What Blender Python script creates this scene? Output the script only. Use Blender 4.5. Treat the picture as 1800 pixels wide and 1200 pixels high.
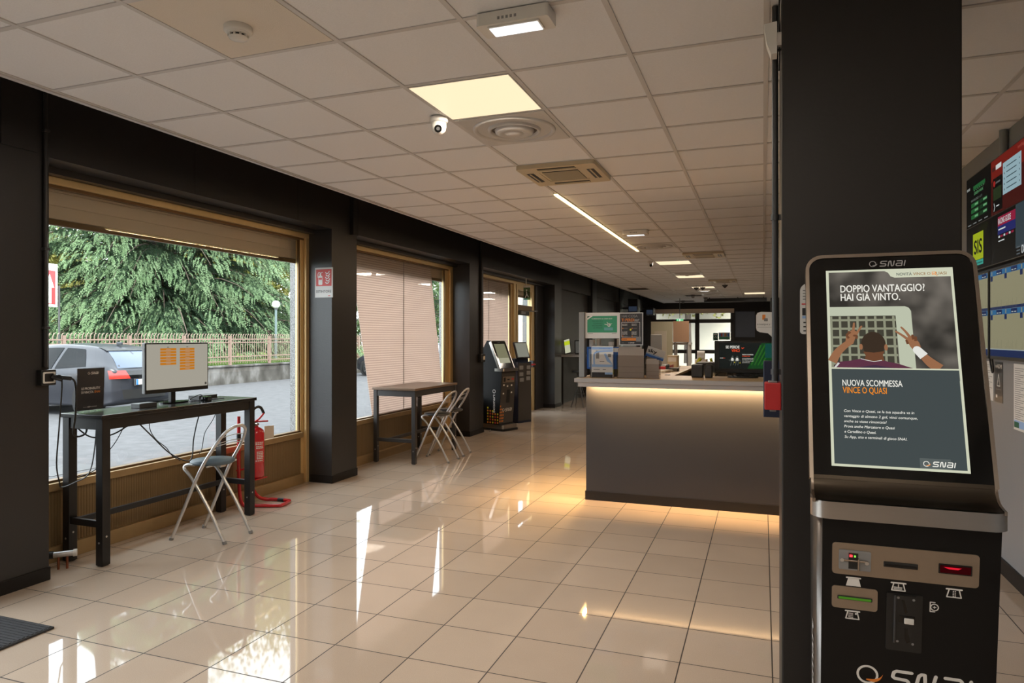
import bpy, bmesh, math, random
import numpy as np
from mathutils import Matrix, Vector

for _o in list(bpy.data.objects):
    bpy.data.objects.remove(_o)
SC = bpy.context.scene
COL = SC.collection
RND = random.Random(7)
PI = math.pi


def srgb(r, g, b):
    def c(x):
        x /= 255.0
        return x / 12.92 if x <= 0.04045 else ((x + 0.055) / 1.055) ** 2.4
    return (c(r), c(g), c(b), 1.0)


# ------------------------------------------------------------------ camera
CAM = bpy.data.cameras.new('camera')
CAM_O = bpy.data.objects.new('camera', CAM)
COL.objects.link(CAM_O)
CAM.sensor_width = 36.0
CAM.lens = 1205.0 / 1800.0 * 36.0
CAM.shift_y = -7.5 / 1800.0
CAM.clip_start = 0.05
CAM.clip_end = 300
CAM_O.location = (0, 0, 1.55)
CAM_O.rotation_euler = (PI / 2, 0, math.atan2(441, 1205))
SC.camera = CAM_O

# ------------------------------------------------------------------ exposure
SC.view_settings.view_transform = 'Standard'
SC.view_settings.look = 'None'
EXPOSURE = 1.08
SC.view_settings.exposure = EXPOSURE
LIT = 2.0 ** -EXPOSURE          # lit screens keep their own brightness
SC.view_settings.gamma = 1.0
SC.view_settings.use_curve_mapping = False
SC.cycles.use_denoising = True
SC.cycles.max_bounces = 10
SC.cycles.transparent_max_bounces = 16
SC.cycles.sample_clamp_indirect = 6.0
SC.cycles.caustics_reflective = False
SC.cycles.caustics_refractive = False

# ------------------------------------------------------------------ sky
WORLD_STRENGTH = 3.4
W_ = bpy.data.worlds.new('overcast_sky')
SC.world = W_
W_.use_nodes = True
_n = W_.node_tree.nodes
_l = W_.node_tree.links
_bg = _n['Background']
_tc = _n.new('ShaderNodeTexCoord')
_sp = _n.new('ShaderNodeSeparateXYZ')
_mr = _n.new('ShaderNodeMapRange')
_rp = _n.new('ShaderNodeValToRGB')
_nz = _n.new('ShaderNodeTexNoise')
_nz.inputs['Scale'].default_value = 3.0
_nz.inputs['Detail'].default_value = 5.0
_mx = _n.new('ShaderNodeMix')
_mx.data_type = 'RGBA'
_mx.inputs[7].default_value = (0.98, 0.99, 1.0, 1)
_l.new(_tc.outputs['Generated'], _sp.inputs[0])
_l.new(_sp.outputs['Z'], _mr.inputs['Value'])
_mr.inputs['From Min'].default_value = -0.05
_mr.inputs['From Max'].default_value = 0.9
_rp.color_ramp.elements[0].color = (0.80, 0.87, 1.0, 1)
_rp.color_ramp.elements[1].color = (0.72, 0.85, 1.0, 1)
_l.new(_mr.outputs[0], _rp.inputs[0])
_l.new(_tc.outputs['Generated'], _nz.inputs['Vector'])
_l.new(_nz.outputs['Fac'], _mx.inputs[0])
_l.new(_rp.outputs[0], _mx.inputs[6])
_l.new(_mx.outputs[2], _bg.inputs[0])
_bg.inputs[1].default_value = WORLD_STRENGTH

# soft daylight coming over the building roof
SUN = bpy.data.lights.new('sun', 'SUN')
SUN.energy = 4.0
SUN.angle = math.radians(30)
SUN.color = (1.0, 0.95, 0.86)
SUN_O = bpy.data.objects.new('sun', SUN)
COL.objects.link(SUN_O)
SUN_O.rotation_euler = (math.radians(24), math.radians(34), 0)
SUN_O.location = (5, 0, 20)

# ------------------------------------------------------------------ helpers
WM = {}          # world matrices of the empties


class MB:
    """collects shapes, then links them as one mesh object"""

    def __init__(s, M=None):
        s.v = []; s.f = []; s.mi = []; s.sm = []; s.mats = []
        s.M = M or Matrix.Identity(4)

    def mat(s, m):
        if m not in s.mats:
            s.mats.append(m)
        return s.mats.index(m)

    def add(s, vs, fs, m, smooth=False, M=None):
        M = s.M @ M if M is not None else s.M
        b = len(s.v)
        s.v.extend([M @ Vector(v) for v in vs])
        k = s.mat(m)
        for f in fs:
            s.f.append([i + b for i in f]); s.mi.append(k); s.sm.append(smooth)
        return s

    def box(s, lo, hi, m, bev=0.0, M=None, seg=2):
        x0, y0, z0 = lo; x1, y1, z1 = hi
        if x0 > x1: x0, x1 = x1, x0
        if y0 > y1: y0, y1 = y1, y0
        if z0 > z1: z0, z1 = z1, z0
        if bev <= 0:
            v = [(x0, y0, z0), (x1, y0, z0), (x1, y1, z0), (x0, y1, z0), (x0, y0, z1), (x1, y0, z1), (x1, y1, z1), (x0, y1, z1)]
            f = [(0, 3, 2, 1), (4, 5, 6, 7), (0, 1, 5, 4), (1, 2, 6, 5), (2, 3, 7, 6), (3, 0, 4, 7)]
            return s.add(v, f, m, False, M)
        bm = bmesh.new()
        bmesh.ops.create_cube(bm, size=1.0)
        for q in bm.verts:
            q.co = Vector(((x0 + x1) / 2 + q.co.x * (x1 - x0), (y0 + y1) / 2 + q.co.y * (y1 - y0), (z0 + z1) / 2 + q.co.z * (z1 - z0)))
        bev = min(bev, 0.49 * min(x1 - x0, y1 - y0, z1 - z0))
        bmesh.ops.bevel(bm, geom=list(bm.edges), offset=bev, segments=seg, affect='EDGES', profile=0.5)
        bm.verts.index_update()
        v = [q.co.copy() for q in bm.verts]
        f = [[q.index for q in p.verts] for p in bm.faces]
        bm.free()
        return s.add(v, f, m, False, M)

    def cyl(s, p0, p1, r, m, n=16, r2=None, caps=True, M=None, smooth=True):
        p0 = Vector(p0); p1 = Vector(p1); d = (p1 - p0)
        z = d.normalized(); a = Vector((1, 0, 0)) if abs(z.x) < 0.9 else Vector((0, 1, 0))
        x = z.cross(a).normalized(); y = z.cross(x)
        r2 = r if r2 is None else r2
        v = []
        for k in range(n):
            t = 2 * PI * k / n; u = x * math.cos(t) + y * math.sin(t)
            v.append(p0 + u * r); v.append(p1 + u * r2)
        f = [(2 * k, 2 * ((k + 1) % n), 2 * ((k + 1) % n) + 1, 2 * k + 1) for k in range(n)]
        s.add(v, f, m, smooth, M)
        if caps:
            s.add([v[2 * k] for k in range(n)], [list(range(n - 1, -1, -1))], m, False, M)
            s.add([v[2 * k + 1] for k in range(n)], [list(range(n))], m, False, M)
        return s

    def tube(s, pts, r, m, n=8, sub=0, closed=False, M=None, caps=True):
        P = [Vector(p) for p in pts]
        if sub: P = smooth_path(P, sub, closed)
        L = len(P); v = []; up = None
        for i, p in enumerate(P):
            a = P[(i - 1) % L] if (closed or i > 0) else p
            b = P[(i + 1) % L] if (closed or i < L - 1) else p
            t = (b - a).normalized()
            if up is None:
                up = Vector((0, 0, 1)) if abs(t.z) < 0.9 else Vector((1, 0, 0))
            x = t.cross(up)
            if x.length < 1e-5: x = t.cross(Vector((1, 0.3, 0.2)))
            x.normalize(); y = x.cross(t).normalized(); up = y
            rr = r[i] if isinstance(r, (list, tuple)) else r
            for k in range(n):
                q = 2 * PI * k / n
                v.append(p + (x * math.cos(q) + y * math.sin(q)) * rr)
        f = []
        for i in range(L if closed else L - 1):
            j = (i + 1) % L
            for k in range(n):
                f.append((i * n + k, i * n + (k + 1) % n, j * n + (k + 1) % n, j * n + k))
        s.add(v, f, m, True, M)
        if caps and not closed:
            s.add(v[:n], [list(range(n - 1, -1, -1))], m, False, M)
            s.add(v[-n:], [list(range(n))], m, False, M)
        return s

    def lathe(s, prof, c, m, n=24, M=None, smooth=True, caps=True):
        """prof [(r,z)] around the vertical axis through c"""
        v = []; c = Vector(c)
        for r, z in prof:
            for k in range(n):
                t = 2 * PI * k / n
                v.append(c + Vector((r * math.cos(t), r * math.sin(t), z)))
        f = []
        for i in range(len(prof) - 1):
            for k in range(n):
                f.append((i * n + k, i * n + (k + 1) % n, (i + 1) * n + (k + 1) % n, (i + 1) * n + k))
        s.add(v, f, m, smooth, M)
        if caps and prof[0][0] > 1e-6: s.add(v[:n], [list(range(n - 1, -1, -1))], m, False, M)
        if caps and prof[-1][0] > 1e-6: s.add(v[-n:], [list(range(n))], m, False, M)
        return s

    def prism(s, poly, z0, z1, m, M=None, smooth=False):
        n = len(poly)
        v = [(p[0], p[1], z0) for p in poly] + [(p[0], p[1], z1) for p in poly]
        s.add(v, [list(range(n - 1, -1, -1)), list(range(n, 2 * n))], m, False, M)
        s.add(v, [(k, (k + 1) % n, n + (k + 1) % n, n + k) for k in range(n)], m, smooth, M)
        return s

    def ring(s, outer, inner, z0, z1, m, M=None, smooth=False):
        n = len(outer)
        v = [(p[0], p[1], z0) for p in outer] + [(p[0], p[1], z0) for p in inner] + [(p[0], p[1], z1) for p in outer] + [(p[0], p[1], z1) for p in inner]
        f = []
        for k in range(n):
            j = (k + 1) % n
            f += [(n + k, n + j, j, k), (2 * n + k, 2 * n + j, 3 * n + j, 3 * n + k)]
        s.add(v, f, m, False, M)
        f = []
        for k in range(n):
            j = (k + 1) % n
            f += [(k, j, 2 * n + j, 2 * n + k), (3 * n + k, 3 * n + j, n + j, n + k)]
        return s.add(v, f, m, smooth, M)

    def face(s, pts, m, M=None):
        return s.add(pts, [list(range(len(pts)))], m, False, M)

    def flat(s, pts, z, m, M=None):
        return s.add([(p[0], p[1], z) for p in pts], [list(range(len(pts)))], m, False, M)

    def rect(s, x0, y0, x1, y1, z, m, M=None):
        return s.flat([(x0, y0), (x1, y0), (x1, y1), (x0, y1)], z, m, M)

    def stroke(s, pts, w, z, m, M=None, sub=0, round_ends=True):
        P = [Vector((p[0], p[1], 0)) for p in pts]
        if sub: P = smooth_path(P, sub)
        for i in range(len(P) - 1):
            d = (P[i + 1] - P[i])
            if d.length < 1e-7: continue
            d.normalize(); q = Vector((-d.y, d.x, 0)) * w / 2
            s.flat([P[i] - q, P[i + 1] - q, P[i + 1] + q, P[i] + q], z + 1.2e-5 * (2 * i), m, M)
        for i, p in enumerate(P):
            if not round_ends and i in (0, len(P) - 1): continue
            s.disc(p.x, p.y, w / 2, z + 1.2e-5 * (2 * i + 1), m, M, 8)
        return s

    def disc(s, x, y, r, z, m, M=None, n=20, ry=None):
        ry = ry or r
        return s.flat([(x + r * math.cos(2 * PI * k / n), y + ry * math.sin(2 * PI * k / n)) for k in range(n)], z, m, M)

    def text(s, t, x, y, w, h, z, m, M=None, bold=0.0, shear=0.0, align='L'):
        """text whose box is w wide and whose capitals are h tall, baseline at y"""
        vs, fs, bw = glyphs(t)
        k = (w / bw) if w else h / 0.69
        if w is None: w = bw * k
        if align == 'C': x -= w / 2
        if align == 'R': x -= w
        ky = h / 0.69
        for i, (dx, dy) in enumerate(((0, 0),) if bold <= 0 else ((-bold, 0), (bold, 0), (0, bold * 0.6), (0, -bold * 0.6))):
            s.add([(x + (a + dx) * k + shear * b * ky, y + (b + dy) * ky, z + 3e-5 * i) for a, b in vs], fs, m, False, M)
        return s

    def build(s, name, parent=None, label=None, cat=None, group=None, kind=None):
        me = bpy.data.meshes.new(name)
        if parent is not None:
            inv = WM[parent.name].inverted()
            vs = [inv @ v for v in s.v]; org = Vector((0, 0, 0))
        else:
            xs = [v.x for v in s.v]; ys = [v.y for v in s.v]; zs = [v.z for v in s.v]
            org = Vector(((min(xs) + max(xs)) / 2, (min(ys) + max(ys)) / 2, min(zs)))
            vs = [v - org for v in s.v]
        me.from_pydata([tuple(v) for v in vs], [], s.f)
        me.polygons.foreach_set('material_index', s.mi)
        me.polygons.foreach_set('use_smooth', s.sm)
        for m in s.mats: me.materials.append(m)
        me.update()
        o = bpy.data.objects.new(name, me)
        COL.objects.link(o)
        if parent is not None:
            o.parent = parent; WM[o.name] = WM[parent.name]
        else:
            o.location = org; WM[o.name] = Matrix.Translation(org)
        props(o, label, cat, group, kind)
        return o


def props(o, label=None, cat=None, group=None, kind=None):
    if label: o['label'] = label
    if cat: o['category'] = cat
    if group: o['group'] = group
    if kind: o['kind'] = kind
    return o


def thing(name, label, cat, loc=(0, 0, 0), group=None, rz=0.0, kind=None):
    o = bpy.data.objects.new(name, None)
    o.empty_display_size = 0.1
    COL.objects.link(o)
    o.location = loc; o.rotation_euler = (0, 0, rz)
    WM[o.name] = Matrix.Translation(Vector(loc)) @ Matrix.Rotation(rz, 4, 'Z')
    return props(o, label, cat, group, kind)


def struct(name, mb):
    return mb.build(name, kind='structure')


def dup(root, loc, rz=0.0, label=None, group=None):
    r = root.copy(); COL.objects.link(r)
    r.location = loc; r.rotation_euler = (0, 0, rz)
    if label: r['label'] = label
    if group: r['group'] = group
    for ch in list(root.children):
        c = ch.copy(); COL.objects.link(c); c.parent = r
        for g in list(ch.children):
            d = g.copy(); COL.objects.link(d); d.parent = c
    return r


def smooth_path(P, sub, closed=False):
    n = len(P); out = []
    for i in range(n if closed else n - 1):
        if closed: a, b, c, d = P[(i - 1) % n], P[i], P[(i + 1) % n], P[(i + 2) % n]
        else: a, b, c, d = P[max(i - 1, 0)], P[i], P[i + 1], P[min(i + 2, n - 1)]
        for k in range(sub):
            t = k / sub
            out.append(0.5 * ((2 * b) + (c - a) * t + (2 * a - 5 * b + 4 * c - d) * t * t + (3 * b - a - 3 * c + d) * t ** 3))
    if not closed: out.append(P[-1])
    return out


def rrect(x0, y0, x1, y1, r, n=6):
    """rounded rectangle, counter clockwise; r is a number or four of them (bl, br, tr, tl)"""
    rs = r if isinstance(r, (list, tuple)) else [r] * 4
    cs = [(x0, y0, 1, 1, PI), (x1, y0, -1, 1, 1.5 * PI), (x1, y1, -1, -1, 0), (x0, y1, 1, -1, 0.5 * PI)]
    out = []
    for (x, y, sx, sy, a), q in zip(cs, rs):
        for k in range(n + 1):
            t = a + PI / 2 * k / n
            out.append((x + sx * q + q * math.cos(t), y + sy * q + q * math.sin(t)))
    return out


def frame(o, x, y, z=None):
    """matrix whose columns are the given axes"""
    x = Vector(x).normalized(); y = Vector(y).normalized(); z = x.cross(y)
    return Matrix(((x.x, y.x, z.x, o[0]), (x.y, y.y, z.y, o[1]), (x.z, y.z, z.z, o[2]), (0, 0, 0, 1)))


_GL = {}


def glyphs(t):
    key = t
    if key in _GL: return _GL[key]
    cu = bpy.data.curves.new('txt', 'FONT')
    cu.body = t; cu.size = 1.0; cu.resolution_u = 3
    o = bpy.data.objects.new('txt', cu)
    me = bpy.data.meshes.new_from_object(o)
    xs = [v.co.x for v in me.vertices] or [0, 1]
    x0 = min(xs)
    vs = [(v.co.x - x0, v.co.y) for v in me.vertices]
    fs = [list(p.vertices) for p in me.polygons]
    _GL[key] = (vs, fs, max(max(xs) - x0, 1e-4))
    bpy.data.objects.remove(o); bpy.data.curves.remove(cu); bpy.data.meshes.remove(me)
    return _GL[key]


# ------------------------------------------------------------------ materials
def mat(name, col, rough=0.5, metal=0.0, spec=0.5, emit=None, estr=1.0, bump=None, noise=None, coat=0.0, aniso=None):
    m = bpy.data.materials.new(name); m.use_nodes = True
    nt = m.node_tree; b = nt.nodes['Principled BSDF']
    col = tuple(col)[:3] + (1.0,)
    b.inputs['Base Color'].default_value = col
    b.inputs['Roughness'].default_value = rough
    b.inputs['Metallic'].default_value = metal
    b.inputs['Specular IOR Level'].default_value = spec
    if coat: b.inputs['Coat Weight'].default_value = coat
    if emit:
        b.inputs['Emission Color'].default_value = tuple(emit)[:3] + (1.0,)
        b.inputs['Emission Strength'].default_value = estr
    if bump or noise:
        tc = nt.nodes.new('ShaderNodeTexCoord')
    if noise:      # (scale, amount) or (scale, amount, stretch)
        nz = nt.nodes.new('ShaderNodeTexNoise'); nz.inputs['Scale'].default_value = noise[0]; nz.inputs['Detail'].default_value = 5
        mp = nt.nodes.new('ShaderNodeMapping'); mp.inputs['Scale'].default_value = noise[2] if len(noise) > 2 else (1, 1, 1)
        nt.links.new(tc.outputs['Object'], mp.inputs[0]); nt.links.new(mp.outputs[0], nz.inputs['Vector'])
        mx = nt.nodes.new('ShaderNodeMix'); mx.data_type = 'RGBA'
        a = noise[1]
        mx.inputs[6].default_value = tuple(c * (1 - a) for c in col[:3]) + (1,)
        mx.inputs[7].default_value = tuple(min(1, c * (1 + a)) for c in col[:3]) + (1,)
        nt.links.new(nz.outputs['Fac'], mx.inputs[0]); nt.links.new(mx.outputs[2], b.inputs['Base Color'])
    if bump:       # (scale, strength)
        nb = nt.nodes.new('ShaderNodeTexNoise'); nb.inputs['Scale'].default_value = bump[0]; nb.inputs['Detail'].default_value = 4
        nt.links.new(tc.outputs['Object'], nb.inputs['Vector'])
        bn = nt.nodes.new('ShaderNodeBump'); bn.inputs['Strength'].default_value = bump[1]; bn.inputs['Distance'].default_value = 0.01
        nt.links.new(nb.outputs['Fac'], bn.inputs['Height']); nt.links.new(bn.outputs[0], b.inputs['Normal'])
    return m


def glow(name, col, s=1.0):
    """a lit surface of a screen or a lamp"""
    m = bpy.data.materials.new(name); m.use_nodes = True
    nt = m.node_tree; b = nt.nodes['Principled BSDF']
    b.inputs['Base Color'].default_value = (0.003, 0.003, 0.003, 1)
    b.inputs['Roughness'].default_value = 0.4
    b.inputs['Specular IOR Level'].default_value = 0.015
    b.inputs['Emission Color'].default_value = tuple(col)[:3] + (1,)
    b.inputs['Emission Strength'].default_value = s * LIT
    return m


def clear_glass(name, tint=(0.93, 0.95, 0.94), ior=1.45, rough=0.0):
    m = bpy.data.materials.new(name); m.use_nodes = True
    nt = m.node_tree; nt.nodes.remove(nt.nodes['Principled BSDF'])
    out = nt.nodes['Material Output']
    t = nt.nodes.new('ShaderNodeBsdfTransparent'); t.inputs[0].default_value = tint + (1,)
    g = nt.nodes.new('ShaderNodeBsdfGlossy'); g.inputs['Roughness'].default_value = rough
    fr = nt.nodes.new('ShaderNodeFresnel'); fr.inputs[0].default_value = ior
    mx = nt.nodes.new('ShaderNodeMixShader')
    ge = nt.nodes.new('ShaderNodeNewGeometry'); iv = nt.nodes.new('ShaderNodeMath'); iv.operation = 'SUBTRACT'; iv.inputs[0].default_value = 1.0
    nt.links.new(ge.outputs['Backfacing'], iv.inputs[1])
    mu = nt.nodes.new('ShaderNodeMath'); mu.operation = 'MULTIPLY'
    nt.links.new(fr.outputs[0], mu.inputs[0]); nt.links.new(iv.outputs[0], mu.inputs[1])
    nt.links.new(mu.outputs[0], mx.inputs[0]); nt.links.new(t.outputs[0], mx.inputs[1]); nt.links.new(g.outputs[0], mx.inputs[2])
    nt.links.new(mx.outputs[0], out.inputs[0])
    return m


def N(m): return m.node_tree.nodes
def BS(m): return m.node_tree.nodes['Principled BSDF']


M = {}
M['wall_dark'] = mat('charcoal_paint', (0.029, 0.0275, 0.0275), 0.36, bump=(60, 0.06), noise=(2.5, 0.10))
M['column_paint'] = mat('dark_brown_black_paint', (0.0225, 0.0195, 0.0180), 0.45, spec=0.35, bump=(60, 0.06), noise=(2.5, 0.08))
M['wall_black'] = mat('black_paint', (0.014, 0.0125, 0.012), 0.6, bump=(60, 0.05))
M['wall_grey'] = mat('light_grey_paint', (0.24, 0.24, 0.245), 0.6, bump=(80, 0.05), noise=(3, 0.05))
M['wall_brown'] = mat('dark_brown_panel', (0.024, 0.0185, 0.0145), 0.5, noise=(3, 0.12))
M['skirting'] = mat('dark_skirting', (0.013, 0.0115, 0.011), 0.45, spec=0.3)
M['gold'] = mat('bronze_anodised_aluminium', (0.78, 0.58, 0.29), 0.36, 0.55, noise=(14, 0.10, (1, 1, 0.1)))  # daylight on the frames is put into this lighter bronze
M['gold_sill'] = mat('shaded_bronze_sill', (0.42, 0.29, 0.14), 0.40, 0.5, noise=(10, 0.15))  # same bronze in a darker copy, without the daylight of the frames
M['gold_dark'] = mat('dark_bronze_aluminium', (0.20, 0.12, 0.055), 0.4, 0.6)
M['gold_panel'] = mat('bronze_ribbed_aluminium', (0.27, 0.18, 0.085), 0.45, 0.5, noise=(5, 0.15))
M['shutter'] = mat('beige_roller_shutter', (0.80, 0.62, 0.46), 0.6)
M['steel'] = mat('brushed_stainless_steel', (0.52, 0.49, 0.46), 0.30, 1.0, noise=(40, 0.08, (0.03, 1, 1)))
M['chrome'] = mat('satin_bronze_metal', (0.46, 0.39, 0.33), 0.26, 1.0)
M['dark_alu'] = mat('dark_satin_metal', (0.20, 0.18, 0.165), 0.36, 1.0)
M['alu'] = mat('silver_tube', (0.62, 0.61, 0.60), 0.33, 0.85)
M['black'] = mat('black_plastic', (0.012, 0.012, 0.012), 0.4)
M['black_gloss'] = mat('black_glass', (0.004, 0.004, 0.004), 0.08)
M['kiosk_black'] = mat('black_powder_coat', (0.0035, 0.0032, 0.0032), 0.5, spec=0.3, bump=(300, 0.03))
M['kiosk_dark'] = mat('dark_brushed_metal', (0.075, 0.060, 0.045), 0.30, 0.9, noise=(60, 0.10, (0.03, 1, 1)))
M['navy'] = mat('navy_laminate', (0.010, 0.018, 0.046), 0.45)
M['dark_grey'] = mat('dark_grey_plastic', (0.045, 0.045, 0.047), 0.45)
M['grey'] = mat('grey_plastic', (0.25, 0.25, 0.25), 0.5)
M['white'] = mat('white_plastic', (0.74, 0.72, 0.68), 0.4)
M['cream'] = mat('cream_plastic', (0.60, 0.50, 0.34), 0.45)
M['red'] = mat('red_enamel', (0.56, 0.016, 0.020), 0.25, coat=0.4)
M['red_matt'] = mat('red_plastic', (0.50, 0.022, 0.024), 0.45)
M['paper'] = mat('white_paper', (0.72, 0.71, 0.69), 0.6)
M['paper_warm'] = mat('cream_paper', (0.62, 0.55, 0.44), 0.6)
M['ink'] = mat('black_print', (0.02, 0.02, 0.022), 0.5)
M['poster_dark'] = mat('charcoal_print', (0.032, 0.032, 0.036), 0.35)
M['ink_white'] = mat('white_print', (0.78, 0.77, 0.74), 0.5)
M['ink_grey'] = mat('grey_print', (0.22, 0.22, 0.22), 0.5)
M['ink_orange'] = mat('orange_print', (0.78, 0.24, 0.03), 0.5)
M['ink_red'] = mat('red_print', (0.60, 0.055, 0.05), 0.5)
M['ink_green'] = mat('green_print', (0.035, 0.30, 0.155), 0.5)
M['ink_dkgreen'] = mat('dark_green_print', (0.012, 0.12, 0.07), 0.5)
M['ink_blue'] = mat('blue_print', (0.03, 0.16, 0.62), 0.4)
M['ink_lightblue'] = mat('pale_blue_print', (0.30, 0.48, 0.80), 0.5)
M['ink_yellow'] = mat('yellow_print', (0.70, 0.62, 0.03), 0.5)
M['wood_top'] = mat('brown_laminate', (0.19, 0.125, 0.08), 0.32, noise=(6, 0.2, (1, 8, 1)))
M['table_top'] = mat('black_brown_laminate', (0.020, 0.018, 0.017), 0.22, noise=(8, 0.2))
M['table_leg'] = mat('black_table_frame', (0.012, 0.011, 0.011), 0.40)
M['table_leg2'] = mat('grey_brown_steel_frame', (0.050, 0.046, 0.044), 0.45, 0.2)
M['seat'] = mat('blue_grey_vinyl', (0.085, 0.125, 0.160), 0.45)
M['seat_dark'] = mat('dark_vinyl', (0.05, 0.05, 0.05), 0.4)
M['counter'] = mat('grey_counter_panel', (0.040, 0.041, 0.046), 0.5, spec=0.25, noise=(3, 0.05))
M['counter_top'] = mat('pale_grey_laminate', (0.36, 0.34, 0.33), 0.4)
M['counter_wood'] = mat('beech_laminate', (0.50, 0.36, 0.22), 0.4, noise=(5, 0.15, (8, 1, 1)))
M['cable'] = mat('black_cable', (0.010, 0.010, 0.010), 0.5)
M['mat_rug'] = mat('grey_entrance_mat', (0.045, 0.045, 0.048), 0.95, bump=(150, 0.6), noise=(40, 0.4, (1, 14, 1)))
M['glass'] = clear_glass('window_glass')
M['plexi'] = clear_glass('acrylic_sheet', (0.95, 0.95, 0.95), 1.42)
M['holder'] = clear_glass('acrylic_holder', (0.90, 0.885, 0.87), 1.42, 0.06)
M['pale_frost'] = mat('beige_board', (0.52, 0.47, 0.33), 0.5)


def floor_material():
    m = mat('polished_beige_tile', (0.5, 0.45, 0.4), 0.07)
    nt = m.node_tree; b = BS(m); L = nt.links.new
    g = nt.nodes.new('ShaderNodeNewGeometry'); sp = nt.nodes.new('ShaderNodeSeparateXYZ'); L(g.outputs['Position'], sp.inputs[0])

    def math_(op, a, c=None):
        q = nt.nodes.new('ShaderNodeMath'); q.operation = op
        for i, x in enumerate((a, c)):
            if x is None: continue
            if isinstance(x, (int, float)): q.inputs[i].default_value = x
            else: L(x, q.inputs[i])
        return q.outputs[0]

    def line(out, org, pitch, w):
        t = math_('DIVIDE', math_('SUBTRACT', out, org), pitch)
        fr = math_('FRACT', math_('ADD', t, 200.5))
        return math_('LESS_THAN', math_('MULTIPLY', math_('ABSOLUTE', math_('SUBTRACT', fr, 0.5)), pitch), w), math_('FLOOR', math_('ADD', t, 200.0))
    gx, ix = line(sp.outputs['X'], -3.680, 0.4135, 0.0030)
    gy, iy = line(sp.outputs['Y'], 2.537, 0.4027, 0.0030)
    grout = math_('MAXIMUM', gx, gy)
    cb = nt.nodes.new('ShaderNodeCombineXYZ'); L(ix, cb.inputs[0]); L(iy, cb.inputs[1])
    wn = nt.nodes.new('ShaderNodeTexWhiteNoise'); L(cb.outputs[0], wn.inputs['Vector'])
    nz = nt.nodes.new('ShaderNodeTexNoise'); nz.inputs['Scale'].default_value = 260; nz.inputs['Detail'].default_value = 3
    L(g.outputs['Position'], nz.inputs['Vector'])
    n2 = nt.nodes.new('ShaderNodeTexNoise'); n2.inputs['Scale'].default_value = 3.0; n2.inputs['Detail'].default_value = 4
    L(g.outputs['Position'], n2.inputs['Vector'])
    fac = math_('ADD', math_('MULTIPLY', wn.outputs['Value'], 0.25), math_('ADD', math_('MULTIPLY', nz.outputs['Fac'], 0.7), math_('MULTIPLY', n2.outputs['Fac'], 0.25)))
    rp = nt.nodes.new('ShaderNodeValToRGB')
    rp.color_ramp.elements[0].position = 0.3; rp.color_ramp.elements[0].color = (0.475, 0.378, 0.298, 1)
    rp.color_ramp.elements[1].position = 0.85; rp.color_ramp.elements[1].color = (0.62, 0.502, 0.398, 1)
    L(fac, rp.inputs[0])
    mx = nt.nodes.new('ShaderNodeMix'); mx.data_type = 'RGBA'
    L(grout, mx.inputs[0]); L(rp.outputs[0], mx.inputs[6]); mx.inputs[7].default_value = (0.035, 0.028, 0.024, 1)
    L(mx.outputs[2], b.inputs['Base Color'])
    L(math_('ADD', math_('MULTIPLY', grout, 0.6), math_('ADD', 0.012, math_('MULTIPLY', n2.outputs['Fac'], 0.04))), b.inputs['Roughness'])
    bn = nt.nodes.new('ShaderNodeBump'); bn.inputs['Strength'].default_value = 0.35; bn.inputs['Distance'].default_value = 0.002; bn.invert = True
    L(grout, bn.inputs['Height']); L(bn.outputs[0], b.inputs['Normal'])
    b.inputs['IOR'].default_value = 1.55
    return m


M['floor'] = floor_material()
M['ceil'] = mat('mineral_fibre_tile', (0.82, 0.825, 0.845), 0.85, bump=(180, 0.25), noise=(70, 0.07, (1, 3, 1)))
M['tbar'] = mat('ceiling_grid_bar', (0.60, 0.585, 0.58), 0.5)
M['tile_beige'] = mat('beige_ceiling_tile', (0.76, 0.70, 0.62), 0.9, bump=(300, 0.3), noise=(260, 0.06))


def granite():
    m = mat('speckled_granite', (0.5, 0.5, 0.5), 0.45); nt = m.node_tree
    tc = nt.nodes.new('ShaderNodeTexCoord'); v = nt.nodes.new('ShaderNodeTexNoise'); v.inputs['Scale'].default_value = 170; v.inputs['Detail'].default_value = 3
    rp = nt.nodes.new('ShaderNodeValToRGB')
    e = rp.color_ramp.elements; e[0].position = 0.40; e[0].color = (0.13, 0.13, 0.13, 1); e[1].position = 0.60; e[1].color = (0.40, 0.40, 0.40, 1)
    nt.links.new(tc.outputs['Object'], v.inputs['Vector']); nt.links.new(v.outputs['Fac'], rp.inputs[0]); nt.links.new(rp.outputs[0], BS(m).inputs['Base Color'])
    return m


M['granite'] = granite()


def ramped(name, scale, stops, rough=0.9, detail=6, stretch=(1, 1, 1)):
    m = mat(name, (0.5, 0.5, 0.5), rough); nt = m.node_tree
    tc = nt.nodes.new('ShaderNodeTexCoord'); v = nt.nodes.new('ShaderNodeTexNoise'); v.inputs['Scale'].default_value = scale; v.inputs['Detail'].default_value = detail
    mp = nt.nodes.new('ShaderNodeMapping'); mp.inputs['Scale'].default_value = stretch
    rp = nt.nodes.new('ShaderNodeValToRGB'); e = rp.color_ramp.elements
    while len(e) < len(stops): e.new(0.5)
    for k, (p, c) in enumerate(stops): e[k].position = p; e[k].color = tuple(c) + (1,)
    nt.links.new(tc.outputs['Object'], mp.inputs[0]); nt.links.new(mp.outputs[0], v.inputs['Vector'])
    nt.links.new(v.outputs['Fac'], rp.inputs[0]); nt.links.new(rp.outputs[0], BS(m).inputs['Base Color'])
    return m


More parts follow.
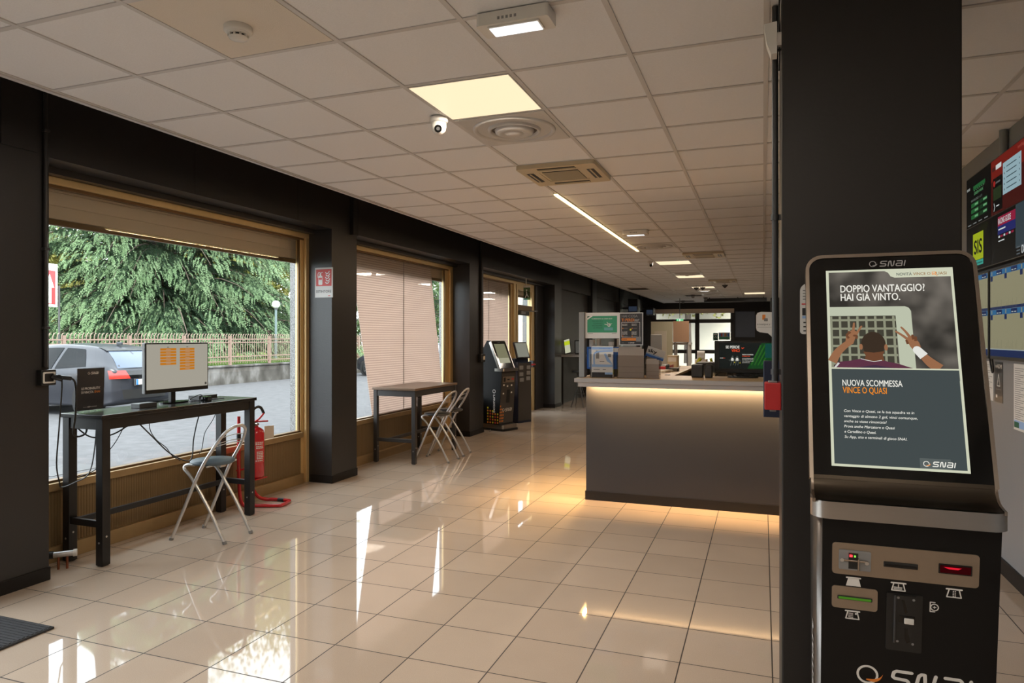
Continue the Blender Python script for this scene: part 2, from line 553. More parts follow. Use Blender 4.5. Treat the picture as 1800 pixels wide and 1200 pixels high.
M['asphalt'] = ramped('worn_asphalt', 5.0, [(0.3, (0.042, 0.042, 0.045)), (0.7, (0.068, 0.068, 0.073))], 0.9, 12)
M['old_concrete'] = ramped('weathered_concrete', 2.2, [(0.36, (0.030, 0.027, 0.022)), (0.54, (0.065, 0.060, 0.053)), (0.72, (0.16, 0.155, 0.15))], 0.9, 8, (1, 1, 0.6))
M['lawn'] = ramped('garden_soil', 3.0, [(0.3, (0.10, 0.16, 0.03)), (0.7, (0.18, 0.27, 0.05))], 0.95)
M['fence'] = mat('faded_pink_brown_paint', (0.20, 0.135, 0.105), 0.6)
M['bark'] = ramped('bark', 6.0, [(0.3, (0.04, 0.03, 0.022)), (0.7, (0.12, 0.09, 0.07))], 0.95, 6, (1, 1, 0.25))


def leaf(name, c1, c2, scale=1.2):
    m = ramped(name, scale, [(0.35, c1), (0.65, c2)], 0.7, 4)
    nt = m.node_tree; out = nt.nodes['Material Output']; b = BS(m)
    t = nt.nodes.new('ShaderNodeBsdfTranslucent'); t.inputs[0].default_value = tuple(c2) + (1,)
    mx = nt.nodes.new('ShaderNodeMixShader'); mx.inputs[0].default_value = 0.3
    nt.links.new(b.outputs[0], mx.inputs[1]); nt.links.new(t.outputs[0], mx.inputs[2]); nt.links.new(mx.outputs[0], out.inputs[0])
    return m


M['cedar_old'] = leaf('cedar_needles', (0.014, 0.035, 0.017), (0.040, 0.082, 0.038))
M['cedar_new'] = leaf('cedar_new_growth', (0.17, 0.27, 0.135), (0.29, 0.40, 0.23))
M['leaf_yellow'] = leaf('yellow_green_leaves', (0.16, 0.17, 0.035), (0.30, 0.28, 0.08), 2.0)
M['leaf_green'] = leaf('mid_green_leaves', (0.04, 0.08, 0.02), (0.12, 0.18, 0.05), 2.0)
M['leaf_dark'] = leaf('dark_green_leaves', (0.016, 0.034, 0.012), (0.045, 0.075, 0.025), 2.0)
M['grass'] = leaf('grass_blades', (0.07, 0.14, 0.025), (0.13, 0.20, 0.05), 2.0)


def snai(mb, x, y, h, z, m, Mx=None, ringm=None, swoosh=None, letters=True, ring=True):
    """ring with a swoosh, then rounded square letters; (x, y) is the lower left, h the letter height"""
    r = h * 0.62; cx = x + r; cy = y + h * 0.5
    n = 28
    o = [(cx + r * math.cos(2 * PI * k / n), cy + r * math.sin(2 * PI * k / n)) for k in range(n)]
    i = [(cx + r * 0.78 * math.cos(2 * PI * k / n), cy + r * 0.78 * math.sin(2 * PI * k / n)) for k in range(n)]
    for k in range(n if ring else 0):
        j = (k + 1) % n
        mb.flat([o[k], o[j], i[j], i[k]], z, ringm or m, Mx)
    sw = swoosh or m
    P = [(cx - r * 0.1, cy - r * 0.52), (cx + r * 0.6, cy - r * 0.55), (cx + r * 1.15, cy - r * 0.25), (cx + r * 1.42, cy + r * 0.25)]
    q = smooth_path([Vector((a, b, 0)) for a, b in P], 5)
    for k in range(len(q) - 1 if ring else 0):
        w0 = h * 0.10 * math.sin(PI * min(1, 0.1 + k / len(q))); w1 = h * 0.10 * math.sin(PI * min(1, 0.1 + (k + 1) / len(q)))
        mb.flat([q[k] + Vector((0, -w0, 0)), q[k + 1] + Vector((0, -w1, 0)), q[k + 1] + Vector((0, w1, 0)), q[k] + Vector((0, w0, 0))], z + 0.0004, sw, Mx)
    if not letters: return
    lx = x + 2 * r + h * 0.62; lw = h * 0.98; gap = h * 0.42
    S = [(1, 1), (0.16, 1), (0.03, 0.9), (0.03, 0.62), (0.16, 0.52), (0.84, 0.48), (0.97, 0.38), (0.97, 0.1), (0.84, 0), (0, 0)]
    Nn = [(0, 0), (0, 0.88), (0.12, 1), (0.32, 1), (0.62, 0.02), (0.84, 0), (0.97, 0.12), (0.97, 1)]
    A = [(0.05, 1), (0.84, 1), (0.97, 0.9), (0.97, 0), (0.14, 0), (0.02, 0.1), (0.02, 0.38), (0.14, 0.5), (0.97, 0.5)]
    I = [(0, 0), (0, 1)]
    for g, w in ((S, lw), (Nn, lw * 0.92), (A, lw), (I, lw * 0.2)):
        mb.stroke([(lx + a * w + 0.22 * b * h, y + b * h) for a, b in g], h * 0.2, z, m, Mx)
        lx += w + gap

# ================================================================== the room
CZ = 2.882            # suspended ceiling
XW = -4.29            # face of the pillars on the window side
XF = -4.577           # face of the window frames
YB = 27.2             # far wall
YN = -3.0             # wall behind
XR = 1.48             # wall on the screen side

struct('floor', MB().box((-4.80, YN - 0.2, -0.12), (XR + 0.2, YB + 0.3, 0.0), M['floor']))
cl = struct('ceiling', MB().box((-3.605, YN, CZ + 0.002), (XR, YB, CZ + 0.03), M['ceil']))
g = MB()
xs = [-3.600 + 0.6025 * k for k in range(9)]
for x in xs:
    g.box((x - 0.012, YN, CZ - 0.004), (x + 0.012, YB, CZ + 0.002), M['tbar'])
y = 2.627 - 0.5985 * 9
while y < YB:
    if y > YN: g.box((-3.6, y - 0.012, CZ - 0.003), (XR, y + 0.012, CZ + 0.0025), M['tbar'])
    y += 0.5985
g.box((-3.630, YN, CZ - 0.012), (-3.600, YB, CZ + 0.05), M['tbar'])
struct('trim_1', g)
struct('slab', MB().box((-4.9, YN - 0.2, 3.55), (XR + 0.3, YB + 0.3, 3.7), M['wall_black']))

PIL = [(2.50, 3.10), (6.165, 6.64), (9.80, 10.36), (14.45, 14.98)]
w = MB()
for y0, y1 in PIL[:4]:
    w.box((-4.70, y0, 0), (XW, y1, 2.70), M['wall_dark'])
w.box((-4.70, YN, 2.70), (XW, 14.98, 3.55), M['wall_dark'])              # beam above the windows
w.box((-4.70, YN, 2.655), (-4.50, 14.4, 2.70), M['wall_dark'])
w.box((-4.90, YN, 0), (XW, -0.9, 2.70), M['wall_dark'])
w.box((-4.70, 13.9, 0), (-4.55, 14.45, 2.70), M['wall_dark'])
w.box((-4.80, 14.98, 0), (-4.42, YB, 3.55), M['wall_brown'])
w.box((-4.42, 14.98, 2.66), (-4.33, YB, 3.55), M['wall_brown'])
for yy in (18.0, 21.8, 25.6):
    w.box((-4.42, yy, 0), (-4.29, yy + 0.5, 3.55), M['wall_dark'])
for yy in (4.3, 5.6):                                                   # joints of the beam cladding
    w.box((XW - 0.002, yy, 2.70), (XW + 0.002, yy + 0.004, 3.5), M['wall_black'])
w.box((XW - 0.01, 2.80, 2.71), (XW + 0.012, 3.02, 3.5), M['wall_dark'])
struct('wall_left', w)
w = MB()
w.box((XR, YN, 0), (XR + 0.15, 9.0, 3.55), M['wall_grey'])
w.box((XR, 9.0, 0), (XR + 0.15, YB, 3.55), M['wall_black'])
struct('wall_right', w)
struct('wall_back', MB().box((-4.9, YN - 0.15, 0), (XR + 0.15, YN, 3.55), M['wall_grey']))
w = MB()                                                                # far wall round its glazed doors
w.box((-4.8, YB, 0), (-4.05, YB + 0.2, 3.55), M['wall_black'])
w.box((-1.02, YB, 0), (XR + 0.15, YB + 0.2, 3.55), M['wall_black'])
w.box((-4.05, YB, 2.64), (-1.02, YB + 0.2, 3.55), M['wall_black'])
struct('wall_front', w)

b = MB()
for y0, y1 in PIL:
    b.box((-4.56, y0 - 0.006, 0), (XW + 0.010, y1 + 0.006, 0.085), M['skirting'], 0.004)
struct('baseboard_left', b)
struct('baseboard_right', MB().box((XR - 0.014, YN, 0), (XR, 9.0, 0.10), M['skirting']))

# column behind the big kiosk
struct('column', MB().box((0.0685, 2.86, 0), (0.671, 3.28, CZ + 0.6), M['column_paint'], 0.006))


def window(n, y0, y1, jr=0.13, jl=0.06, zb=0.545, rib=True):
    """bronze shop window from y0 to y1 with a ribbed panel under the sill"""
    t = thing('window_%d' % n, None, None, (XF, (y0 + y1) / 2, 0), kind='structure')
    f = MB(); G = M['gold']; D = M['gold_dark']
    f.box((XF - 0.10, y0, 2.605), (XF, y1, 2.655), G, 0.004)                # head rail
    f.box((XF - 0.085, y0, 2.585), (XF - 0.03, y1, 2.605), D)
    f.box((XF - 0.10, y0, 0), (XF, y0 + jl, 2.605), G, 0.004)
    f.box((XF - 0.10, y1 - jr, 0), (XF - 0.035, y1, 2.605), G, 0.004)        # stepped right jamb
    f.box((XF - 0.035, y1 - jr * 0.62, 0), (XF, y1 - jr * 0.18, 2.605), G, 0.004)
    f.box((XF - 0.065, y1 - jr - 0.018, zb), (XF - 0.045, y1 - jr, 2.605), D)
    f.box((XF - 0.10, y0 + jl, zb - 0.055), (XF + 0.004, y1 - jr, zb), M['gold_sill'], 0.004)
    f.box((XF - 0.085, y0 + jl, zb), (XF - 0.03, y1 - jr, zb + 0.016), D)
    f.box((XF - 0.10, y0 + jl, 0), (XF, y1 - jr * 0.9, 0.105), M['gold_sill'], 0.004)
    f.build('window_frame', t)
    p = MB(); k = int((y1 - y0 - jl - jr) / 0.022); ya = y0 + jl; dy = (y1 - jr - ya) / k
    v = []; fs = []
    for i in range(k):
        for q, dx in ((0, 0), (0.55, 0), (0.65, 0.003), (0.90, 0.003)):
            yy = ya + (i + q) * dy
            v += [(XF - 0.028 + dx * -1, yy, 0.105), (XF - 0.028 + dx * -1, yy, zb - 0.055)]
    for i in range(len(v) // 2 - 1):
        fs.append((2 * i, 2 * i + 2, 2 * i + 3, 2 * i + 1))
    p.add(v, fs, M['gold_panel'])
    p.box((XF - 0.09, ya, 0.105), (XF - 0.04, y1 - jr, zb - 0.055), D)
    p.build('sill_panel', t)
    MB().box((XF - 0.062, y0 + jl, zb + 0.004), (XF - 0.054, y1 - jr, 2.60), M['glass']).build('pane', t)
    return t


window(1, 3.02, 6.195)
window(2, 6.56, 9.875, jr=0.27)
# third bay: fixed window, then the glazed door
window(3, 10.30, 12.78, jr=0.24)
window(4, -0.85, 2.55, zb=0.12)                                          # shop front beside the entrance mat

d = thing('door_1', None, None, (XF, 13.3, 0), kind='structure')
f = MB(); G = M['gold']
f.box((XF - 0.10, 12.78, 0), (XF, 12.86, 2.655), G, 0.004)
f.box((XF - 0.10, 13.74, 0), (XF, 13.90, 2.655), G, 0.004)
f.box((XF - 0.10, 12.86, 2.50), (XF, 13.74, 2.655), G, 0.004)
f.box((XF - 0.10, 12.86, 2.09), (XF, 13.74, 2.20), M['gold_dark'], 0.004)
f.build('door_frame', d)
f = MB()
f.box((XF - 0.09, 12.87, 0.01), (XF - 0.03, 12.96, 2.085), M['black'], 0.004)
f.box((XF - 0.09, 13.65, 0.01), (XF - 0.03, 13.73, 2.085), M['gold'], 0.004)
f.box((XF - 0.09, 12.96, 2.0), (XF - 0.03, 13.65, 2.085), M['black'], 0.004)
f.box((XF - 0.09, 12.96, 0.01), (XF - 0.03, 13.65, 0.30), M['black'], 0.004)
lf = f.build('door_leaf', d)
h = MB().tube([(XF - 0.03, 12.95, 0.98), (XF + 0.09, 12.95, 0.98), (XF + 0.09, 13.66, 0.98), (XF - 0.03, 13.66, 0.98)], 0.018, M['red_matt'], 10)
h.box((XF - 0.03, 12.90, 0.92), (XF + 0.07, 12.99, 1.06), M['black'], 0.01)
h.box((XF - 0.03, 13.62, 0.92), (XF + 0.07, 13.71, 1.06), M['black'], 0.01)
h.build('push_bar', lf)
MB().box((XF - 0.03, 12.98, 2.02), (XF + 0.03, 13.25, 2.08), M['grey'], 0.006).tube([(XF + 0.02, 13.1, 2.07), (XF + 0.25, 13.35, 2.08), (XF - 0.01, 13.55, 2.10)], 0.008, M['grey'], 6).build('door_closer', lf)
MB().box((XF - 0.064, 12.96, 0.30), (XF - 0.056, 13.65, 2.0), M['glass']).build('pane', d)
MB().box((XF - 0.064, 12.86, 2.20), (XF - 0.056, 13.74, 2.50), M['glass']).build('transom_pane', d)

# granite reveals outside the windows
g = MB()
for y0, y1 in ((6.205, 6.56), (9.88, 10.30), (13.92, 14.5), (2.55, 3.0)):
    g.box((-4.855, y0, -0.1), (-4.70, y1, 3.2), M['granite'])
struct('trim_2', g)

# glazed doors in the far wall
d = thing('door_2', None, None, (-2.5, YB, 0), kind='structure')
f = MB(); F = M['wall_brown']; G = M['gold_dark']
f.box((-4.05, YB - 0.02, 2.47), (-1.02, YB + 0.08, 2.64), M['shutter'], 0.004)
f.box((-4.05, YB - 0.02, 2.10), (-1.02, YB + 0.08, 2.245), F, 0.004)
for x0, x1 in ((-4.05, -3.93), (-2.45, -2.29), (-1.15, -1.02)):
    f.box((x0, YB - 0.02, 0), (x1, YB + 0.08, 2.47), F, 0.004)
for x0, x1 in ((-3.93, -2.45), (-2.29, -1.15)):
    f.box((x0, YB, 0.93), (x1, YB + 0.06, 1.07), F, 0.004)
    f.box((x0, YB, 0.0), (x1, YB + 0.06, 0.16), F, 0.004)
f.build('door_frame', d)
MB().box((-4.0, YB + 0.025, 0.1), (-1.1, YB + 0.033, 2.5), M['glass']).build('pane', d)

# ================================================================== outside
GZ = -0.10
ROAD = MB().box((-17.6, -45, GZ - 0.2), (-4.80, 75, GZ), M['asphalt'])
struct('pavement', ROAD)
struct('yard_pavement', MB().box((-4.80, YB + 0.3, GZ - 0.2), (16, 75, GZ), M['asphalt']))
struct('garden_ground', MB().box((-70, -45, 0.25), (-17.78, 75, 0.50), M['lawn']))
g = MB().box((-17.80, -20, GZ), (-17.60, 60, 0.50), M['old_concrete'])
g.box((-17.84, -20, 0.50), (-17.56, 60, 0.565), M['old_concrete'], 0.01)
props(g.build('low_wall'), 'stained low concrete wall under the picket fence', 'wall', kind='structure')
bw = mat('sunlit_white_wall', (0.58, 0.53, 0.42), 0.8)
g = MB().box((-14, 35.0, GZ), (8, 35.3, 4.6), bw)
props(g.build('yard_wall'), 'bright white wall outside the far glazed doors', 'wall', kind='structure')
MB().box((-8.5, 5.75, GZ), (-7.9, 6.45, GZ + 0.006), M['dark_grey']).build('drain_cover', label='dark square drain cover set in the asphalt outside', cat='drain cover')

# fence: rails, posts and pickets with bent tips
fe = thing('picket_fence', 'faded pink-brown metal picket fence on the low wall', 'fence', (-17.7, 17.0, 0.565))
for z in (1.48, 1.36, 0.86, 0.70):
    MB().box((-17.715, -8, z - 0.018), (-17.685, 45, z + 0.018), M['fence']).build('rail', fe)
for k in range(20):
    yy = 5.0 + 2.05 * k
    MB().box((-17.74, yy - 0.04, 0.56), (-17.66, yy + 0.04, 1.60), M['fence']).build('fence_post', fe)


def picket(mb, yy):
    mb.tube([(-17.7, yy, 0.62), (-17.7, yy, 1.56), (-17.7, yy + 0.015, 1.62), (-17.7, yy + 0.05, 1.66), (-17.7, yy + 0.075, 1.655)], 0.012, M['fence'], 5)
    return mb


pk = picket(MB(), 12.30).build('picket', fe)
for k in range(1, 98):
    c = pk.copy(); COL.objects.link(c); c.parent = fe; c.location = (0, 0.12 * k, 0)
far = MB()
for k in range(70):
    if k < 38: picket(far, 12.30 + 0.12 * (98 + k))
    else: picket(far, 12.30 - 0.12 * (k - 37))
far.build('picket', fe, kind='stuff')


def leaf_mesh(name, verts, mats, midx, parent):
    """triangles from an (n,3,3) array"""
    n = len(verts)
    org = np.array(WM[parent.name].translation)
    me = bpy.data.meshes.new(name)
    co = (verts.reshape(-1, 3) - org).astype(np.float32)
    me.vertices.add(3 * n); me.vertices.foreach_set('co', co.ravel())
    me.loops.add(3 * n); me.loops.foreach_set('vertex_index', np.arange(3 * n, dtype=np.int32))
    me.polygons.add(n); me.polygons.foreach_set('loop_start', np.arange(0, 3 * n, 3, dtype=np.int32))
    for m in mats: me.materials.append(m)
    me.polygons.foreach_set('material_index', midx.astype(np.int32))
    me.update(calc_edges=True); me.validate()
    o = bpy.data.objects.new(name, me); COL.objects.link(o); o.parent = parent
    return o


rng = np.random.default_rng(11)


def cedar(label, x0, y0, height, spread, nb, az0, az1, dens=1.0, seed=3):
    """deodar: tiers of drooping boughs hung with feathered, pendulous sprays"""
    rg = np.random.default_rng(seed)
    t = thing('cedar_tree', label, 'tree', (x0, y0, 0.4), group='cedars beyond the fence')
    tr = MB().tube([(x0, y0, 0.3), (x0 + 0.05, y0, height * 0.5), (x0, y0 + 0.1, height)], [0.32, 0.2, 0.04], M['bark'], 10)
    V = []; MI = []
    nrm = lambda q: q / np.maximum(np.linalg.norm(q, axis=1), 1e-6)[:, None]
    for i in range(nb):
        h = 1.0 + (height - 1.5) * ((i + rg.random()) / nb) ** 1.1
        az = az0 + (az1 - az0) * ((i * 0.618034 + 0.13 * rg.random()) % 1.0)
        L = spread * (1 - h / height) ** 0.62 * (0.66 + 0.45 * rg.random()) + 0.5
        rise = 0.10 + 0.20 * rg.random(); drop = 0.30 + 0.16 * rg.random()
        d = np.array([math.cos(az), math.sin(az), 0.0]); side = np.array([-d[1], d[0], 0.0])
        S = np.linspace(0.05, 1.0, 7)
        tr.tube([(x0 + d[0] * L * s, y0 + d[1] * L * s, h + L * (rise * s - drop * s ** 2.6)) for s in S], [0.05 * (1 - s) + 0.008 for s in S], M['bark'], 4, caps=False)
        m = int((40 + 26 * L) * dens)
        s = 0.06 + 0.96 * rg.random(m) ** 0.72
        sg = rg.choice([-1, 1], m)
        wid = (0.10 + 0.42 * L * s * (1.16 - s)) * rg.random(m) ** 0.7
        base = np.stack([x0 + d[0] * L * s, y0 + d[1] * L * s, h + L * (rise * s - drop * s ** 2.6)], 1)
        base = base + side[None, :] * (sg * wid)[:, None] + d[None, :] * (wid * 0.45)[:, None]
        base[:, 2] -= 0.24 * wid ** 1.5
        ln = (0.26 + 0.36 * rg.random(m)) * (0.65 + 0.55 * s)
        out = d[None, :] * 0.80 + side[None, :] * (sg * 0.55)[:, None] + rg.normal(0, 0.16, (m, 3)); out[:, 2] = 0
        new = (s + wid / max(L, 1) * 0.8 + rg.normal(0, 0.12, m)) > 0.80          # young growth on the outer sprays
        K = 7
        pts = []
        for k in range(K + 1):
            a = k / K
            p = base + out * (ln * 0.80 * (a - 0.30 * a * a))[:, None]
            p[:, 2] += ln * (0.10 * a - 0.78 * a ** 1.8)
            pts.append(p)
        for k in range(K):
            a = k / K
            t_ = nrm(pts[k + 1] - pts[k]); p = pts[k]
            b1 = nrm(np.cross(t_, rg.normal(0, 1, (m, 3)))); b2 = np.cross(t_, b1)
            for q in range(5):
                ph = 2 * PI * q / 5 + rg.random(m) * 0.8
                bs = b1 * np.cos(ph)[:, None] + b2 * np.sin(ph)[:, None]
                dr = nrm(t_ * 1.0 + bs * (0.85 - 0.35 * a))
                bl = ((0.068 + 0.040 * rg.random(m)) * (1.2 - 0.6 * a))[:, None]
                wv = np.cross(dr, bs); wv = nrm(wv + rg.normal(0, 0.3, (m, 3))) * 0.0125
                V.append(np.stack([p - wv, p + wv, p + dr * bl], 1))
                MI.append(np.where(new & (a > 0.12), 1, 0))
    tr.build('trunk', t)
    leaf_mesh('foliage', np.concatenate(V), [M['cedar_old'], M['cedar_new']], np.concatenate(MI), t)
    return t


def broadleaf(name, label, x0, y0, z0, rx, ry, rz, n, m, group=None, size=0.12, trunk=True, seed=5):
    rg = np.random.default_rng(seed)
    t = thing(name, label, 'tree' if trunk else 'hedge', (x0, y0, 0.4), group=group)
    nb = 26
    c = rg.normal(0, 1, (nb, 3)); c /= np.linalg.norm(c, axis=1)[:, None]; c *= (0.5 + 0.5 * rg.random(nb))[:, None]
    k = rg.integers(0, nb, n)
    p = c[k] + rg.normal(0, 0.20, (n, 3))
    p = p * np.array([rx, ry, rz]) + np.array([x0, y0, z0])
    a = rg.normal(0, 1, (n, 3)); a /= np.linalg.norm(a, axis=1)[:, None]
    bb = np.cross(a, rg.normal(0, 1, (n, 3))); bb /= np.linalg.norm(bb, axis=1)[:, None]
    sz = size * (0.6 + 0.8 * rg.random(n))[:, None]
    v = np.stack([p - bb * sz * 0.5, p + bb * sz * 0.5, p + a * sz], 1)
    leaf_mesh('foliage', v, [m], np.zeros(n), t)
    if trunk:
        tr = MB().tube([(x0, y0, 0.3), (x0, y0, z0)], [0.2, 0.1], M['bark'], 8)
        for q in range(8):
            e = c[q] * np.array([rx, ry, rz]) * 0.8 + np.array([x0, y0, z0])
            tr.tube([(x0, y0, z0 - rz * 0.6), tuple(e)], [0.07, 0.02], M['bark'], 5)
        tr.build('trunk', t)
    return t


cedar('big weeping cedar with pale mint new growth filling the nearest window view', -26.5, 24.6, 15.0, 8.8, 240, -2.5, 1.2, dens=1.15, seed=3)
cedar('dark cedar standing behind the fence beyond the second window', -25.0, 45.0, 11.0, 5.5, 80, -2.6, 1.0, dens=0.7, seed=8)
broadleaf('broadleaf_tree', 'yellow-green sunlit tree left of the big cedar', -37.0, 25.6, 5.2, 4.0, 2.6, 3.8, 26000, M['leaf_yellow'], 'trees behind the cedar', 0.22, seed=5)
broadleaf('broadleaf_tree', 'tall yellow-green broadleaf tree behind the street lamp', -30.5, 37.0, 11.0, 4.2, 5.0, 8.0, 36000, M['leaf_yellow'], 'trees behind the cedar', 0.22, seed=6)
broadleaf('broadleaf_tree', 'leafy tree seen through the small side door', -30.0, 57.0, 6.0, 5.0, 8.0, 5.2, 22000, M['leaf_green'], 'trees behind the cedar', 0.26, seed=9)
broadleaf('broadleaf_tree', 'sunny tree leaning over the white yard wall', -3.4, 34.0, 4.2, 3.0, 0.8, 1.3, 9000, M['leaf_yellow'], None, 0.14, seed=10)
broadleaf('broadleaf_tree', 'dense dark green tree filling the gaps behind the big cedar', -38.5, 39.0, 6.6, 3.2, 9.0, 6.4, 80000, M['leaf_dark'], 'trees behind the cedar', 0.30, seed=15)
broadleaf('hedge', 'long low hedge closing the garden behind the big cedar', -35.5, 26.0, 1.6, 1.4, 34.0, 1.5, 50000, M['leaf_green'], None, 0.26, trunk=False, seed=12)
# grass along the top of the low wall
n = 16000
p = np.stack([-18.0 - 1.6 * rng.random(n), 8 + 34 * rng.random(n), np.full(n, 0.502)], 1)
up = np.stack([rng.normal(0, 0.05, n), rng.normal(0, 0.05, n), 0.12 + 0.14 * rng.random(n)], 1)
wv = np.stack([rng.normal(0, 0.012, n), rng.normal(0, 0.02, n), np.zeros(n)], 1)
gt = leaf_mesh('grass', np.stack([p - wv, p + wv, p + up], 1), [M['grass']], np.zeros(n), cl)
gt.parent = None; gt.location = cl.location
props(gt, 'bright green grass strip behind the fence', 'grass', kind='stuff')

# street lamp
t = thing('street_lamp', 'street lamp with a white globe on a grey pole behind the fence', 'street lamp', (-18.6, 22.88, 0.5))
MB().cyl((-18.6, 22.88, 0.45), (-18.6, 22.88, 2.70), 0.05, mat('grey_green_pole', (0.10, 0.14, 0.14), 0.5), 10).build('pole', t)
pr = [(0.16 * math.sin(PI * k / 12), 2.88 - 0.16 * math.cos(PI * k / 12)) for k in range(13)]
MB().lathe(pr, (-18.6, 22.88, 0), mat('opal_globe', (0.8, 0.8, 0.8), 0.3), 20).lathe([(0.07, 2.68), (0.07, 2.73)], (-18.6, 22.88, 0), M['dark_grey'], 12).build('globe', t)

# road sign with an arrow, at the left edge of the first window
t = thing('road_sign', 'red and white road sign with a white arrow seen past the near pillar', 'road sign', (-19.2, 13.6, 0.5))
Ms = frame((-19.2, 13.88, 2.42), (-0.35, 0.94, 0), (0, 0, 1))
s = MB()
s.box((-0.62, 0, -0.02), (0.38, 1.25, 0.0), M['white'], 0.01, M=Ms)
s.rect(-0.58, 0.08, 0.28, 1.05, 0.002, M['red_matt'], Ms)
s.flat([(-0.06, 0.10), (0.10, 0.10), (0.10, 0.56), (0.22, 0.56), (0.02, 0.95), (-0.18, 0.56), (-0.06, 0.56)], 0.004, M['white'], Ms)
s.build('sign_board', t)
MB().cyl((-19.2, 14.18, 0.45), (-19.2, 14.18, 3.05), 0.025, M['dark_grey'], 8).build('post', t)


# ------------------------------------------------------------------ parked cars
def make_car(label, loc, rz, paint, group):
    """small hatchback, tail at x=0, nose towards -x, built at the origin"""
    t = thing('car', label, 'car', (0, 0, 0), group=group)
    glass = mat('dark_car_window', (0.005, 0.006, 0.007), 0.16, spec=0.08)
    # stations along the length: x, half width, sill z, bumper z, belt z, roof z, roof half width
    st = [(0.00, 0.60, 0.34, 0.60, 0.84, 0.86, 0.50), (-0.05, 0.74, 0.26, 0.62, 0.93, 0.99, 0.60), (-0.22, 0.83, 0.22, 0.66, 0.98, 1.16, 0.60), (-0.50, 0.865, 0.20, 0.68, 0.98, 1.37, 0.56),
          (-0.80, 0.87, 0.20, 0.68, 0.965, 1.455, 0.56), (-1.30, 0.865, 0.20, 0.66, 0.94, 1.49, 0.57), (-1.90, 0.865, 0.20, 0.65, 0.92, 1.50, 0.575), (-2.40, 0.865, 0.20, 0.65, 0.905, 1.45, 0.56),
          (-2.85, 0.865, 0.20, 0.65, 0.90, 1.23, 0.54), (-3.15, 0.86, 0.20, 0.64, 0.885, 1.02, 0.60), (-3.55, 0.83, 0.22, 0.60, 0.80, 0.90, 0.58), (-3.82, 0.74, 0.26, 0.52, 0.68, 0.76, 0.50), (-3.94, 0.56, 0.34, 0.46, 0.58, 0.62, 0.40)]

    def section(q):
        x, w_, s_, b_, g_, r_, rw = q
        return [Vector((x, 0, s_)), Vector((x, w_ * 0.9, s_)), Vector((x, w_ * 0.985, s_ + 0.12)), Vector((x, w_, b_)), Vector((x, w_ * 0.975, g_)), Vector((x, (w_ * 0.94 + rw) / 2 + 0.015, (g_ + r_) / 2 + 0.01)),
                Vector((x, rw, r_ - 0.035)), Vector((x, rw * 0.75, r_ - 0.006)), Vector((x, 0, r_ + 0.012))]
    # smooth along the length
    cols = []
    for j in range(9):
        cols.append(smooth_path([section(q)[j] for q in st], 4))
    ns = len(cols[0])
    rows = [smooth_path([cols[j][i] for j in range(9)], 3) for i in range(ns)]
    nr = len(rows[0])
    bd = MB()
    for sg in (1, -1):
        v = [Vector((p.x, p.y * sg, p.z)) for r in rows for p in r]
        fs = []
        for i in range(ns - 1):
            for k in range(nr - 1):
                q = (i * nr + k, i * nr + k + 1, (i + 1) * nr + k + 1, (i + 1) * nr + k)
                fs.append(q if sg == 1 else q[::-1])
        bd.add(v, fs, paint, True)
        for i in (0, ns - 1):
            vv = [Vector((p.x, p.y * sg, p.z)) for p in rows[i]]
            bd.add(vv, [list(range(len(vv)))], paint)
    body = bd.build('body', t)

    def at(x, f, sg, off=0.006):
        """point of the shell at length x; f is the index along the section"""
        i = min(range(ns), key=lambda q: abs(cols[4][q].x - x))
        j = i + 1 if cols[4][i].x > x and i + 1 < ns else max(i - 1, 0)
        den = cols[4][j].x - cols[4][i].x
        u = 0 if abs(den) < 1e-6 else (x - cols[4][i].x) / den
        ff = f * 3; k = min(int(ff), nr - 2); fr = ff - k
        A = rows[i][k].lerp(rows[i][k + 1], fr); B = rows[j][k].lerp(rows[j][k + 1], fr)
        p = A.lerp(B, u)
        n_ = Vector((0, 0.92, 0.38)) if f < 6.2 else Vector((0, 0.1, 1))
        p = p + n_ * off
        return Vector((p.x, p.y * sg, p.z))

    def patch(mb, quad, m, sg, off=0.008, n=6):
        """quad of (x, f) corners laid on the shell"""
        (a, b_, c, d_) = quad
        v = []; fs = []
        for i in range(n + 1):
            for k in range(n + 1):
                s_, r = i / n, k / n
                x = (1 - r) * ((1 - s_) * a[0] + s_ * b_[0]) + r * ((1 - s_) * d_[0] + s_ * c[0])
                f_ = (1 - r) * ((1 - s_) * a[1] + s_ * b_[1]) + r * ((1 - s_) * d_[1] + s_ * c[1])
                v.append(at(x, f_, sg, off))
        for i in range(n):
            for k in range(n):
                q = (i * (n + 1) + k, (i + 1) * (n + 1) + k, (i + 1) * (n + 1) + k + 1, i * (n + 1) + k + 1)
                fs.append(q)
        mb.add(v, fs, m, True)

    for sg in (1, -1):
        mb = MB(); patch(mb, [(-0.72, 4.25), (-1.62, 4.15), (-1.50, 5.75), (-0.98, 5.7)], glass, sg); mb.build('side_window', t)
        mb = MB(); patch(mb, [(-1.72, 4.15), (-2.75, 4.15), (-2.30, 5.75), (-1.60, 5.75)], glass, sg); mb.build('side_window', t)
    # tail: raked window, black strip, lamps, bumper, number plate
    def tailp(y, z, off=0.0):
        """x of the tail at height z"""
        pts = [(0.34, 0.00), (0.60, 0.015), (0.84, 0.0), (0.93, -0.03), (0.99, -0.05), (1.16, -0.22), (1.37, -0.50), (1.455, -0.80)]
        for (z0, x0), (z1, x1) in zip(pts, pts[1:]):
            if z <= z1: return x0 + (x1 - x0) * (z - z0) / (z1 - z0) - 0.10 * (abs(y) / 0.7) ** 4 + off
        return -0.8

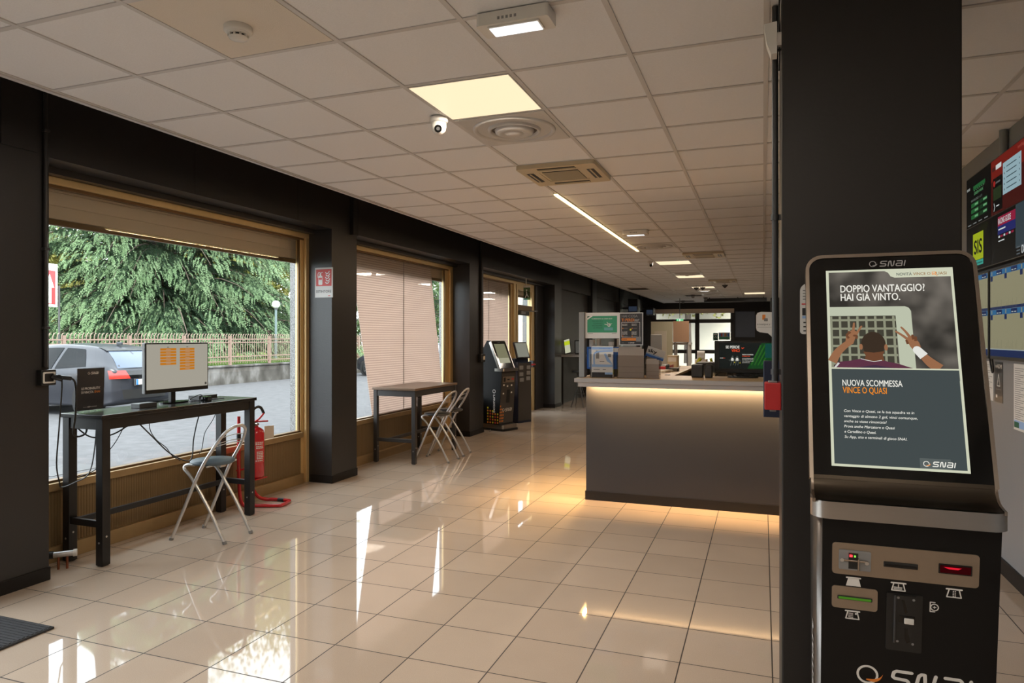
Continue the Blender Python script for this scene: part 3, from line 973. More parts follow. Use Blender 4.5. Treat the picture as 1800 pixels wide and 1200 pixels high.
    def tail(mb, ys, zs, m, off=0.012):
        v = []; fs = []; ny = 9; nz = 5
        for i in range(nz):
            z = zs[0] + (zs[1] - zs[0]) * i / (nz - 1)
            y0 = ys[0][0] + (ys[0][1] - ys[0][0]) * i / (nz - 1); y1 = ys[1][0] + (ys[1][1] - ys[1][0]) * i / (nz - 1)
            for k in range(ny):
                yy = y0 + (y1 - y0) * k / (ny - 1)
                v.append((tailp(yy, z, off), yy, z))
        for i in range(nz - 1):
            for k in range(ny - 1):
                fs.append((i * ny + k, i * ny + k + 1, (i + 1) * ny + k + 1, (i + 1) * ny + k))
        mb.add(v, fs, m, True); return mb
    rear_glass = mat('sky_tinted_rear_window', (0.06, 0.08, 0.12), 0.08, spec=0.4)
    tail(MB(), ((-0.60, -0.50), (0.60, 0.50)), (1.0, 1.36), rear_glass, 0.03).build('rear_window', t)
    tail(MB(), ((-0.54, -0.53), (0.54, 0.53)), (1.36, 1.44), M['black'], 0.06).build('spoiler', t)
    tail(MB(), ((-0.66, -0.68), (0.66, 0.68)), (0.80, 0.94), M['black_gloss'], 0.030).build('tail_strip', t)
    lampm = mat('red_tail_lamp', (0.30, 0.016, 0.010), 0.2, coat=0.3)
    for sg in (1, -1):
        tail(MB(), ((sg * 0.80, sg * 0.80), (sg * 0.42, sg * 0.50)), (0.78, 0.955), lampm, 0.085).build('tail_lamp', t)
    tail(MB(), ((-0.30, -0.30), (0.30, 0.30)), (0.62, 0.77), M['dark_grey'], 0.02).build('plate_recess', t)
    npl = MB().box((0.040, -0.26, 0.64), (0.052, 0.26, 0.75), M['white'], 0.003)
    npl.box((0.050, 0.215, 0.64), (0.055, 0.262, 0.75), M['ink_blue']); npl.box((0.050, -0.262, 0.64), (0.055, -0.215, 0.75), M['ink_blue'])
    npl.build('number_plate', t)
    tail(MB(), ((-0.66, -0.70), (0.66, 0.70)), (0.35, 0.55), M['black'], 0.035).build('lower_bumper', t)
    Mt = frame((0.05, 0.48, 0.855), (0, -1, 0), (0, 0, 1))
    MB().text('YARIS', 0, 0, 0.20, 0.035, 0.0, M['ink_white'], Mt).build('badge', t)
    MB().box((-0.82, -0.02, 1.47), (-0.66, 0.02, 1.54), paint, 0.015).build('aerial_fin', t)
    for xw in (-0.64, -3.20):
        for sg in (1, -1):
            c = (xw, sg * 0.80, 0.31)
            Mw = frame(c, (1, 0, 0), (0, 0, 1 * sg))
            ar = MB().prism([(0.40 * math.cos(2 * PI * k / 28), 0.40 * math.sin(2 * PI * k / 28)) for k in range(28)], -0.07, -0.066 + 0.147, M['black'], M=frame((xw, sg * 0.80, 0.33), (1, 0, 0), (0, 0, sg)) @ Matrix.Scale(-1, 4, (0, 0, 1)))
            ar.build('wheel_arch', t)
            prf = [(0.10, -0.10), (0.29, -0.10), (0.315, -0.07), (0.315, 0.05), (0.29, 0.095), (0.22, 0.10)]
            Mx = Matrix.Translation(Vector(c)) @ Matrix.Rotation(-sg * PI / 2, 4, 'X')
            wh = MB().lathe(prf, (0, 0, 0), M['cable'], 24, Mx)
            wheel = wh.build('wheel', t)
            rm = MB().lathe([(0.215, 0.098), (0.20, 0.06), (0.06, 0.075), (0.0, 0.08)], (0, 0, 0), M['grey'], 24, Mx)
            for k in range(5):
                a = 2 * PI * k / 5
                rm.box((0.05, -0.025, 0.07), (0.21, 0.025, 0.10), M['alu'], 0.008, Mx @ Matrix.Rotation(a, 4, 'Z'))
            rm.build('rim', wheel)
    t.location = loc; t.rotation_euler = (0, 0, rz)
    return t


car_paint = mat('blue_grey_car_paint', (0.020, 0.0215, 0.028), 0.32, 0.25, coat=0.10)
c0 = make_car('blue-grey small hatchback parked outside the first window, tail towards the shop', (-12.52, 11.17, GZ + 0.005), 0.0, car_paint, None)
dup(c0, (-12.6, 26.2, GZ + 0.005), 0.0, 'dark small car parked farther off, seen past the blind of the second window')

# ================================================================== on the ceiling
M['led'] = glow('lit_panel_diffuser', (1.0, 0.80, 0.52), 1.13)
M['led_far'] = M['led']
M['strip'] = glow('lit_strip', (1.0, 0.70, 0.30), 5.0)
M['cool_led'] = glow('lit_emergency_lens', (0.95, 0.97, 1.0), 1.6)
PANEL_W = 14.0
XC0, XC1 = -1.7925 + 0.014, -1.190 - 0.014     # the tile column with the lamps


def area(name, parent, loc, sx, sy, w, col=(1.0, 0.87, 0.72), rot=(0, 0, 0)):
    L = bpy.data.lights.new(name, 'AREA'); L.shape = 'RECTANGLE'; L.size = sx; L.size_y = sy; L.energy = w; L.color = col
    o = bpy.data.objects.new(name, L); COL.objects.link(o)
    o.parent = parent
    o.location = WM[parent.name].inverted() @ Vector(loc); o.rotation_euler = rot
    return o


def led_panel(label, x0, x1, y0, y1, watt=None):
    t = thing('ceiling_light_panel', label, 'ceiling light', ((x0 + x1) / 2, (y0 + y1) / 2, CZ - 0.006), group='square warm light panels in the ceiling grid')
    MB().box((x0, y0, CZ - 0.006), (x1, y1, CZ - 0.0005), M['tbar']).build('frame', t)
    MB().box((x0 + 0.006, y0 + 0.006, CZ - 0.008), (x1 - 0.006, y1 - 0.006, CZ - 0.0055), M['led']).build('diffuser', t)
    area('panel_light', t, ((x0 + x1) / 2, (y0 + y1) / 2, CZ - 0.012), x1 - x0 - 0.05, y1 - y0 - 0.05, watt or PANEL_W)
    return t


led_panel('large glowing square light panel nearest in the ceiling', XC0, XC1, 3.24, 3.80)
led_panel('glowing square panel beside the second ceiling cassette, after the light strip', XC0, XC1, 12.17, 12.75)
led_panel('glowing square panel directly after a round air diffuser, far down the ceiling', XC0, XC1, 15.12, 15.72)
led_panel('small far glowing panel partly covered by two hanging cones', XC0, XC1, 18.62, 19.22)
led_panel('far right glowing panel by the black hanging screen', -0.53, 0.06, 21.55, 22.35)
for x0, yy in ((-1.78, -1.55), (-0.57, 0.25)):           # unseen fill panels added above and behind the viewer
    led_panel('added unseen fill light panel near the entrance', x0, x0 + 0.575, yy, yy + 0.57, PANEL_W * 0.7)
led_panel('added unseen fill light panel nearest to the back wall', 0.63, 1.205, -2.15, -1.58, PANEL_W * 0.5)  # out of view too, added to brighten the room

# the light strip let into the grid
t = thing('light_strip', 'long thin warm light strip along the ceiling grid', 'light strip', (-1.80, 8.3, CZ - 0.02))
MB().box((-1.820, 6.08, CZ - 0.010), (-1.780, 10.55, CZ - 0.002), M['alu']).build('profile', t)
MB().box((-1.817, 6.09, CZ - 0.019), (-1.783, 10.54, CZ - 0.010), M['strip']).build('diffuser', t)
area('strip_light', t, (-1.80, 8.3, CZ - 0.03), 0.03, 4.4, 16.0, (1.0, 0.66, 0.36))


def round_diffuser(label, x0, y0):
    x1, y1 = x0 + 0.575, y0 + 0.575; cx, cy = (x0 + x1) / 2, (y0 + y1) / 2
    t = thing('air_diffuser', label, 'air diffuser', (cx, cy, CZ - 0.03), group='round air diffusers in square plates')
    pm = M['diff']
    MB().box((x0, y0, CZ - 0.008), (x1, y1, CZ - 0.001), pm, 0.003).build('plate', t)
    r = MB()
    c = (cx, cy, CZ - 0.008)
    r.lathe([(0.265, 0.0), (0.262, -0.010), (0.25, -0.013), (0.24, -0.008), (0.235, 0.0)], c, pm, 40, caps=False)
    r.lathe([(0.170, 0.0), (0.165, -0.016), (0.155, -0.018), (0.148, -0.010), (0.145, 0.0)], c, pm, 40, caps=False)
    r.build('ring', t)
    MB().lathe([(0.146, -0.0006), (0.09, -0.0008), (0.0, -0.001)], c, M['throat'], 32, caps=False).build('throat', t)
    k = MB().lathe([(0.126, -0.004), (0.120, -0.022), (0.082, -0.030), (0.074, -0.026), (0.06, -0.024)], c, pm, 32, caps=False)
    k.lathe([(0.06, -0.024), (0.05, -0.034), (0.02, -0.040), (0.0, -0.041)], c, pm, 24, caps=False)
    k.build('cone', t)
    return t


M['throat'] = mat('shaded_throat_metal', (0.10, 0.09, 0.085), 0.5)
M['diff'] = mat('grey_white_diffuser', (0.60, 0.58, 0.56), 0.3)
round_diffuser('round air diffuser right behind the nearest light panel', XC0, 3.83)
round_diffuser('round air diffuser at the end of the light strip', XC0, 9.83)
round_diffuser('round air diffuser touching the front of the third light panel', XC0, 14.48)
round_diffuser('small far air diffuser behind the panel with hanging cones', XC0, 20.3)
round_diffuser('farthest air diffuser before the black ceiling beam', XC0, 21.75)


def cassette(label, x0, y0, s=0.62):
    x1, y1 = x0 + s, y0 + s
    t = thing('air_conditioner_cassette', label, 'air conditioner', ((x0 + x1) / 2, (y0 + y1) / 2, CZ - 0.035), group='cream ceiling air conditioner cassettes')
    C_ = M['cream']; z0 = CZ - 0.034
    cx, cy = (x0 + x1) / 2, (y0 + y1) / 2
    b = MB()
    o = rrect(x0, y0, x1, y1, 0.02, 3); i = rrect(cx - 0.17, cy - 0.17, cx + 0.17, cy + 0.17, 0.01, 3)
    b.ring(o, i, z0, CZ - 0.002, C_)
    b.build('housing', t)
    g = MB().box((cx - 0.17, cy - 0.17, z0 + 0.004), (cx + 0.17, cy + 0.17, CZ - 0.004), C_)
    g.box((cx - 0.145, cy - 0.15, z0 - 0.001), (cx + 0.145, cy + 0.15, z0 + 0.004), M['dark_grey'])
    for k in range(26):
        yy = cy - 0.148 + k * 0.0118
        g.box((cx - 0.145, yy, z0 - 0.003), (cx + 0.145, yy + 0.005, z0 + 0.001), C_)
    g.build('intake_grille', t)
    for a in range(4):
        R = Matrix.Translation((cx, cy, 0)) @ Matrix.Rotation(a * PI / 2, 4, 'Z')
        v = MB().box((-0.15, -0.272, z0 - 0.002), (0.15, -0.215, z0 + 0.006), M['black'], M=R)
        v.box((-0.15, -0.250, z0 - 0.006), (0.15, -0.238, z0 + 0.001), C_, M=R)
        v.build('louvre', t)
    return t


cassette('cream air conditioner cassette nearest in the ceiling, before the light strip', -1.805, 5.01)
cassette('cream air conditioner cassette beside the second light panel', -1.195, 11.05)
cassette('far cream air conditioner cassette with a cone hanging below it', -1.19, 16.5)


def emergency(label, cx, cy, w=0.31, d=0.125):
    t = thing('emergency_light', label, 'emergency light', (cx, cy, CZ - 0.055), group='white emergency lights on the ceiling')
    b = MB().prism(rrect(cx - w / 2, cy - d / 2, cx + w / 2, cy + d / 2, 0.012, 3), CZ - 0.055, CZ - 0.004, M['white'])
    b.box((cx + 0.02, cy + d / 2 - 0.001, CZ - 0.04), (cx + 0.11, cy + d / 2 + 0.0005, CZ - 0.03), M['ink_grey'])
    for q in range(5):
        b.box((cx - 0.06 + 0.018 * q, cy - d / 2 - 0.0005, CZ - 0.04), (cx - 0.05 + 0.018 * q, cy - d / 2 + 0.001, CZ - 0.028), M['ink_grey'])
    b.build('housing', t)
    MB().prism(rrect(cx - w * 0.36, cy - d * 0.38, cx + w * 0.36, cy + d * 0.38, 0.006, 3), CZ - 0.062, CZ - 0.054, M['white']).build('bezel', t)
    MB().box((cx - w * 0.335, cy - d * 0.31, CZ - 0.064), (cx + w * 0.335, cy + d * 0.31, CZ - 0.060), M['cool_led']).build('lens', t)
    return t


emergency('white emergency light box nearest in the ceiling, at the top edge', -0.955, 2.66)
emergency('white emergency light box between the light strip and the second diffuser', -1.49, 8.56)
emergency('far white emergency light box behind the panel with hanging cones', -1.52, 19.7)


def camera_dome(label, x, y, yaw):
    t = thing('security_camera', label, 'security camera', (x, y, CZ - 0.10), group='white dome security cameras')
    MB().lathe([(0.055, 0.0), (0.056, -0.018), (0.050, -0.030), (0.0, -0.030)], (x, y, CZ - 0.004), M['white'], 24).build('base', t)
    b = MB().lathe([(0.044, -0.030), (0.046, -0.055), (0.040, -0.080), (0.024, -0.098), (0.0, -0.103)], (x, y, CZ - 0.004), M['white'], 24)
    b.build('ball', t)
    e = MB(); dx, dy = math.cos(yaw), math.sin(yaw); z = CZ - 0.075
    e.cyl((x + dx * 0.022, y + dy * 0.022, z), (x + dx * 0.050, y + dy * 0.050, z - 0.008), 0.023, M['black_gloss'], 16)
    e.cyl((x + dx * 0.048, y + dy * 0.048, z - 0.0075), (x + dx * 0.052, y + dy * 0.052, z - 0.0085), 0.011, M['dark_grey'], 12)
    e.build('lens', t)
    return t


camera_dome('white dome security camera at the corner of the nearest light panel', -1.845, 3.75, -1.2)
camera_dome('white dome security camera at the corner of the second light panel', -1.85, 12.1, -1.2)

# beige tile with a smoke detector
props(MB().box((-2.388, 2.04, CZ - 0.001), (-1.812, 2.614, CZ + 0.0015), M['tile_beige']).build('ceiling_tile'), 'odd beige ceiling tile carrying the smoke detector', 'ceiling tile')
t = thing('smoke_detector', 'round white smoke detector on the beige ceiling tile', 'smoke detector', (-2.115, 2.36, CZ - 0.05))
c = (-2.115, 2.36, CZ)
MB().lathe([(0.058, -0.001), (0.060, -0.020), (0.056, -0.026), (0.048, -0.028)], c, M['white'], 32).build('base', t)
s = MB().lathe([(0.048, -0.026), (0.047, -0.034), (0.036, -0.036)], c, M['white'], 32)
for k in range(10):
    a = 2 * PI * k / 10
    s.box((0.032, -0.004, -0.046), (0.042, 0.004, -0.034), M['white'], M=Matrix.Translation(c) @ Matrix.Rotation(a, 4, 'Z'))
s.lathe([(0.040, -0.046), (0.038, -0.052), (0.0, -0.054)], c, M['white'], 32)
s.lathe([(0.034, -0.036), (0.034, -0.047)], c, M['dark_grey'], 24)
s.build('sensor_head', t)

# hanging cones, small sensors, grilles and the black beam far off
for lab, x, yy in (('left of two small dark cones hanging before a far panel', -1.62, 18.3), ('right of two small dark cones hanging before a far panel', -1.46, 18.3), ('single small dark cone hanging below the far cassette', -0.88, 17.7)):
    t = thing('pendant_cone', lab, 'speaker', (x, yy, CZ - 0.12), group='small cones hanging from the ceiling')
    MB().cyl((x, yy, CZ - 0.05), (x, yy, CZ - 0.002), 0.006, M['dark_grey'], 6).build('stem', t)
    MB().lathe([(0.075, -0.045), (0.06, -0.07), (0.012, -0.12), (0.0, -0.12)], (x, yy, CZ), M['dark_grey'], 16).build('cone', t)
for lab, x0, x1, yy in (('dark slot grille in the ceiling along the left wall', -3.47, -2.95, 18.6), ('dark slot grille with a dome far down the ceiling', -2.33, -1.80, 22.2), ('pale slot grille at the far end of the ceiling', -3.05, -2.35, 25.6)):
    t = thing('ceiling_grille', lab, 'ceiling grille', ((x0 + x1) / 2, yy, CZ - 0.02), group='slot grilles in the ceiling')
    MB().box((x0, yy, CZ - 0.014), (x1, yy + 0.55, CZ - 0.003), M['gold_dark'], 0.003).build('grille_frame', t)
    s = MB()
    for k in range(8): s.box((x0 + 0.03, yy + 0.03 + k * 0.063, CZ - 0.020), (x1 - 0.03, yy + 0.06 + k * 0.063, CZ - 0.012), M['dark_grey'])
    s.build('slat', t)
for lab, x, yy in (('dark dome under the far slot grille', -2.06, 22.15), ('dark dome near the far end of the ceiling', -2.72, 25.5), ('dark dome under the end of the black beam', -1.80, 23.75), ('pale dome right of the black beam', 0.0 - 0.55, 25.0)):
    t = thing('dome_sensor', lab, 'sensor', (x, yy, CZ - 0.09), group='small far domes on the ceiling')
    MB().lathe([(0.07, -0.003), (0.07, -0.03), (0.06, -0.035)], (x, yy, CZ), M['dark_grey'], 16).build('base', t)
    MB().lathe([(0.058, -0.035), (0.05, -0.08), (0.03, -0.10), (0.0, -0.105)], (x, yy, CZ), M['grey'], 16).build('dome', t)
t = thing('track_beam', 'black beam slung under the far end of the ceiling', 'ceiling beam', (-0.9, 23.95, CZ - 0.16))
MB().box((-1.86, 23.9, CZ - 0.15), (0.12, 24.0, CZ - 0.03), M['black'], 0.005).build('beam', t)
for x in (-1.7, -0.8, 0.0): MB().box((x, 23.93, CZ - 0.04), (x + 0.03, 23.97, CZ - 0.003), M['black']).build('bracket', t)
t = thing('hanging_screen', 'black panel hanging edge on beside the column', 'screen', (0.30, 14.0, 1.9))
MB().box((0.135, 13.96, 1.95), (1.0, 14.05, 2.30), M['black'], 0.01).build('housing', t)
MB().cyl((0.5, 14.0, 2.30), (0.5, 14.0, CZ - 0.003), 0.02, M['black'], 8).build('hanger', t)

# ================================================================== on the window side
# conduit and double socket on the first pillar
t = thing('conduit', 'thin black conduit running down the near pillar edge', 'conduit', (XW + 0.014, 3.065, 1.35))
MB().tube([(XW + 0.016, 3.068, 3.50), (XW + 0.016, 3.068, 1.36)], 0.013, M['wall_dark'], 10).build('pipe', t)
for z in (2.85, 2.1, 1.6): MB().box((XW - 0.001, 3.05, z), (XW + 0.034, 3.086, z + 0.018), M['dark_grey'], 0.003).build('clip', t)
t = thing('power_socket', 'black double socket with a white rim at the near pillar', 'power socket', (XW + 0.03, 3.10, 1.27))
MB().box((XW - 0.001, 3.02, 1.245), (XW + 0.045, 3.118, 1.345), M['black'], 0.006).build('box', t)
Ms = frame((XW + 0.022, 3.119, 1.295), (-1, 0, 0), (0, 0, 1))
Ms = frame((XW + 0.046, 3.068, 1.295), (0, 1, 0), (0, 0, 1))
MB().ring(rrect(-0.040, -0.036, 0.040, 0.036, 0.008), rrect(-0.030, -0.026, 0.030, 0.026, 0.006), 0, 0.004, M['white'], M=Ms).build('rim', t)
MB().rect(-0.030, -0.026, 0.030, 0.026, 0.001, M['black'], Ms).build('plate', t)
for nm, lab, p in (('charger_cable', 'thin black cable dangling from the socket to the floor edge', [(-4.22, 3.09, 1.30), (-4.20, 3.12, 1.28), (-4.235, 3.13, 1.0), (-4.22, 3.10, 0.75), (-4.235, 3.13, 0.62), (-4.28, 3.18, 0.575), (-4.38, 3.34, 0.565), (-4.47, 3.52, 0.59), (-4.54, 3.62, 0.75), (-4.57, 3.66, 0.95)]),
                   ('power_cable', 'thick black cable with a plug looping from the socket to the table', [(-4.225, 3.10, 1.30), (-4.18, 3.17, 1.285), (-4.18, 3.20, 1.22), (-4.19, 3.205, 1.05), (-4.21, 3.205, 0.93), (-4.24, 3.26, 0.895), (-4.30, 3.36, 0.90), (-4.40, 3.45, 0.93)])):
    r_ = 0.0045 if nm == 'charger_cable' else 0.0065
    t = thing(nm, lab, 'cable', p[0], group='cables at the socket')
    MB().tube(p, r_, M['cable'], 6, sub=6).build('cord', t)
    MB().cyl(Vector(p[0]) + Vector((-0.022, -0.005, 0)), p[1], 0.014, M['black'], 8).build('plug', t)

# radiator valve at the floor
t = thing('radiator_valve', 'small radiator valve on copper pipes at the foot of the near pillar', 'valve', (-4.40, 3.28, 0))
v = MB(); v.cyl((-4.44, 3.24, 0.10), (-4.36, 3.32, 0.10), 0.020, M['alu'], 12); v.cyl((-4.46, 3.22, 0.10), (-4.44, 3.24, 0.10), 0.026, M['black'], 12); v.cyl((-4.36, 3.32, 0.10), (-4.345, 3.335, 0.10), 0.025, M['white'], 12)
v.build('body', t)
cop = mat('copper_pipe', (0.30, 0.10, 0.05), 0.35, 0.8)
for a, q in ((-4.42, 3.26), (-4.385, 3.295)): MB().cyl((a, q, 0.0), (a, q, 0.09), 0.008, cop, 8).build('pipe', t)

rug = MB().box((-4.25, 1.75, 0.0), (-3.54, 2.59, 0.012), M['mat_rug'], 0.004)
for k in range(36):
    rug.box((-4.24, 1.765 + 0.0228 * k, 0.011), (-3.55, 1.778 + 0.0228 * k, 0.0155), M['mat_rug'])
props(rug.build('entrance_mat'), 'ribbed dark grey entrance mat in the bottom corner', 'mat')


def bar_table(name, label, x0, x1, y0, y1, zt, mt, ml, leg, over, apron=0.075):
    t = thing(name, label, 'high table', ((x0 + x1) / 2, (y0 + y1) / 2, 0))
    MB().box((x0, y0, zt - 0.028), (x1, y1, zt), mt, 0.004).build('tabletop', t)
    xa, xb, ya, yb = x0 + over, x1 - over, y0 + over, y1 - over
    for x in (xa, xb - leg):
        for yy in (ya, yb - leg):
            l = MB().box((x, yy, 0.006), (x + leg, yy + leg, zt - 0.028), ml, 0.003).build('leg', t)
            c_ = MB().box((x + 0.008, yy + 0.008, 0), (x + leg - 0.008, yy + leg - 0.008, 0.008), M['black'])
            c_.cyl((x + leg, yy + leg / 2, 0.2), (x + leg + 0.002, yy + leg / 2, 0.2), 0.007, M['alu'], 8)
            c_.cyl((x + leg / 2, yy, 0.16), (x + leg / 2, yy - 0.002, 0.16), 0.007, M['alu'], 8)
            c_.build('foot_and_bolt', l)
    zl = zt - 0.028
    for yy in (ya + 0.008, yb - 0.03): MB().box((xa + leg, yy, zl - apron), (xb - leg, yy + 0.022, zl), ml, 0.002).build('apron', t)
    for x in (xa + 0.008, xb - 0.03): MB().box((x, ya + leg, zl - apron), (x + 0.022, yb - leg, zl), ml, 0.002).build('apron', t)
    for yy in (ya + 0.008, yb - 0.033): MB().box((xa + leg, yy, 0.26), (xb - leg, yy + 0.025, 0.305), ml, 0.002).build('stretcher', t)
    MB().box(((xa + xb) / 2 - 0.11, ya + 0.03, 0.262), ((xa + xb) / 2 - 0.085, yb - 0.03, 0.303), ml, 0.002).build('stretcher', t)
    return t


bar_table('bar_table', 'black high table with a monitor on it in the first window', -4.565, -4.165, 3.375, 4.875, 1.025, M['table_top'], M['table_leg'], 0.062, 0.012)
bar_table('bar_table', 'brown-topped high table with grey legs in front of the blind', -4.56, -3.955, 7.40, 8.62, 0.925, M['wood_top'], M['table_leg2'], 0.05, 0.012)

TT = 1.025
# monitor
t = thing('computer_monitor', 'thin black monitor showing orange lists on the black high table', 'monitor', (-4.40, 4.20, TT))
Mm = frame((-4.375, 3.905, 1.118), (0, 1, 0), (0, 0, 1))      # x along the table, y up, z to the room
MB().box((0, 0, -0.035), (0.625, 0.388, -0.004), M['grey'], 0.006, M=Mm).box((0, 0, -0.006), (0.625, 0.388, 0.0), M['black'], 0.003, M=Mm).build('housing', t)
s = MB()
scr = glow('pale_screen', srgb(162, 157, 144), 1.0); so = glow('screen_orange', srgb(188, 116, 32), 1.0); sd = glow('screen_dark', srgb(70, 66, 60), 1.0)
s.rect(0.010, 0.030, 0.615, 0.378, 0.0012, scr, Mm)
for cx, n_, w0 in ((0.135, 6, 0.155), (0.325, 8, 0.150)):
    s.rect(cx + 0.065, 0.352, cx + 0.085, 0.356, 0.0018, sd, Mm)
    for k in range(n_):
        s.rect(cx, 0.328 - 0.0225 * k, cx + w0, 0.346 - 0.0225 * k, 0.0018, so, Mm)
        s.rect(cx + 0.055, 0.3355 - 0.0225 * k, cx + 0.10, 0.3385 - 0.0225 * k, 0.0022, scr, Mm)
s.rect(0.585, 0.040, 0.605, 0.060, 0.0018, sd, Mm)
s.build('display', t)
MB().box((-4.45, 4.19, TT + 0.01), (-4.42, 4.235, 1.25), M['black'], 0.004).build('stand_post', t)
MB().prism([( -4.44 + 0.085 * math.cos(2 * PI * k / 32), 4.235 + 0.125 * math.sin(2 * PI * k / 32)) for k in range(32)], TT, TT + 0.012, M['black_gloss']).build('stand_base', t)

# notice in a clear stand
t = thing('sign_holder', 'black notice in a clear upright stand on the near end of the table', 'notice', (-4.45, 3.51, TT))
Mh = frame((-4.442, 3.40, TT + 0.004), (-0.06, 1, 0), (0.04, 0, 1))
MB().box((0, 0, -0.004), (0.226, 0.31, 0.0), M['plexi'], M=Mh).box((0, -0.003, -0.03), (0.226, 0.0, 0.03), M['plexi'], M=Mh).build('holder', t)
s = MB().box((0.004, 0.010, -0.0035), (0.222, 0.304, -0.0005), M['poster_dark'], M=Mh)
snai(s, 0.085, 0.262, 0.014, 0.0008, M['ink_white'], Mh)
s.text("LE PROBABILITA'", 0.038, 0.155, 0.150, 0.016, 0.0008, M['ink_white'], Mh, 0.012)
s.text('DI VINCITA', 0.038, 0.128, 0.096, 0.016, 0.0008, M['ink_white'], Mh, 0.012)
s.text('SNAI', 0.141, 0.128, 0.047, 0.016, 0.0008, M['ink_orange'], Mh, 0.012)
s.text('ADM', 0.088, 0.028, 0.026, 0.010, 0.0008, M['ink_white'], Mh, 0.01); s.rect(0.055, 0.030, 0.085, 0.034, 0.0008, M['ink_grey'], Mh); s.rect(0.118, 0.028, 0.165, 0.036, 0.0008, M['ink_grey'], Mh)
s.build('print', t)

props(MB().box((-4.40, 3.80, TT), (-4.31, 3.955, TT + 0.034), M['dark_grey'], 0.004).build('power_adapter'), 'dark grey block adapter lying left of the monitor foot', 'power adapter')
t = thing('set_top_box', 'flat black box with a coiled lead right of the monitor foot', 'media box', (-4.45, 4.56, TT))
MB().box((-4.52, 4.46, TT), (-4.40, 4.66, TT + 0.038), M['black'], 0.004).build('case', t)
MB().tube([(-4.40, 4.50, TT + 0.03), (-4.36, 4.42, TT + 0.05), (-4.40, 4.36, TT + 0.02), (-4.36, 4.33, TT + 0.006), (-4.34, 4.36, TT + 0.006), (-4.345, 4.56, TT + 0.006), (-4.33, 4.66, TT + 0.006)], 0.004, M['cable'], 6, sub=6).build('lead', t)
t = thing('barcode_scanner', 'small glossy black scanner in front of the flat black box', 'scanner', (-4.29, 4.42, TT))
MB().prism(rrect(-4.325, 4.385, -4.255, 4.455, 0.02), TT, TT + 0.038, M['black_gloss'], smooth=True).build('case', t)
MB().box((-4.254, 4.40, TT + 0.010), (-4.250, 4.44, TT + 0.032), M['dark_grey']).build('window', t)
for lab, p in (('black cable sagging below the black table to the glass and back up', [(-4.30, 3.75, 0.95), (-4.36, 3.95, 0.80), (-4.40, 4.15, 0.64), (-4.42, 4.33, 0.545), (-4.42, 4.40, 0.56), (-4.42, 4.42, 0.72), (-4.44, 4.50, 0.90), (-4.47, 4.62, 1.0)]),
               ('thin black lead dropping from under the monitor', [(-4.36, 3.93, 0.95), (-4.36, 3.935, 0.85), (-4.39, 4.02, 0.76), (-4.42, 4.14, 0.68), (-4.44, 4.22, 0.60), (-4.44, 4.30, 0.55)]),
               ('thin black lead kinked below the right half of the table', [(-4.44, 4.70, 1.0), (-4.45, 4.72, 0.94), (-4.45, 4.66, 0.84), (-4.44, 4.56, 0.74), (-4.44, 4.53, 0.62), (-4.44, 4.50, 0.575)]),
               ('black cable slung between the two near legs of the black table', [(-4.50, 3.44, 0.93), (-4.42, 3.50, 0.85), (-4.34, 3.60, 0.86), (-4.30, 3.72, 0.93), (-4.32, 3.78, 0.97)]),
               ('thin black lead running down the near end of the black table to the sill', [(-4.32, 3.70, 0.95), (-4.38, 3.66, 0.80), (-4.44, 3.60, 0.68), (-4.49, 3.58, 0.60), (-4.55, 3.50, 0.56)])):
    t = thing('cable', lab, 'cable', p[0], group='leads hanging under the black table')
    MB().tube(p, 0.0050 if 'cable' in lab else 0.0032, M['cable'], 6, sub=8).build('cord', t)


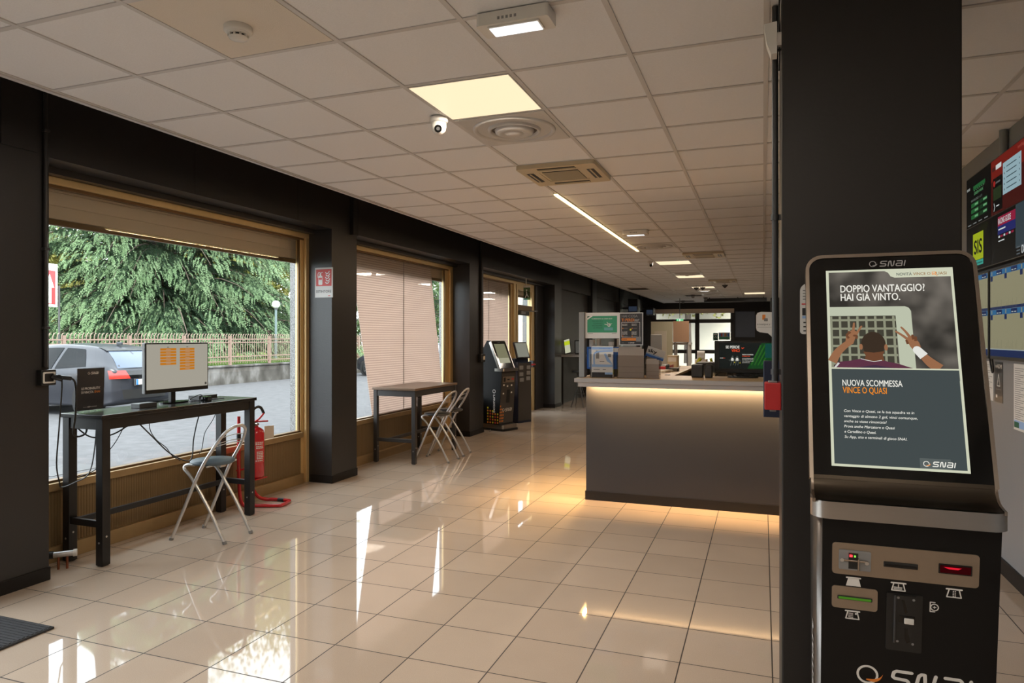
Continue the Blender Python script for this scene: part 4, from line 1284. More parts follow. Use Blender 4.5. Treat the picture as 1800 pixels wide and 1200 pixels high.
def folding_stool(label, seat, loc, rz):
    """seat front faces -x; the back hoop is at +x"""
    t = thing('folding_stool', label, 'stool', (0, 0, 0), group='folding stools with a hoop back')
    A = M['alu']; r = 0.0125
    sz = 0.60
    # hoop frame: feet at the window side, arch at the back
    P = [(-0.235, -0.175, 0.0), (-0.13, -0.172, 0.22), (0.02, -0.168, 0.53), (0.13, -0.160, 0.70), (0.20, -0.125, 0.815), (0.232, -0.06, 0.862), (0.24, 0.0, 0.872),
         (0.232, 0.06, 0.862), (0.20, 0.125, 0.815), (0.13, 0.160, 0.70), (0.02, 0.168, 0.53), (-0.13, 0.172, 0.22), (-0.235, 0.175, 0.0)]
    hp = smooth_path([Vector(p) for p in P], 5)
    MB().tube(hp, r, A, 10).build('hoop_frame', t)
    # the crossing pair of legs
    for sg in (-1, 1):
        q = [(0.235, sg * 0.150, 0.0), (0.10, sg * 0.150, 0.24), (-0.06, sg * 0.150, 0.47), (-0.135, sg * 0.148, 0.545), (-0.115, sg * 0.140, 0.575), (-0.05, sg * 0.135, 0.578)]
        MB().tube(q, r, A, 10, sub=4).build('leg', t)
    b = MB()
    b.cyl((0.03, -0.165, 0.345), (0.03, -0.14, 0.345), 0.007, A, 8); b.cyl((0.03, 0.14, 0.345), (0.03, 0.165, 0.345), 0.007, A, 8)
    b.tube([(-0.09, -0.14, 0.578), (-0.09, 0.14, 0.578)], 0.008, A, 8); b.tube([(0.085, -0.165, 0.572), (0.085, 0.165, 0.572)], 0.007, A, 8)
    b.box((0.06, -0.03, 0.545), (0.10, 0.03, 0.585), A, 0.004)
    b.build('brackets', t)
    MB().lathe([(0.0, sz - 0.030), (0.145, sz - 0.030), (0.160, sz - 0.022), (0.163, sz - 0.008), (0.155, sz), (0.0, sz + 0.003)], (0, 0, 0), seat, 36).build('seat', t)
    w = MB()
    for z, x in ((0.725, 0.15), (0.745, 0.158), (0.79, 0.185)):
        w.tube([(x, -0.140, z), (x + 0.012, 0, z + 0.012), (x, 0.140, z)], 0.003, A, 6, sub=6)
    w.build('back_wires', t)
    for x, yy in ((-0.235, -0.175), (-0.235, 0.175), (0.235, -0.150), (0.235, 0.150)):
        MB().cyl((x + (0.006 if x < 0 else -0.006), yy, 0.022), (x, yy, 0.0), 0.0165, M['grey'], 10).build('foot', t)
    t.location = loc; t.rotation_euler = (0, 0, rz)
    return t


folding_stool('grey tube folding stool with a blue-grey seat at the black high table', M['seat'], (-4.025, 4.215, 0.0), 0.06)
s2 = folding_stool('nearer of two dark-seated folding stools at the brown high table', M['seat_dark'], (-3.86, 7.80, 0.0), 0.0)
dup(s2, (-3.90, 8.28, 0.0), 0.10, 'farther of two dark-seated folding stools at the brown high table')

# fire extinguisher on its stand
ex, ey = -4.40, 5.13
t = thing('fire_extinguisher', 'red fire extinguisher with a black hose beside the black table', 'fire extinguisher', (ex, ey, 0.26))
R_ = 0.078
MB().lathe([(0.0, 0.262), (0.066, 0.258), (R_, 0.275), (R_, 0.66), (0.072, 0.69), (0.05, 0.712), (0.026, 0.722), (0.024, 0.735)], (ex, ey, 0), M['red'], 32).build('cylinder', t)
s = MB(); n_ = 8
for k in range(n_):
    a0 = -0.98 + 1.25 * k / n_; a1 = -0.98 + 1.25 * (k + 1) / n_; q = R_ + 0.001
    s.face([(ex + q * math.cos(a0), ey + q * math.sin(a0), 0.40), (ex + q * math.cos(a1), ey + q * math.sin(a1), 0.40), (ex + q * math.cos(a1), ey + q * math.sin(a1), 0.60), (ex + q * math.cos(a0), ey + q * math.sin(a0), 0.60)], M['red'] if k < 0 else M['ink_red'])
for z in (0.585, 0.57, 0.55, 0.535, 0.50, 0.485, 0.47, 0.455, 0.44, 0.42):
    a0, a1 = -0.85 + 0.2 * ((z * 1000) % 3) / 3, 0.05 + 0.1 * ((z * 1000) % 2); q = R_ + 0.002
    for k in range(4):
        b0 = a0 + (a1 - a0) * k / 4; b1 = a0 + (a1 - a0) * (k + 0.8) / 4
        s.face([(ex + q * math.cos(b0), ey + q * math.sin(b0), z - 0.005), (ex + q * math.cos(b1), ey + q * math.sin(b1), z - 0.005), (ex + q * math.cos(b1), ey + q * math.sin(b1), z + 0.004), (ex + q * math.cos(b0), ey + q * math.sin(b0), z + 0.004)], M['ink_white'])
s.build('label', t)
v = MB().cyl((ex, ey, 0.735), (ex, ey, 0.765), 0.018, M['chrome'], 12)
v.cyl((ex, ey, 0.752), (ex + 0.045, ey - 0.02, 0.752), 0.012, M['chrome'], 10)
v.build('valve', t)
h = MB().box((-0.012, -0.012, 0.76), (0.115, 0.012, 0.775), M['red_matt'], 0.004, M=Matrix.Translation((ex - 0.02, ey + 0.02, 0)) @ Matrix.Rotation(0.9, 4, 'Z'))
h.tube([(ex - 0.01, ey, 0.768), (ex + 0.01, ey + 0.03, 0.79), (ex + 0.02, ey + 0.07, 0.825), (ex + 0.02, ey + 0.085, 0.84)], 0.009, M['red_matt'], 8, sub=4)
h.build('handle', t)
MB().tube([(ex - 0.01, ey - 0.01, 0.745), (ex - 0.02, ey - 0.065, 0.75), (ex - 0.01, ey - 0.085, 0.80), (ex + 0.0, ey - 0.05, 0.87), (ex + 0.0, ey + 0.02, 0.905), (ex + 0.0, ey + 0.075, 0.89), (ex + 0.02, ey + 0.09, 0.835)], 0.013, M['cable'], 10, sub=6).build('hose', t)
MB().box((-0.002, 0, 0), (0.002, 0.09, 0.12), M['paper_warm'], M=Matrix.Translation((ex + 0.03, ey + 0.085, 0.60)) @ Matrix.Rotation(-0.5, 4, 'Z')).build('tag', t)

t = thing('extinguisher_stand', 'red tube floor stand holding the fire extinguisher', 'stand', (ex, ey, 0))
b = MB().tube([(-4.475, 5.00, 0.76), (-4.475, 5.00, 0.35), (-4.46, 5.0, 0.10), (-4.43, 5.02, 0.018), (-4.35, 5.06, 0.016), (-4.16, 5.13, 0.016), (-4.13, 5.17, 0.016), (-4.16, 5.30, 0.016), (-4.20, 5.33, 0.016), (-4.36, 5.32, 0.016), (-4.42, 5.30, 0.016), (-4.46, 5.24, 0.05), (-4.485, 5.19, 0.14), (-4.49, 5.17, 0.25)], 0.016, M['red'], 10, sub=5)
b.build('tube_base', t)
p = MB().tube([(-4.475, 5.0, 0.76), (-4.475, 5.0, 0.83)], 0.014, M['red'], 10); p.cyl((-4.475, 5.0, 0.62), (-4.475, 5.0, 0.68), 0.020, M['black'], 10)
p.build('post', t)
MB().box((-4.50, 4.99, 0.33), (-4.482, 5.17, 0.345), M['red'], 0.003).box((-4.49, 5.05, 0.248), (-4.33, 5.21, 0.256), M['red']).build('bracket', t)
MB().cyl((-4.30, 5.323, 0.016), (-4.24, 5.331, 0.016), 0.019, M['black'], 10).build('rubber_sleeve', t)

# fire extinguisher sign on the second pillar
t = thing('fire_extinguisher_sign', 'small white and red ESTINTORE sign on the second pillar', 'sign', (-4.385, 6.16, 1.97))
Ms = frame((-4.497, 6.160, 1.972), (1, 0, 0), (0, 0, 1))
s = MB().box((0, 0, -0.004), (0.223, 0.318, 0.001), M['paper'], 0.0, M=Ms)
s.rect(0.014, 0.122, 0.209, 0.300, 0.002, M['ink_red'], Ms)
wh = M['ink_white']
s.flat(rrect(0.045, 0.135, 0.095, 0.232, 0.010), 0.003, wh, Ms); s.flat([(0.060, 0.232), (0.080, 0.232), (0.080, 0.25), (0.060, 0.25)], 0.003, wh, Ms)
s.stroke([(0.062, 0.252), (0.095, 0.268)], 0.008, 0.003, wh, Ms); s.stroke([(0.07, 0.262), (0.05, 0.268), (0.040, 0.25), (0.040, 0.215)], 0.007, 0.003, wh, Ms, sub=4)
s.rect(0.050, 0.19, 0.090, 0.212, 0.004, M['ink_red'], Ms)
for k in range(5):
    x, yy = 0.135 + 0.006 * (k % 2), 0.15 + 0.026 * k
    s.stroke([(x, yy + 0.012), (x + 0.012, yy), (x + 0.032, yy + 0.004), (x + 0.046, yy + 0.022)], 0.010, 0.003, wh, Ms, sub=4)
s.text('ESTINTORE', 0.016, 0.052, 0.190, 0.026, 0.002, M['ink'], Ms)
s.rect(0.165, 0.014, 0.195, 0.022, 0.002, M['ink_red'], Ms)
s.build('sign_plate', t)

# trunking on the beam, sockets and conduit at the third pillar
props(MB().box((XW - 0.002, 6.50, 2.68), (XW + 0.05, 6.60, 3.45), M['wall_black'], 0.004).build('cable_trunking'), 'short black cable trunking above the second pillar', 'cable trunking')
t = thing('conduit', 'black conduit down the far edge of the third pillar', 'conduit', (XW, 10.25, 1.25))
MB().tube([(XW + 0.016, 10.22, 3.45), (XW + 0.016, 10.22, 1.27)], 0.022, M['wall_black'], 8).build('pipe', t)
t = thing('power_socket', 'small cream socket box on the third pillar', 'power socket', (XW, 10.24, 1.17))
MB().box((XW - 0.001, 10.12, 1.15), (XW + 0.06, 10.30, 1.28), M['black'], 0.006).build('box', t)
MB().box((XW + 0.06, 10.20, 1.185), (XW + 0.066, 10.28, 1.245), M['paper_warm'], 0.002).build('plate', t)

# roller shutters half let down outside the windows
for lab, y0, y1, zb in (('beige roller shutter let down over the top of the first window', 3.108, 6.158, 2.39), ('beige roller shutter over the top of the second window', 6.648, 9.792, 2.46), ('beige roller shutter over the third window and the side door', 10.368, 13.89, 2.42)):
    s = MB(); z = zb
    while z < 2.95:
        s.box((-4.742, y0, z), (-4.726, y1, z + 0.097), M['shutter'], 0.004, seg=1); z += 0.0965
    s.box((-4.752, y0, zb - 0.045), (-4.720, y1, zb - 0.002), M['gold_dark'], 0.004)
    props(s.build('roller_shutter'), lab, 'roller shutter', 'roller shutters outside the shop windows')

# ribbed translucent boards leaning behind the second and third windows
rib = mat('ribbed_pink_white_board', (0.60, 0.49, 0.43), 0.4)
_nt = rib.node_tree; _b = BS(rib)
_g = _nt.nodes.new('ShaderNodeNewGeometry'); _s = _nt.nodes.new('ShaderNodeSeparateXYZ'); _nt.links.new(_g.outputs['Position'], _s.inputs[0])
_w = _nt.nodes.new('ShaderNodeMath'); _w.operation = 'MULTIPLY'; _w.inputs[1].default_value = 2 * PI / 0.030; _nt.links.new(_s.outputs['Z'], _w.inputs[0])
_si = _nt.nodes.new('ShaderNodeMath'); _si.operation = 'SINE'; _nt.links.new(_w.outputs[0], _si.inputs[0])
_mr = _nt.nodes.new('ShaderNodeMapRange'); _mr.inputs['From Min'].default_value = -1; _nt.links.new(_si.outputs[0], _mr.inputs['Value'])
_mx = _nt.nodes.new('ShaderNodeMix'); _mx.data_type = 'RGBA'; _mx.inputs[6].default_value = (0.66, 0.53, 0.46, 1); _mx.inputs[7].default_value = (0.94, 0.81, 0.73, 1)
_nt.links.new(_mr.outputs[0], _mx.inputs[0]); _nt.links.new(_mx.outputs[2], _b.inputs['Base Color'])
_t = _nt.nodes.new('ShaderNodeBsdfTranslucent'); _nt.links.new(_mx.outputs[2], _t.inputs[0])
_ms = _nt.nodes.new('ShaderNodeMixShader'); _ms.inputs[0].default_value = 0.58
_nt.links.new(_b.outputs[0], _ms.inputs[1]); _nt.links.new(_t.outputs[0], _ms.inputs[2]); _nt.links.new(_ms.outputs[0], _nt.nodes['Material Output'].inputs[0])


def blind(label, poly, seams):
    t = thing('ribbed_board', label, 'translucent board', (-4.66, poly[0][0], poly[0][1]), group='ribbed boards behind the shop windows')
    Mx = frame((-4.66, 0, 0), (0, 1, 0), (0, 0, 1))
    MB().prism(poly, -0.005, 0.005, rib, M=Mx).build('board', t)
    s = MB()
    for yy, z0, z1 in seams: s.box((yy - 0.006, z0, -0.006), (yy + 0.006, z1, 0.0062), M['grey'], M=Mx)
    s.build('seam', t)


blind('leaning ribbed pinkish board filling most of the second window', [(7.57, 0.56), (9.63, 0.56), (9.18, 2.60), (7.06, 2.60)], [(8.37, 0.56, 2.60)])
blind('upright ribbed pinkish board behind the third window', [(10.62, 0.56), (12.50, 0.56), (12.50, 2.60), (10.62, 2.60)], [(11.50, 0.56, 2.60)])

# exit sign hung over the side door
t = thing('exit_sign', 'small hanging emergency exit sign over the side door', 'exit sign', (-4.34, 12.7, 2.28))
MB().box((-4.40, 12.68, 2.28), (-4.27, 12.70, 2.52), clear_glass('green_sign_glass', (0.35, 0.5, 0.4))).build('sign_panel', t)
MB().box((-4.40, 12.67, 2.52), (-4.27, 12.71, 2.56), M['white'], 0.004).cyl((-4.35, 12.69, 2.55), (-4.35, 12.69, 2.70), 0.01, M['white'], 8).build('bracket', t)
s = MB(); Ms = frame((-4.462, 12.679, 2.28), (1, 0, 0), (0, 0, 1))
s.stroke([(0.10, 0.05), (0.13, 0.11), (0.12, 0.16)], 0.018, 0, M['ink_white'], Ms); s.stroke([(0.13, 0.11), (0.16, 0.06)], 0.016, 0, M['ink_white'], Ms); s.disc(0.125, 0.19, 0.016, 0, M['ink_white'], Ms)
s.build('symbol', t)

# ================================================================== the service counter
CX0, CX1 = -1.588, 1.36
t = thing('service_counter', 'grey front service counter with a pale lip lit from below by a warm strip', 'counter', (-0.1, 6.7, 0))
MB().box((CX0, 6.40, 0.0), (CX1, 6.44, 1.085), M['counter'], 0.003).box((CX0, 6.44, 0.0), (CX0 + 0.04, 7.05, 1.085), M['counter'], 0.003).build('front_panel', t)
MB().box((CX0 - 0.006, 6.392, 0.0), (CX1, 6.40, 0.085), M['skirting'], 0.002).box((CX0 - 0.008, 6.392, 0.0), (CX0, 7.05, 0.085), M['skirting'], 0.002).build('plinth', t)
l = MB().box((CX0 - 0.07, 6.325, 1.082), (CX1, 6.337, 1.124), M['counter_top'], 0.002).box((CX0 - 0.07, 6.325, 1.082), (CX0 - 0.058, 7.02, 1.124), M['counter_top'], 0.002)
l.box((CX0 - 0.092, 6.305, 1.124), (CX1, 7.05, 1.163), M['counter_top'], 0.003)
l.box((-0.70, 6.3045, 1.126), (-0.698, 6.3055, 1.162), M['ink_grey'])
l.build('lip', t)
MB().box((CX0 - 0.02, 6.345, 1.1632), (CX1, 7.04, 1.1655), M['counter_wood']).build('counter_top', t)
cs = MB().box((CX0 + 0.02, 6.345, 1.116), (CX1, 6.357, 1.122), M['strip'])
cs.box((CX0 - 0.030, 6.40, 1.116), (CX0 - 0.018, 7.0, 1.122), M['strip'])
cs.build('light_strip', t)
area('lip_light', t, (-0.1, 6.350, 1.112), 2.9, 0.02, 34.0, (1.0, 0.60, 0.26), (math.radians(28), 0, 0))
area('lip_light', t, (CX0 - 0.03, 6.70, 1.112), 0.02, 0.55, 16.0, (1.0, 0.62, 0.22))

TC = 1.1655
t = thing('counter_screen', 'clear acrylic screen with a grey end post standing on the counter', 'screen', (-0.6, 6.50, TC))
MB().box((-1.676, 6.470, 1.1636), (-1.622, 6.560, 1.792), M['grey'], 0.004).build('end_post', t)
MB().box((-1.622, 6.496, 1.255), (1.0, 6.502, 1.785), M['plexi']).build('pane', t)
MB().box((-0.95, 6.485, TC), (-0.93, 6.515, 1.27), M['plexi']).box((0.40, 6.485, TC), (0.42, 6.515, 1.27), M['plexi']).build('foot', t)

# green landscape poster
def poster(name, label, cat, o, w, h, build, back, group=None, x=(1, 0, 0), y=(0, 0, 1)):
    Mx = frame(o, x, y)
    s = MB().box((0, 0, -0.002), (w, h, 0), back, M=Mx)
    build(s, Mx)
    return s.build(name, None, label, cat, group)


def bld(s, Mx):
    w, h = 0.331, 0.245
    s.rect(0.02, 0.055, w - 0.02, h - 0.03, 0.0006, M['ink_green'], Mx)
    s.flat([(0.02, h - 0.03), (0.02, h - 0.068), (0.075, h - 0.03)], 0.0009, M['ink_white'], Mx); s.flat([(0.02, h - 0.032), (0.02, h - 0.05), (0.05, h - 0.032)], 0.0012, M['ink_dkgreen'], Mx)
    s.text('È ARRIVATO IL CASH OUT', 0.065, h - 0.062, 0.20, 0.010, 0.001, M['ink_white'], Mx, 0.012)
    for k, tx in enumerate(('DECIDI TU', 'QUANDO', 'INCASSARE', 'LA VINCITA')): s.text(tx, 0.168, h - 0.088 - 0.021 * k, 0.10 - 0.012 * (k % 2), 0.014, 0.001, M['ink_dkgreen'], Mx, 0.012, align='R')
    for k in range(20):
        pass
    s.disc(0.232, 0.128, 0.017, 0.001, M['ink_white'], Mx); s.disc(0.232, 0.128, 0.012, 0.0013, M['ink_dkgreen'], Mx); s.disc(0.234, 0.128, 0.007, 0.0016, M['ink_white'], Mx)
    for a, b in ((0.19, 0.135), (0.26, 0.14), (0.213, 0.155)): s.stroke([(0.232, 0.128), (a, b)], 0.004, 0.0009, M['ink_white'], Mx)
    for k in range(3): s.rect(0.185, 0.098 - 0.010 * k, 0.27, 0.101 - 0.010 * k, 0.001, M['ink_lightblue'], Mx)
    s.rect(0.025, 0.043, 0.075, 0.047, 0.0008, M['ink_grey'], Mx); s.rect(0.26, 0.043, 0.305, 0.047, 0.0008, M['ink_grey'], Mx)


poster('poster', 'green landscape poster taped to the counter screen beside the grey post', 'poster', (-1.618, 6.492, 1.540), 0.331, 0.246, bld, M['paper'], 'posters on the counter screen')


def bld(s, Mx):
    w, h = 0.226, 0.308
    s.ring([(0, 0), (w, 0), (w, h), (0, h)], [(0.007, 0.007), (w - 0.007, 0.007), (w - 0.007, h - 0.007), (0.007, h - 0.007)], 0, 0.0012, M['paper'], Mx)
    s.text('HAI COSA', 0.025, h - 0.045, 0.15, 0.024, 0.001, M['ink_grey'], Mx, 0.015)
    s.text('TI PERDI', 0.022, h - 0.082, 0.120, 0.026, 0.001, M['ink_orange'], Mx, 0.02)
    for k in range(2): s.text('SENZA APP' if k == 0 else 'SNAI?', 0.147, h - 0.070 - 0.012 * k, 0.045 - 0.008 * k, 0.007, 0.001, M['ink_white'], Mx, 0.012)
    o = [(0.022, 0.075), (0.198, 0.075), (0.198, 0.218), (0.022, 0.218)]; i = [(0.0245, 0.0775), (0.1955, 0.0775), (0.1955, 0.2155), (0.0245, 0.2155)]
    for k in range(4): s.flat([o[k], o[(k + 1) % 4], i[(k + 1) % 4], i[k]], 0.001, M['ink_white'], Mx)
    for (a, b, t2) in ((0.03, 0.195, ('BONUS', 'BENVENUTO')), (0.118, 0.195, ('PRELIEVI', 'VELOCI')), (0.03, 0.122, ('LIVE', 'STREAMING', 'GRATIS')), (0.118, 0.122, ('CASH OUT', 'SUBITO', 'DISPONIBILE'))):
        for k, q in enumerate(t2): s.text(q, a, b - 0.011 * k, 0.048, 0.007, 0.001, M['ink_white'], Mx, 0.012)
        s.disc(a + 0.005, b - 0.036, 0.005, 0.001, M['ink_orange'], Mx, 10); s.rect(a + 0.014, b - 0.038, a + 0.05, b - 0.035, 0.001, M['ink_grey'], Mx)
    s.disc(0.109, 0.147, 0.009, 0.0012, M['ink_yellow'], Mx, 12)
    s.flat(rrect(0.022, 0.042, 0.165, 0.068, 0.006), 0.001, M['ink_orange'], Mx); s.text('SCARICA', 0.03, 0.051, 0.045, 0.009, 0.0014, M['poster_dark'], Mx, 0.012)
    s.flat(rrect(0.160, 0.034, 0.206, 0.080, 0.004), 0.0014, M['ink_grey'], Mx)
    snai(s, 0.088, 0.018, 0.009, 0.001, M['ink_white'], Mx)
    s.rect(0.025, 0.019, 0.045, 0.022, 0.001, M['ink_grey'], Mx)


poster('poster', 'charcoal poster with orange TI PERDI lettering on the counter screen', 'poster', (-1.287, 6.492, 1.475), 0.226, 0.308, bld, M['poster_dark'], 'posters on the counter screen')


def leaflet_holder(label, x0, x1, y, h, depth=0.06):
    t = thing('leaflet_holder', label, 'leaflet holder', ((x0 + x1) / 2, y, TC), group='clear leaflet holders on the counter')
    b = MB()
    Hh = M['holder']
    b.box((x0, y, TC), (x1, y + 0.003, TC + h * 0.72), Hh); b.box((x0, y + depth, TC), (x1, y + depth + 0.003, TC + h), Hh)
    b.box((x0, y, TC), (x0 + 0.003, y + depth, TC + h * 0.72), Hh); b.box((x1 - 0.003, y, TC), (x1, y + depth, TC + h * 0.72), Hh); b.box((x0, y, TC), (x1, y + depth, TC + 0.004), Hh)
    b.build('holder', t)
    return t


leaflet_holder('clear holder with a pale blue and white leaflet, first beside the grey post', -1.545, -1.325, 6.37, 0.31, 0.08)


def bld(s, Mx):
    s.rect(0.004, 0.0, 0.206, 0.045, 0.0006, M['poster_dark'], Mx); s.rect(0.13, 0.025, 0.206, 0.045, 0.0008, M['ink_lightblue'], Mx)
    s.rect(0.004, 0.095, 0.206, 0.12, 0.0006, M['ink_lightblue'], Mx)
    s.stroke([(0.03, 0.11), (0.025, 0.17), (0.045, 0.235), (0.20, 0.25)], 0.016, 0.0008, M['ink_lightblue'], Mx, sub=5)
    s.rect(0.004, 0.262, 0.206, 0.285, 0.0006, M['ink_lightblue'], Mx); s.text('RICARICA QUI', 0.08, 0.268, 0.10, 0.009, 0.001, M['ink_blue'], Mx)
    s.rect(0.045, 0.175, 0.075, 0.25, 0.0010, M['ink_grey'], Mx); s.rect(0.16, 0.19, 0.19, 0.22, 0.001, M['ink_grey'], Mx)
    s.flat([(0.12, 0.22), (0.14, 0.225), (0.20, 0.13), (0.20, 0.12), (0.15, 0.15)], 0.001, M['ink_lightblue'], Mx)
    s.rect(0.02, 0.068, 0.08, 0.074, 0.0006, M['ink_grey'], Mx); s.rect(0.11, 0.068, 0.14, 0.074, 0.0006, M['ink_grey'], Mx); s.rect(0.08, 0.145, 0.125, 0.15, 0.0006, M['ink'], Mx)


poster('leaflet', 'white leaflet with a pale blue frame inside the first clear holder', 'leaflet', (-1.540, 6.42, TC + 0.006), 0.21, 0.295, bld, M['paper'])
taupe = mat('taupe_card', (0.30, 0.245, 0.205), 0.6)
for lab, x0, x1, h, dp in (('tall clear holder filled with plain taupe cards below the charcoal poster', -1.287, -1.030, 0.30, 0.10), ('low clear holder with plain taupe cards in front of the sky card', -1.024, -0.893, 0.19, 0.09)):
    t = leaflet_holder(lab, x0, x1, 6.37, h, dp)
    MB().box((x0 + 0.008, 6.40, TC + 0.006), (x1 - 0.008, 6.404, TC + h * 0.92), taupe).box((x0 + 0.012, 6.415, TC + 0.006), (x1 - 0.03, 6.419, TC + h * 0.98), taupe).build('cards', t)
    MB().box((x0, 6.366, TC + h * 0.36), (x1, 6.370, TC + h * 0.375), M['holder']).box((x0, 6.366, TC + h * 0.18), (x1, 6.370, TC + h * 0.19), M['holder']).build('ledge', t)
# blue display box behind the glass
t = thing('display_box', 'bright blue and white cardboard display box behind the first holder', 'display box', (-1.50, 6.62, TC))
Mx = frame((-1.66, 6.60, 1.165), (1, 0, 0), (0, 0, 1))
b = MB().box((0.03, 0.075, -0.12), (0.40, 0.29, 0.0), M['ink_blue'], M=Mx)
b.box((0.05, 0.29, -0.1), (0.09, 0.36, -0.02), M['paper'], M=Mx); b.box((0.12, 0.27, -0.1), (0.15, 0.37, -0.04), M['paper_warm'], M=Mx); b.box((0.24, 0.27, -0.1), (0.28, 0.34, -0.03), M['paper'], M=Mx); b.box((0.32, 0.28, -0.1), (0.345, 0.37, -0.04), M['paper_warm'], M=Mx)
b.box((0.06, 0.0, -0.10), (0.37, 0.075, -0.02), M['poster_dark'], M=Mx)
b.build('box', t)
MB().rect(0.05, 0.09, 0.09, 0.27, 0.002, M['ink_lightblue'], Mx).rect(0.13, 0.24, 0.38, 0.28, 0.002, M['ink_white'], Mx).build('print', t)

# tilted card
Mk = frame((-1.055, 6.62, 1.395), (0.93, 0.15, -0.32), (0.31, 0, 0.95))
s = MB().box((0, -0.02, -0.002), (0.175, 0.078, 0), M['paper'], M=Mk)
s.rect(0.0, -0.02, 0.175, 0.012, 0.0008, M['ink_lightblue'], Mk); s.rect(0.0, -0.02, 0.175, 0.0, 0.0012, M['ink_blue'], Mk)
s.text('sky', 0.012, 0.025, 0.085, 0.034, 0.0012, M['ink'], Mk, 0.03)
s.box((0.02, -0.205, -0.05), (0.10, -0.02, -0.03), M['grey'], M=Mk)
s.build('tilted_card', None, 'tilted white card printed sky with a blue band, behind the screen', 'card')

# customer monitor
t = thing('counter_monitor', 'black monitor with SE PERDE VINCI advert on the counter', 'monitor', (-0.15, 6.90, TC))
Mm = frame((-0.440, 6.90, 1.205), (1, 0, 0), (0, 0, 1))
MB().box((0, 0, -0.05), (0.575, 0.310, 0.0), M['black'], 0.006, M=Mm).build('housing', t)
s = MB(); E_ = lambda r, g_, b_: glow('advert_%d_%d_%d' % (r, g_, b_), srgb(r, g_, b_))
bgm = E_(24, 28, 26); gr = E_(22, 66, 30); gr2 = E_(40, 96, 34); wt = E_(226, 224, 214); rd = E_(222, 74, 38); tl = E_(24, 70, 62); gy = E_(70, 76, 70)
s.rect(0.045, 0.045, 0.560, 0.290, 0.001, bgm, Mm)
s.flat([(0.30, 0.045), (0.56, 0.045), (0.56, 0.29), (0.43, 0.29)], 0.0014, gr, Mm)
for k in range(7): s.flat([(0.33 + 0.03 * k, 0.08), (0.342 + 0.03 * k, 0.08), (0.43 + 0.035 * k, 0.27), (0.415 + 0.035 * k, 0.27)], 0.0018, gr2, Mm) if 0.43 + 0.035 * k < 0.56 else None
s.rect(0.46, 0.15, 0.56, 0.285, 0.0022, tl, Mm)
s.text('SE PERDE', 0.105, 0.238, 0.125, 0.026, 0.0026, wt, Mm, 0.03); s.text('VINCI', 0.158, 0.205, 0.072, 0.026, 0.0026, rd, Mm, 0.03)
s.stroke([(0.25, 0.245), (0.256, 0.235), (0.27, 0.245)], 0.006, 0.0026, rd, Mm)
s.text('NUOVA SCOMMESSA', 0.255, 0.175, 0.10, 0.009, 0.0026, wt, Mm, 0.02); s.text('SE PERDE VINCI', 0.255, 0.160, 0.07, 0.009, 0.0026, rd, Mm, 0.02)
for k, tx in enumerate(('Se la tua squadra perde', 'ma segna per prima', 'vinci comunque la tua', 'scommessa.')): s.text(tx, 0.255, 0.140 - 0.013 * k, 0.10 - (0.03 if k == 3 else 0), 0.007, 0.0026, wt, Mm, 0.01)
s.text('snai', 0.052, 0.142, 0.028, 0.009, 0.0026, wt, Mm, 0.02); s.text('live', 0.080, 0.142, 0.018, 0.009, 0.0026, rd, Mm, 0.02)
for cx, sc in ((0.165, 1.0), (0.208, 1.0)):     # two players running, plain silhouettes
    s.disc(cx + 0.002, 0.158, 0.009, 0.0026, gy, Mm, 12)
    s.flat([(cx - 0.012, 0.12), (cx + 0.012, 0.118), (cx + 0.013, 0.146), (cx - 0.011, 0.148)], 0.0026, wt, Mm)
    s.stroke([(cx - 0.010, 0.143), (cx - 0.024, 0.12), (cx - 0.030, 0.13)], 0.006, 0.0028, gy, Mm); s.stroke([(cx + 0.011, 0.143), (cx + 0.024, 0.125), (cx + 0.032, 0.112)], 0.006, 0.0028, gy, Mm)
    s.stroke([(cx - 0.005, 0.12), (cx - 0.010, 0.10), (cx - 0.016, 0.075)], 0.007, 0.0028, gy, Mm); s.stroke([(cx + 0.006, 0.12), (cx + 0.014, 0.10), (cx + 0.006, 0.08)], 0.007, 0.0028, gy, Mm)
s.disc(0.235, 0.10, 0.005, 0.0028, E_(190, 170, 40), Mm, 10); s.disc(0.185, 0.105, 0.005, 0.0028, E_(190, 170, 40), Mm, 10)
s.build('display', t)
MB().box((-0.24, 6.915, TC + 0.01), (-0.12, 6.94, 1.22), M['black'], 0.004).build('stand_post', t)
MB().prism(rrect(-0.32, 6.82, -0.04, 6.98, 0.06), TC, TC + 0.014, M['black'], smooth=True).build('stand_base', t)
t = thing('cable_tangle', 'tangle of thin black leads around the counter monitor foot', 'cables', (-0.3, 6.8, TC), kind=None)
r2 = random.Random(4)
for k in range(9):
    p = [(-0.45 + 0.07 * k + r2.uniform(-0.04, 0.04), 6.76 + r2.uniform(-0.03, 0.05), TC + 0.006 + (0.06 * r2.random() if 0 < q < 4 else 0)) for q in range(1)]
    x = p[0][0]; P = [(x, 6.97, TC + 0.05)]
    for q in range(4): P.append((x + r2.uniform(-0.08, 0.08), 6.93 - 0.05 * q, TC + 0.01 + 0.05 * r2.random()))
    MB().tube(P, 0.003, M['cable'], 5, sub=5).build('lead', t)
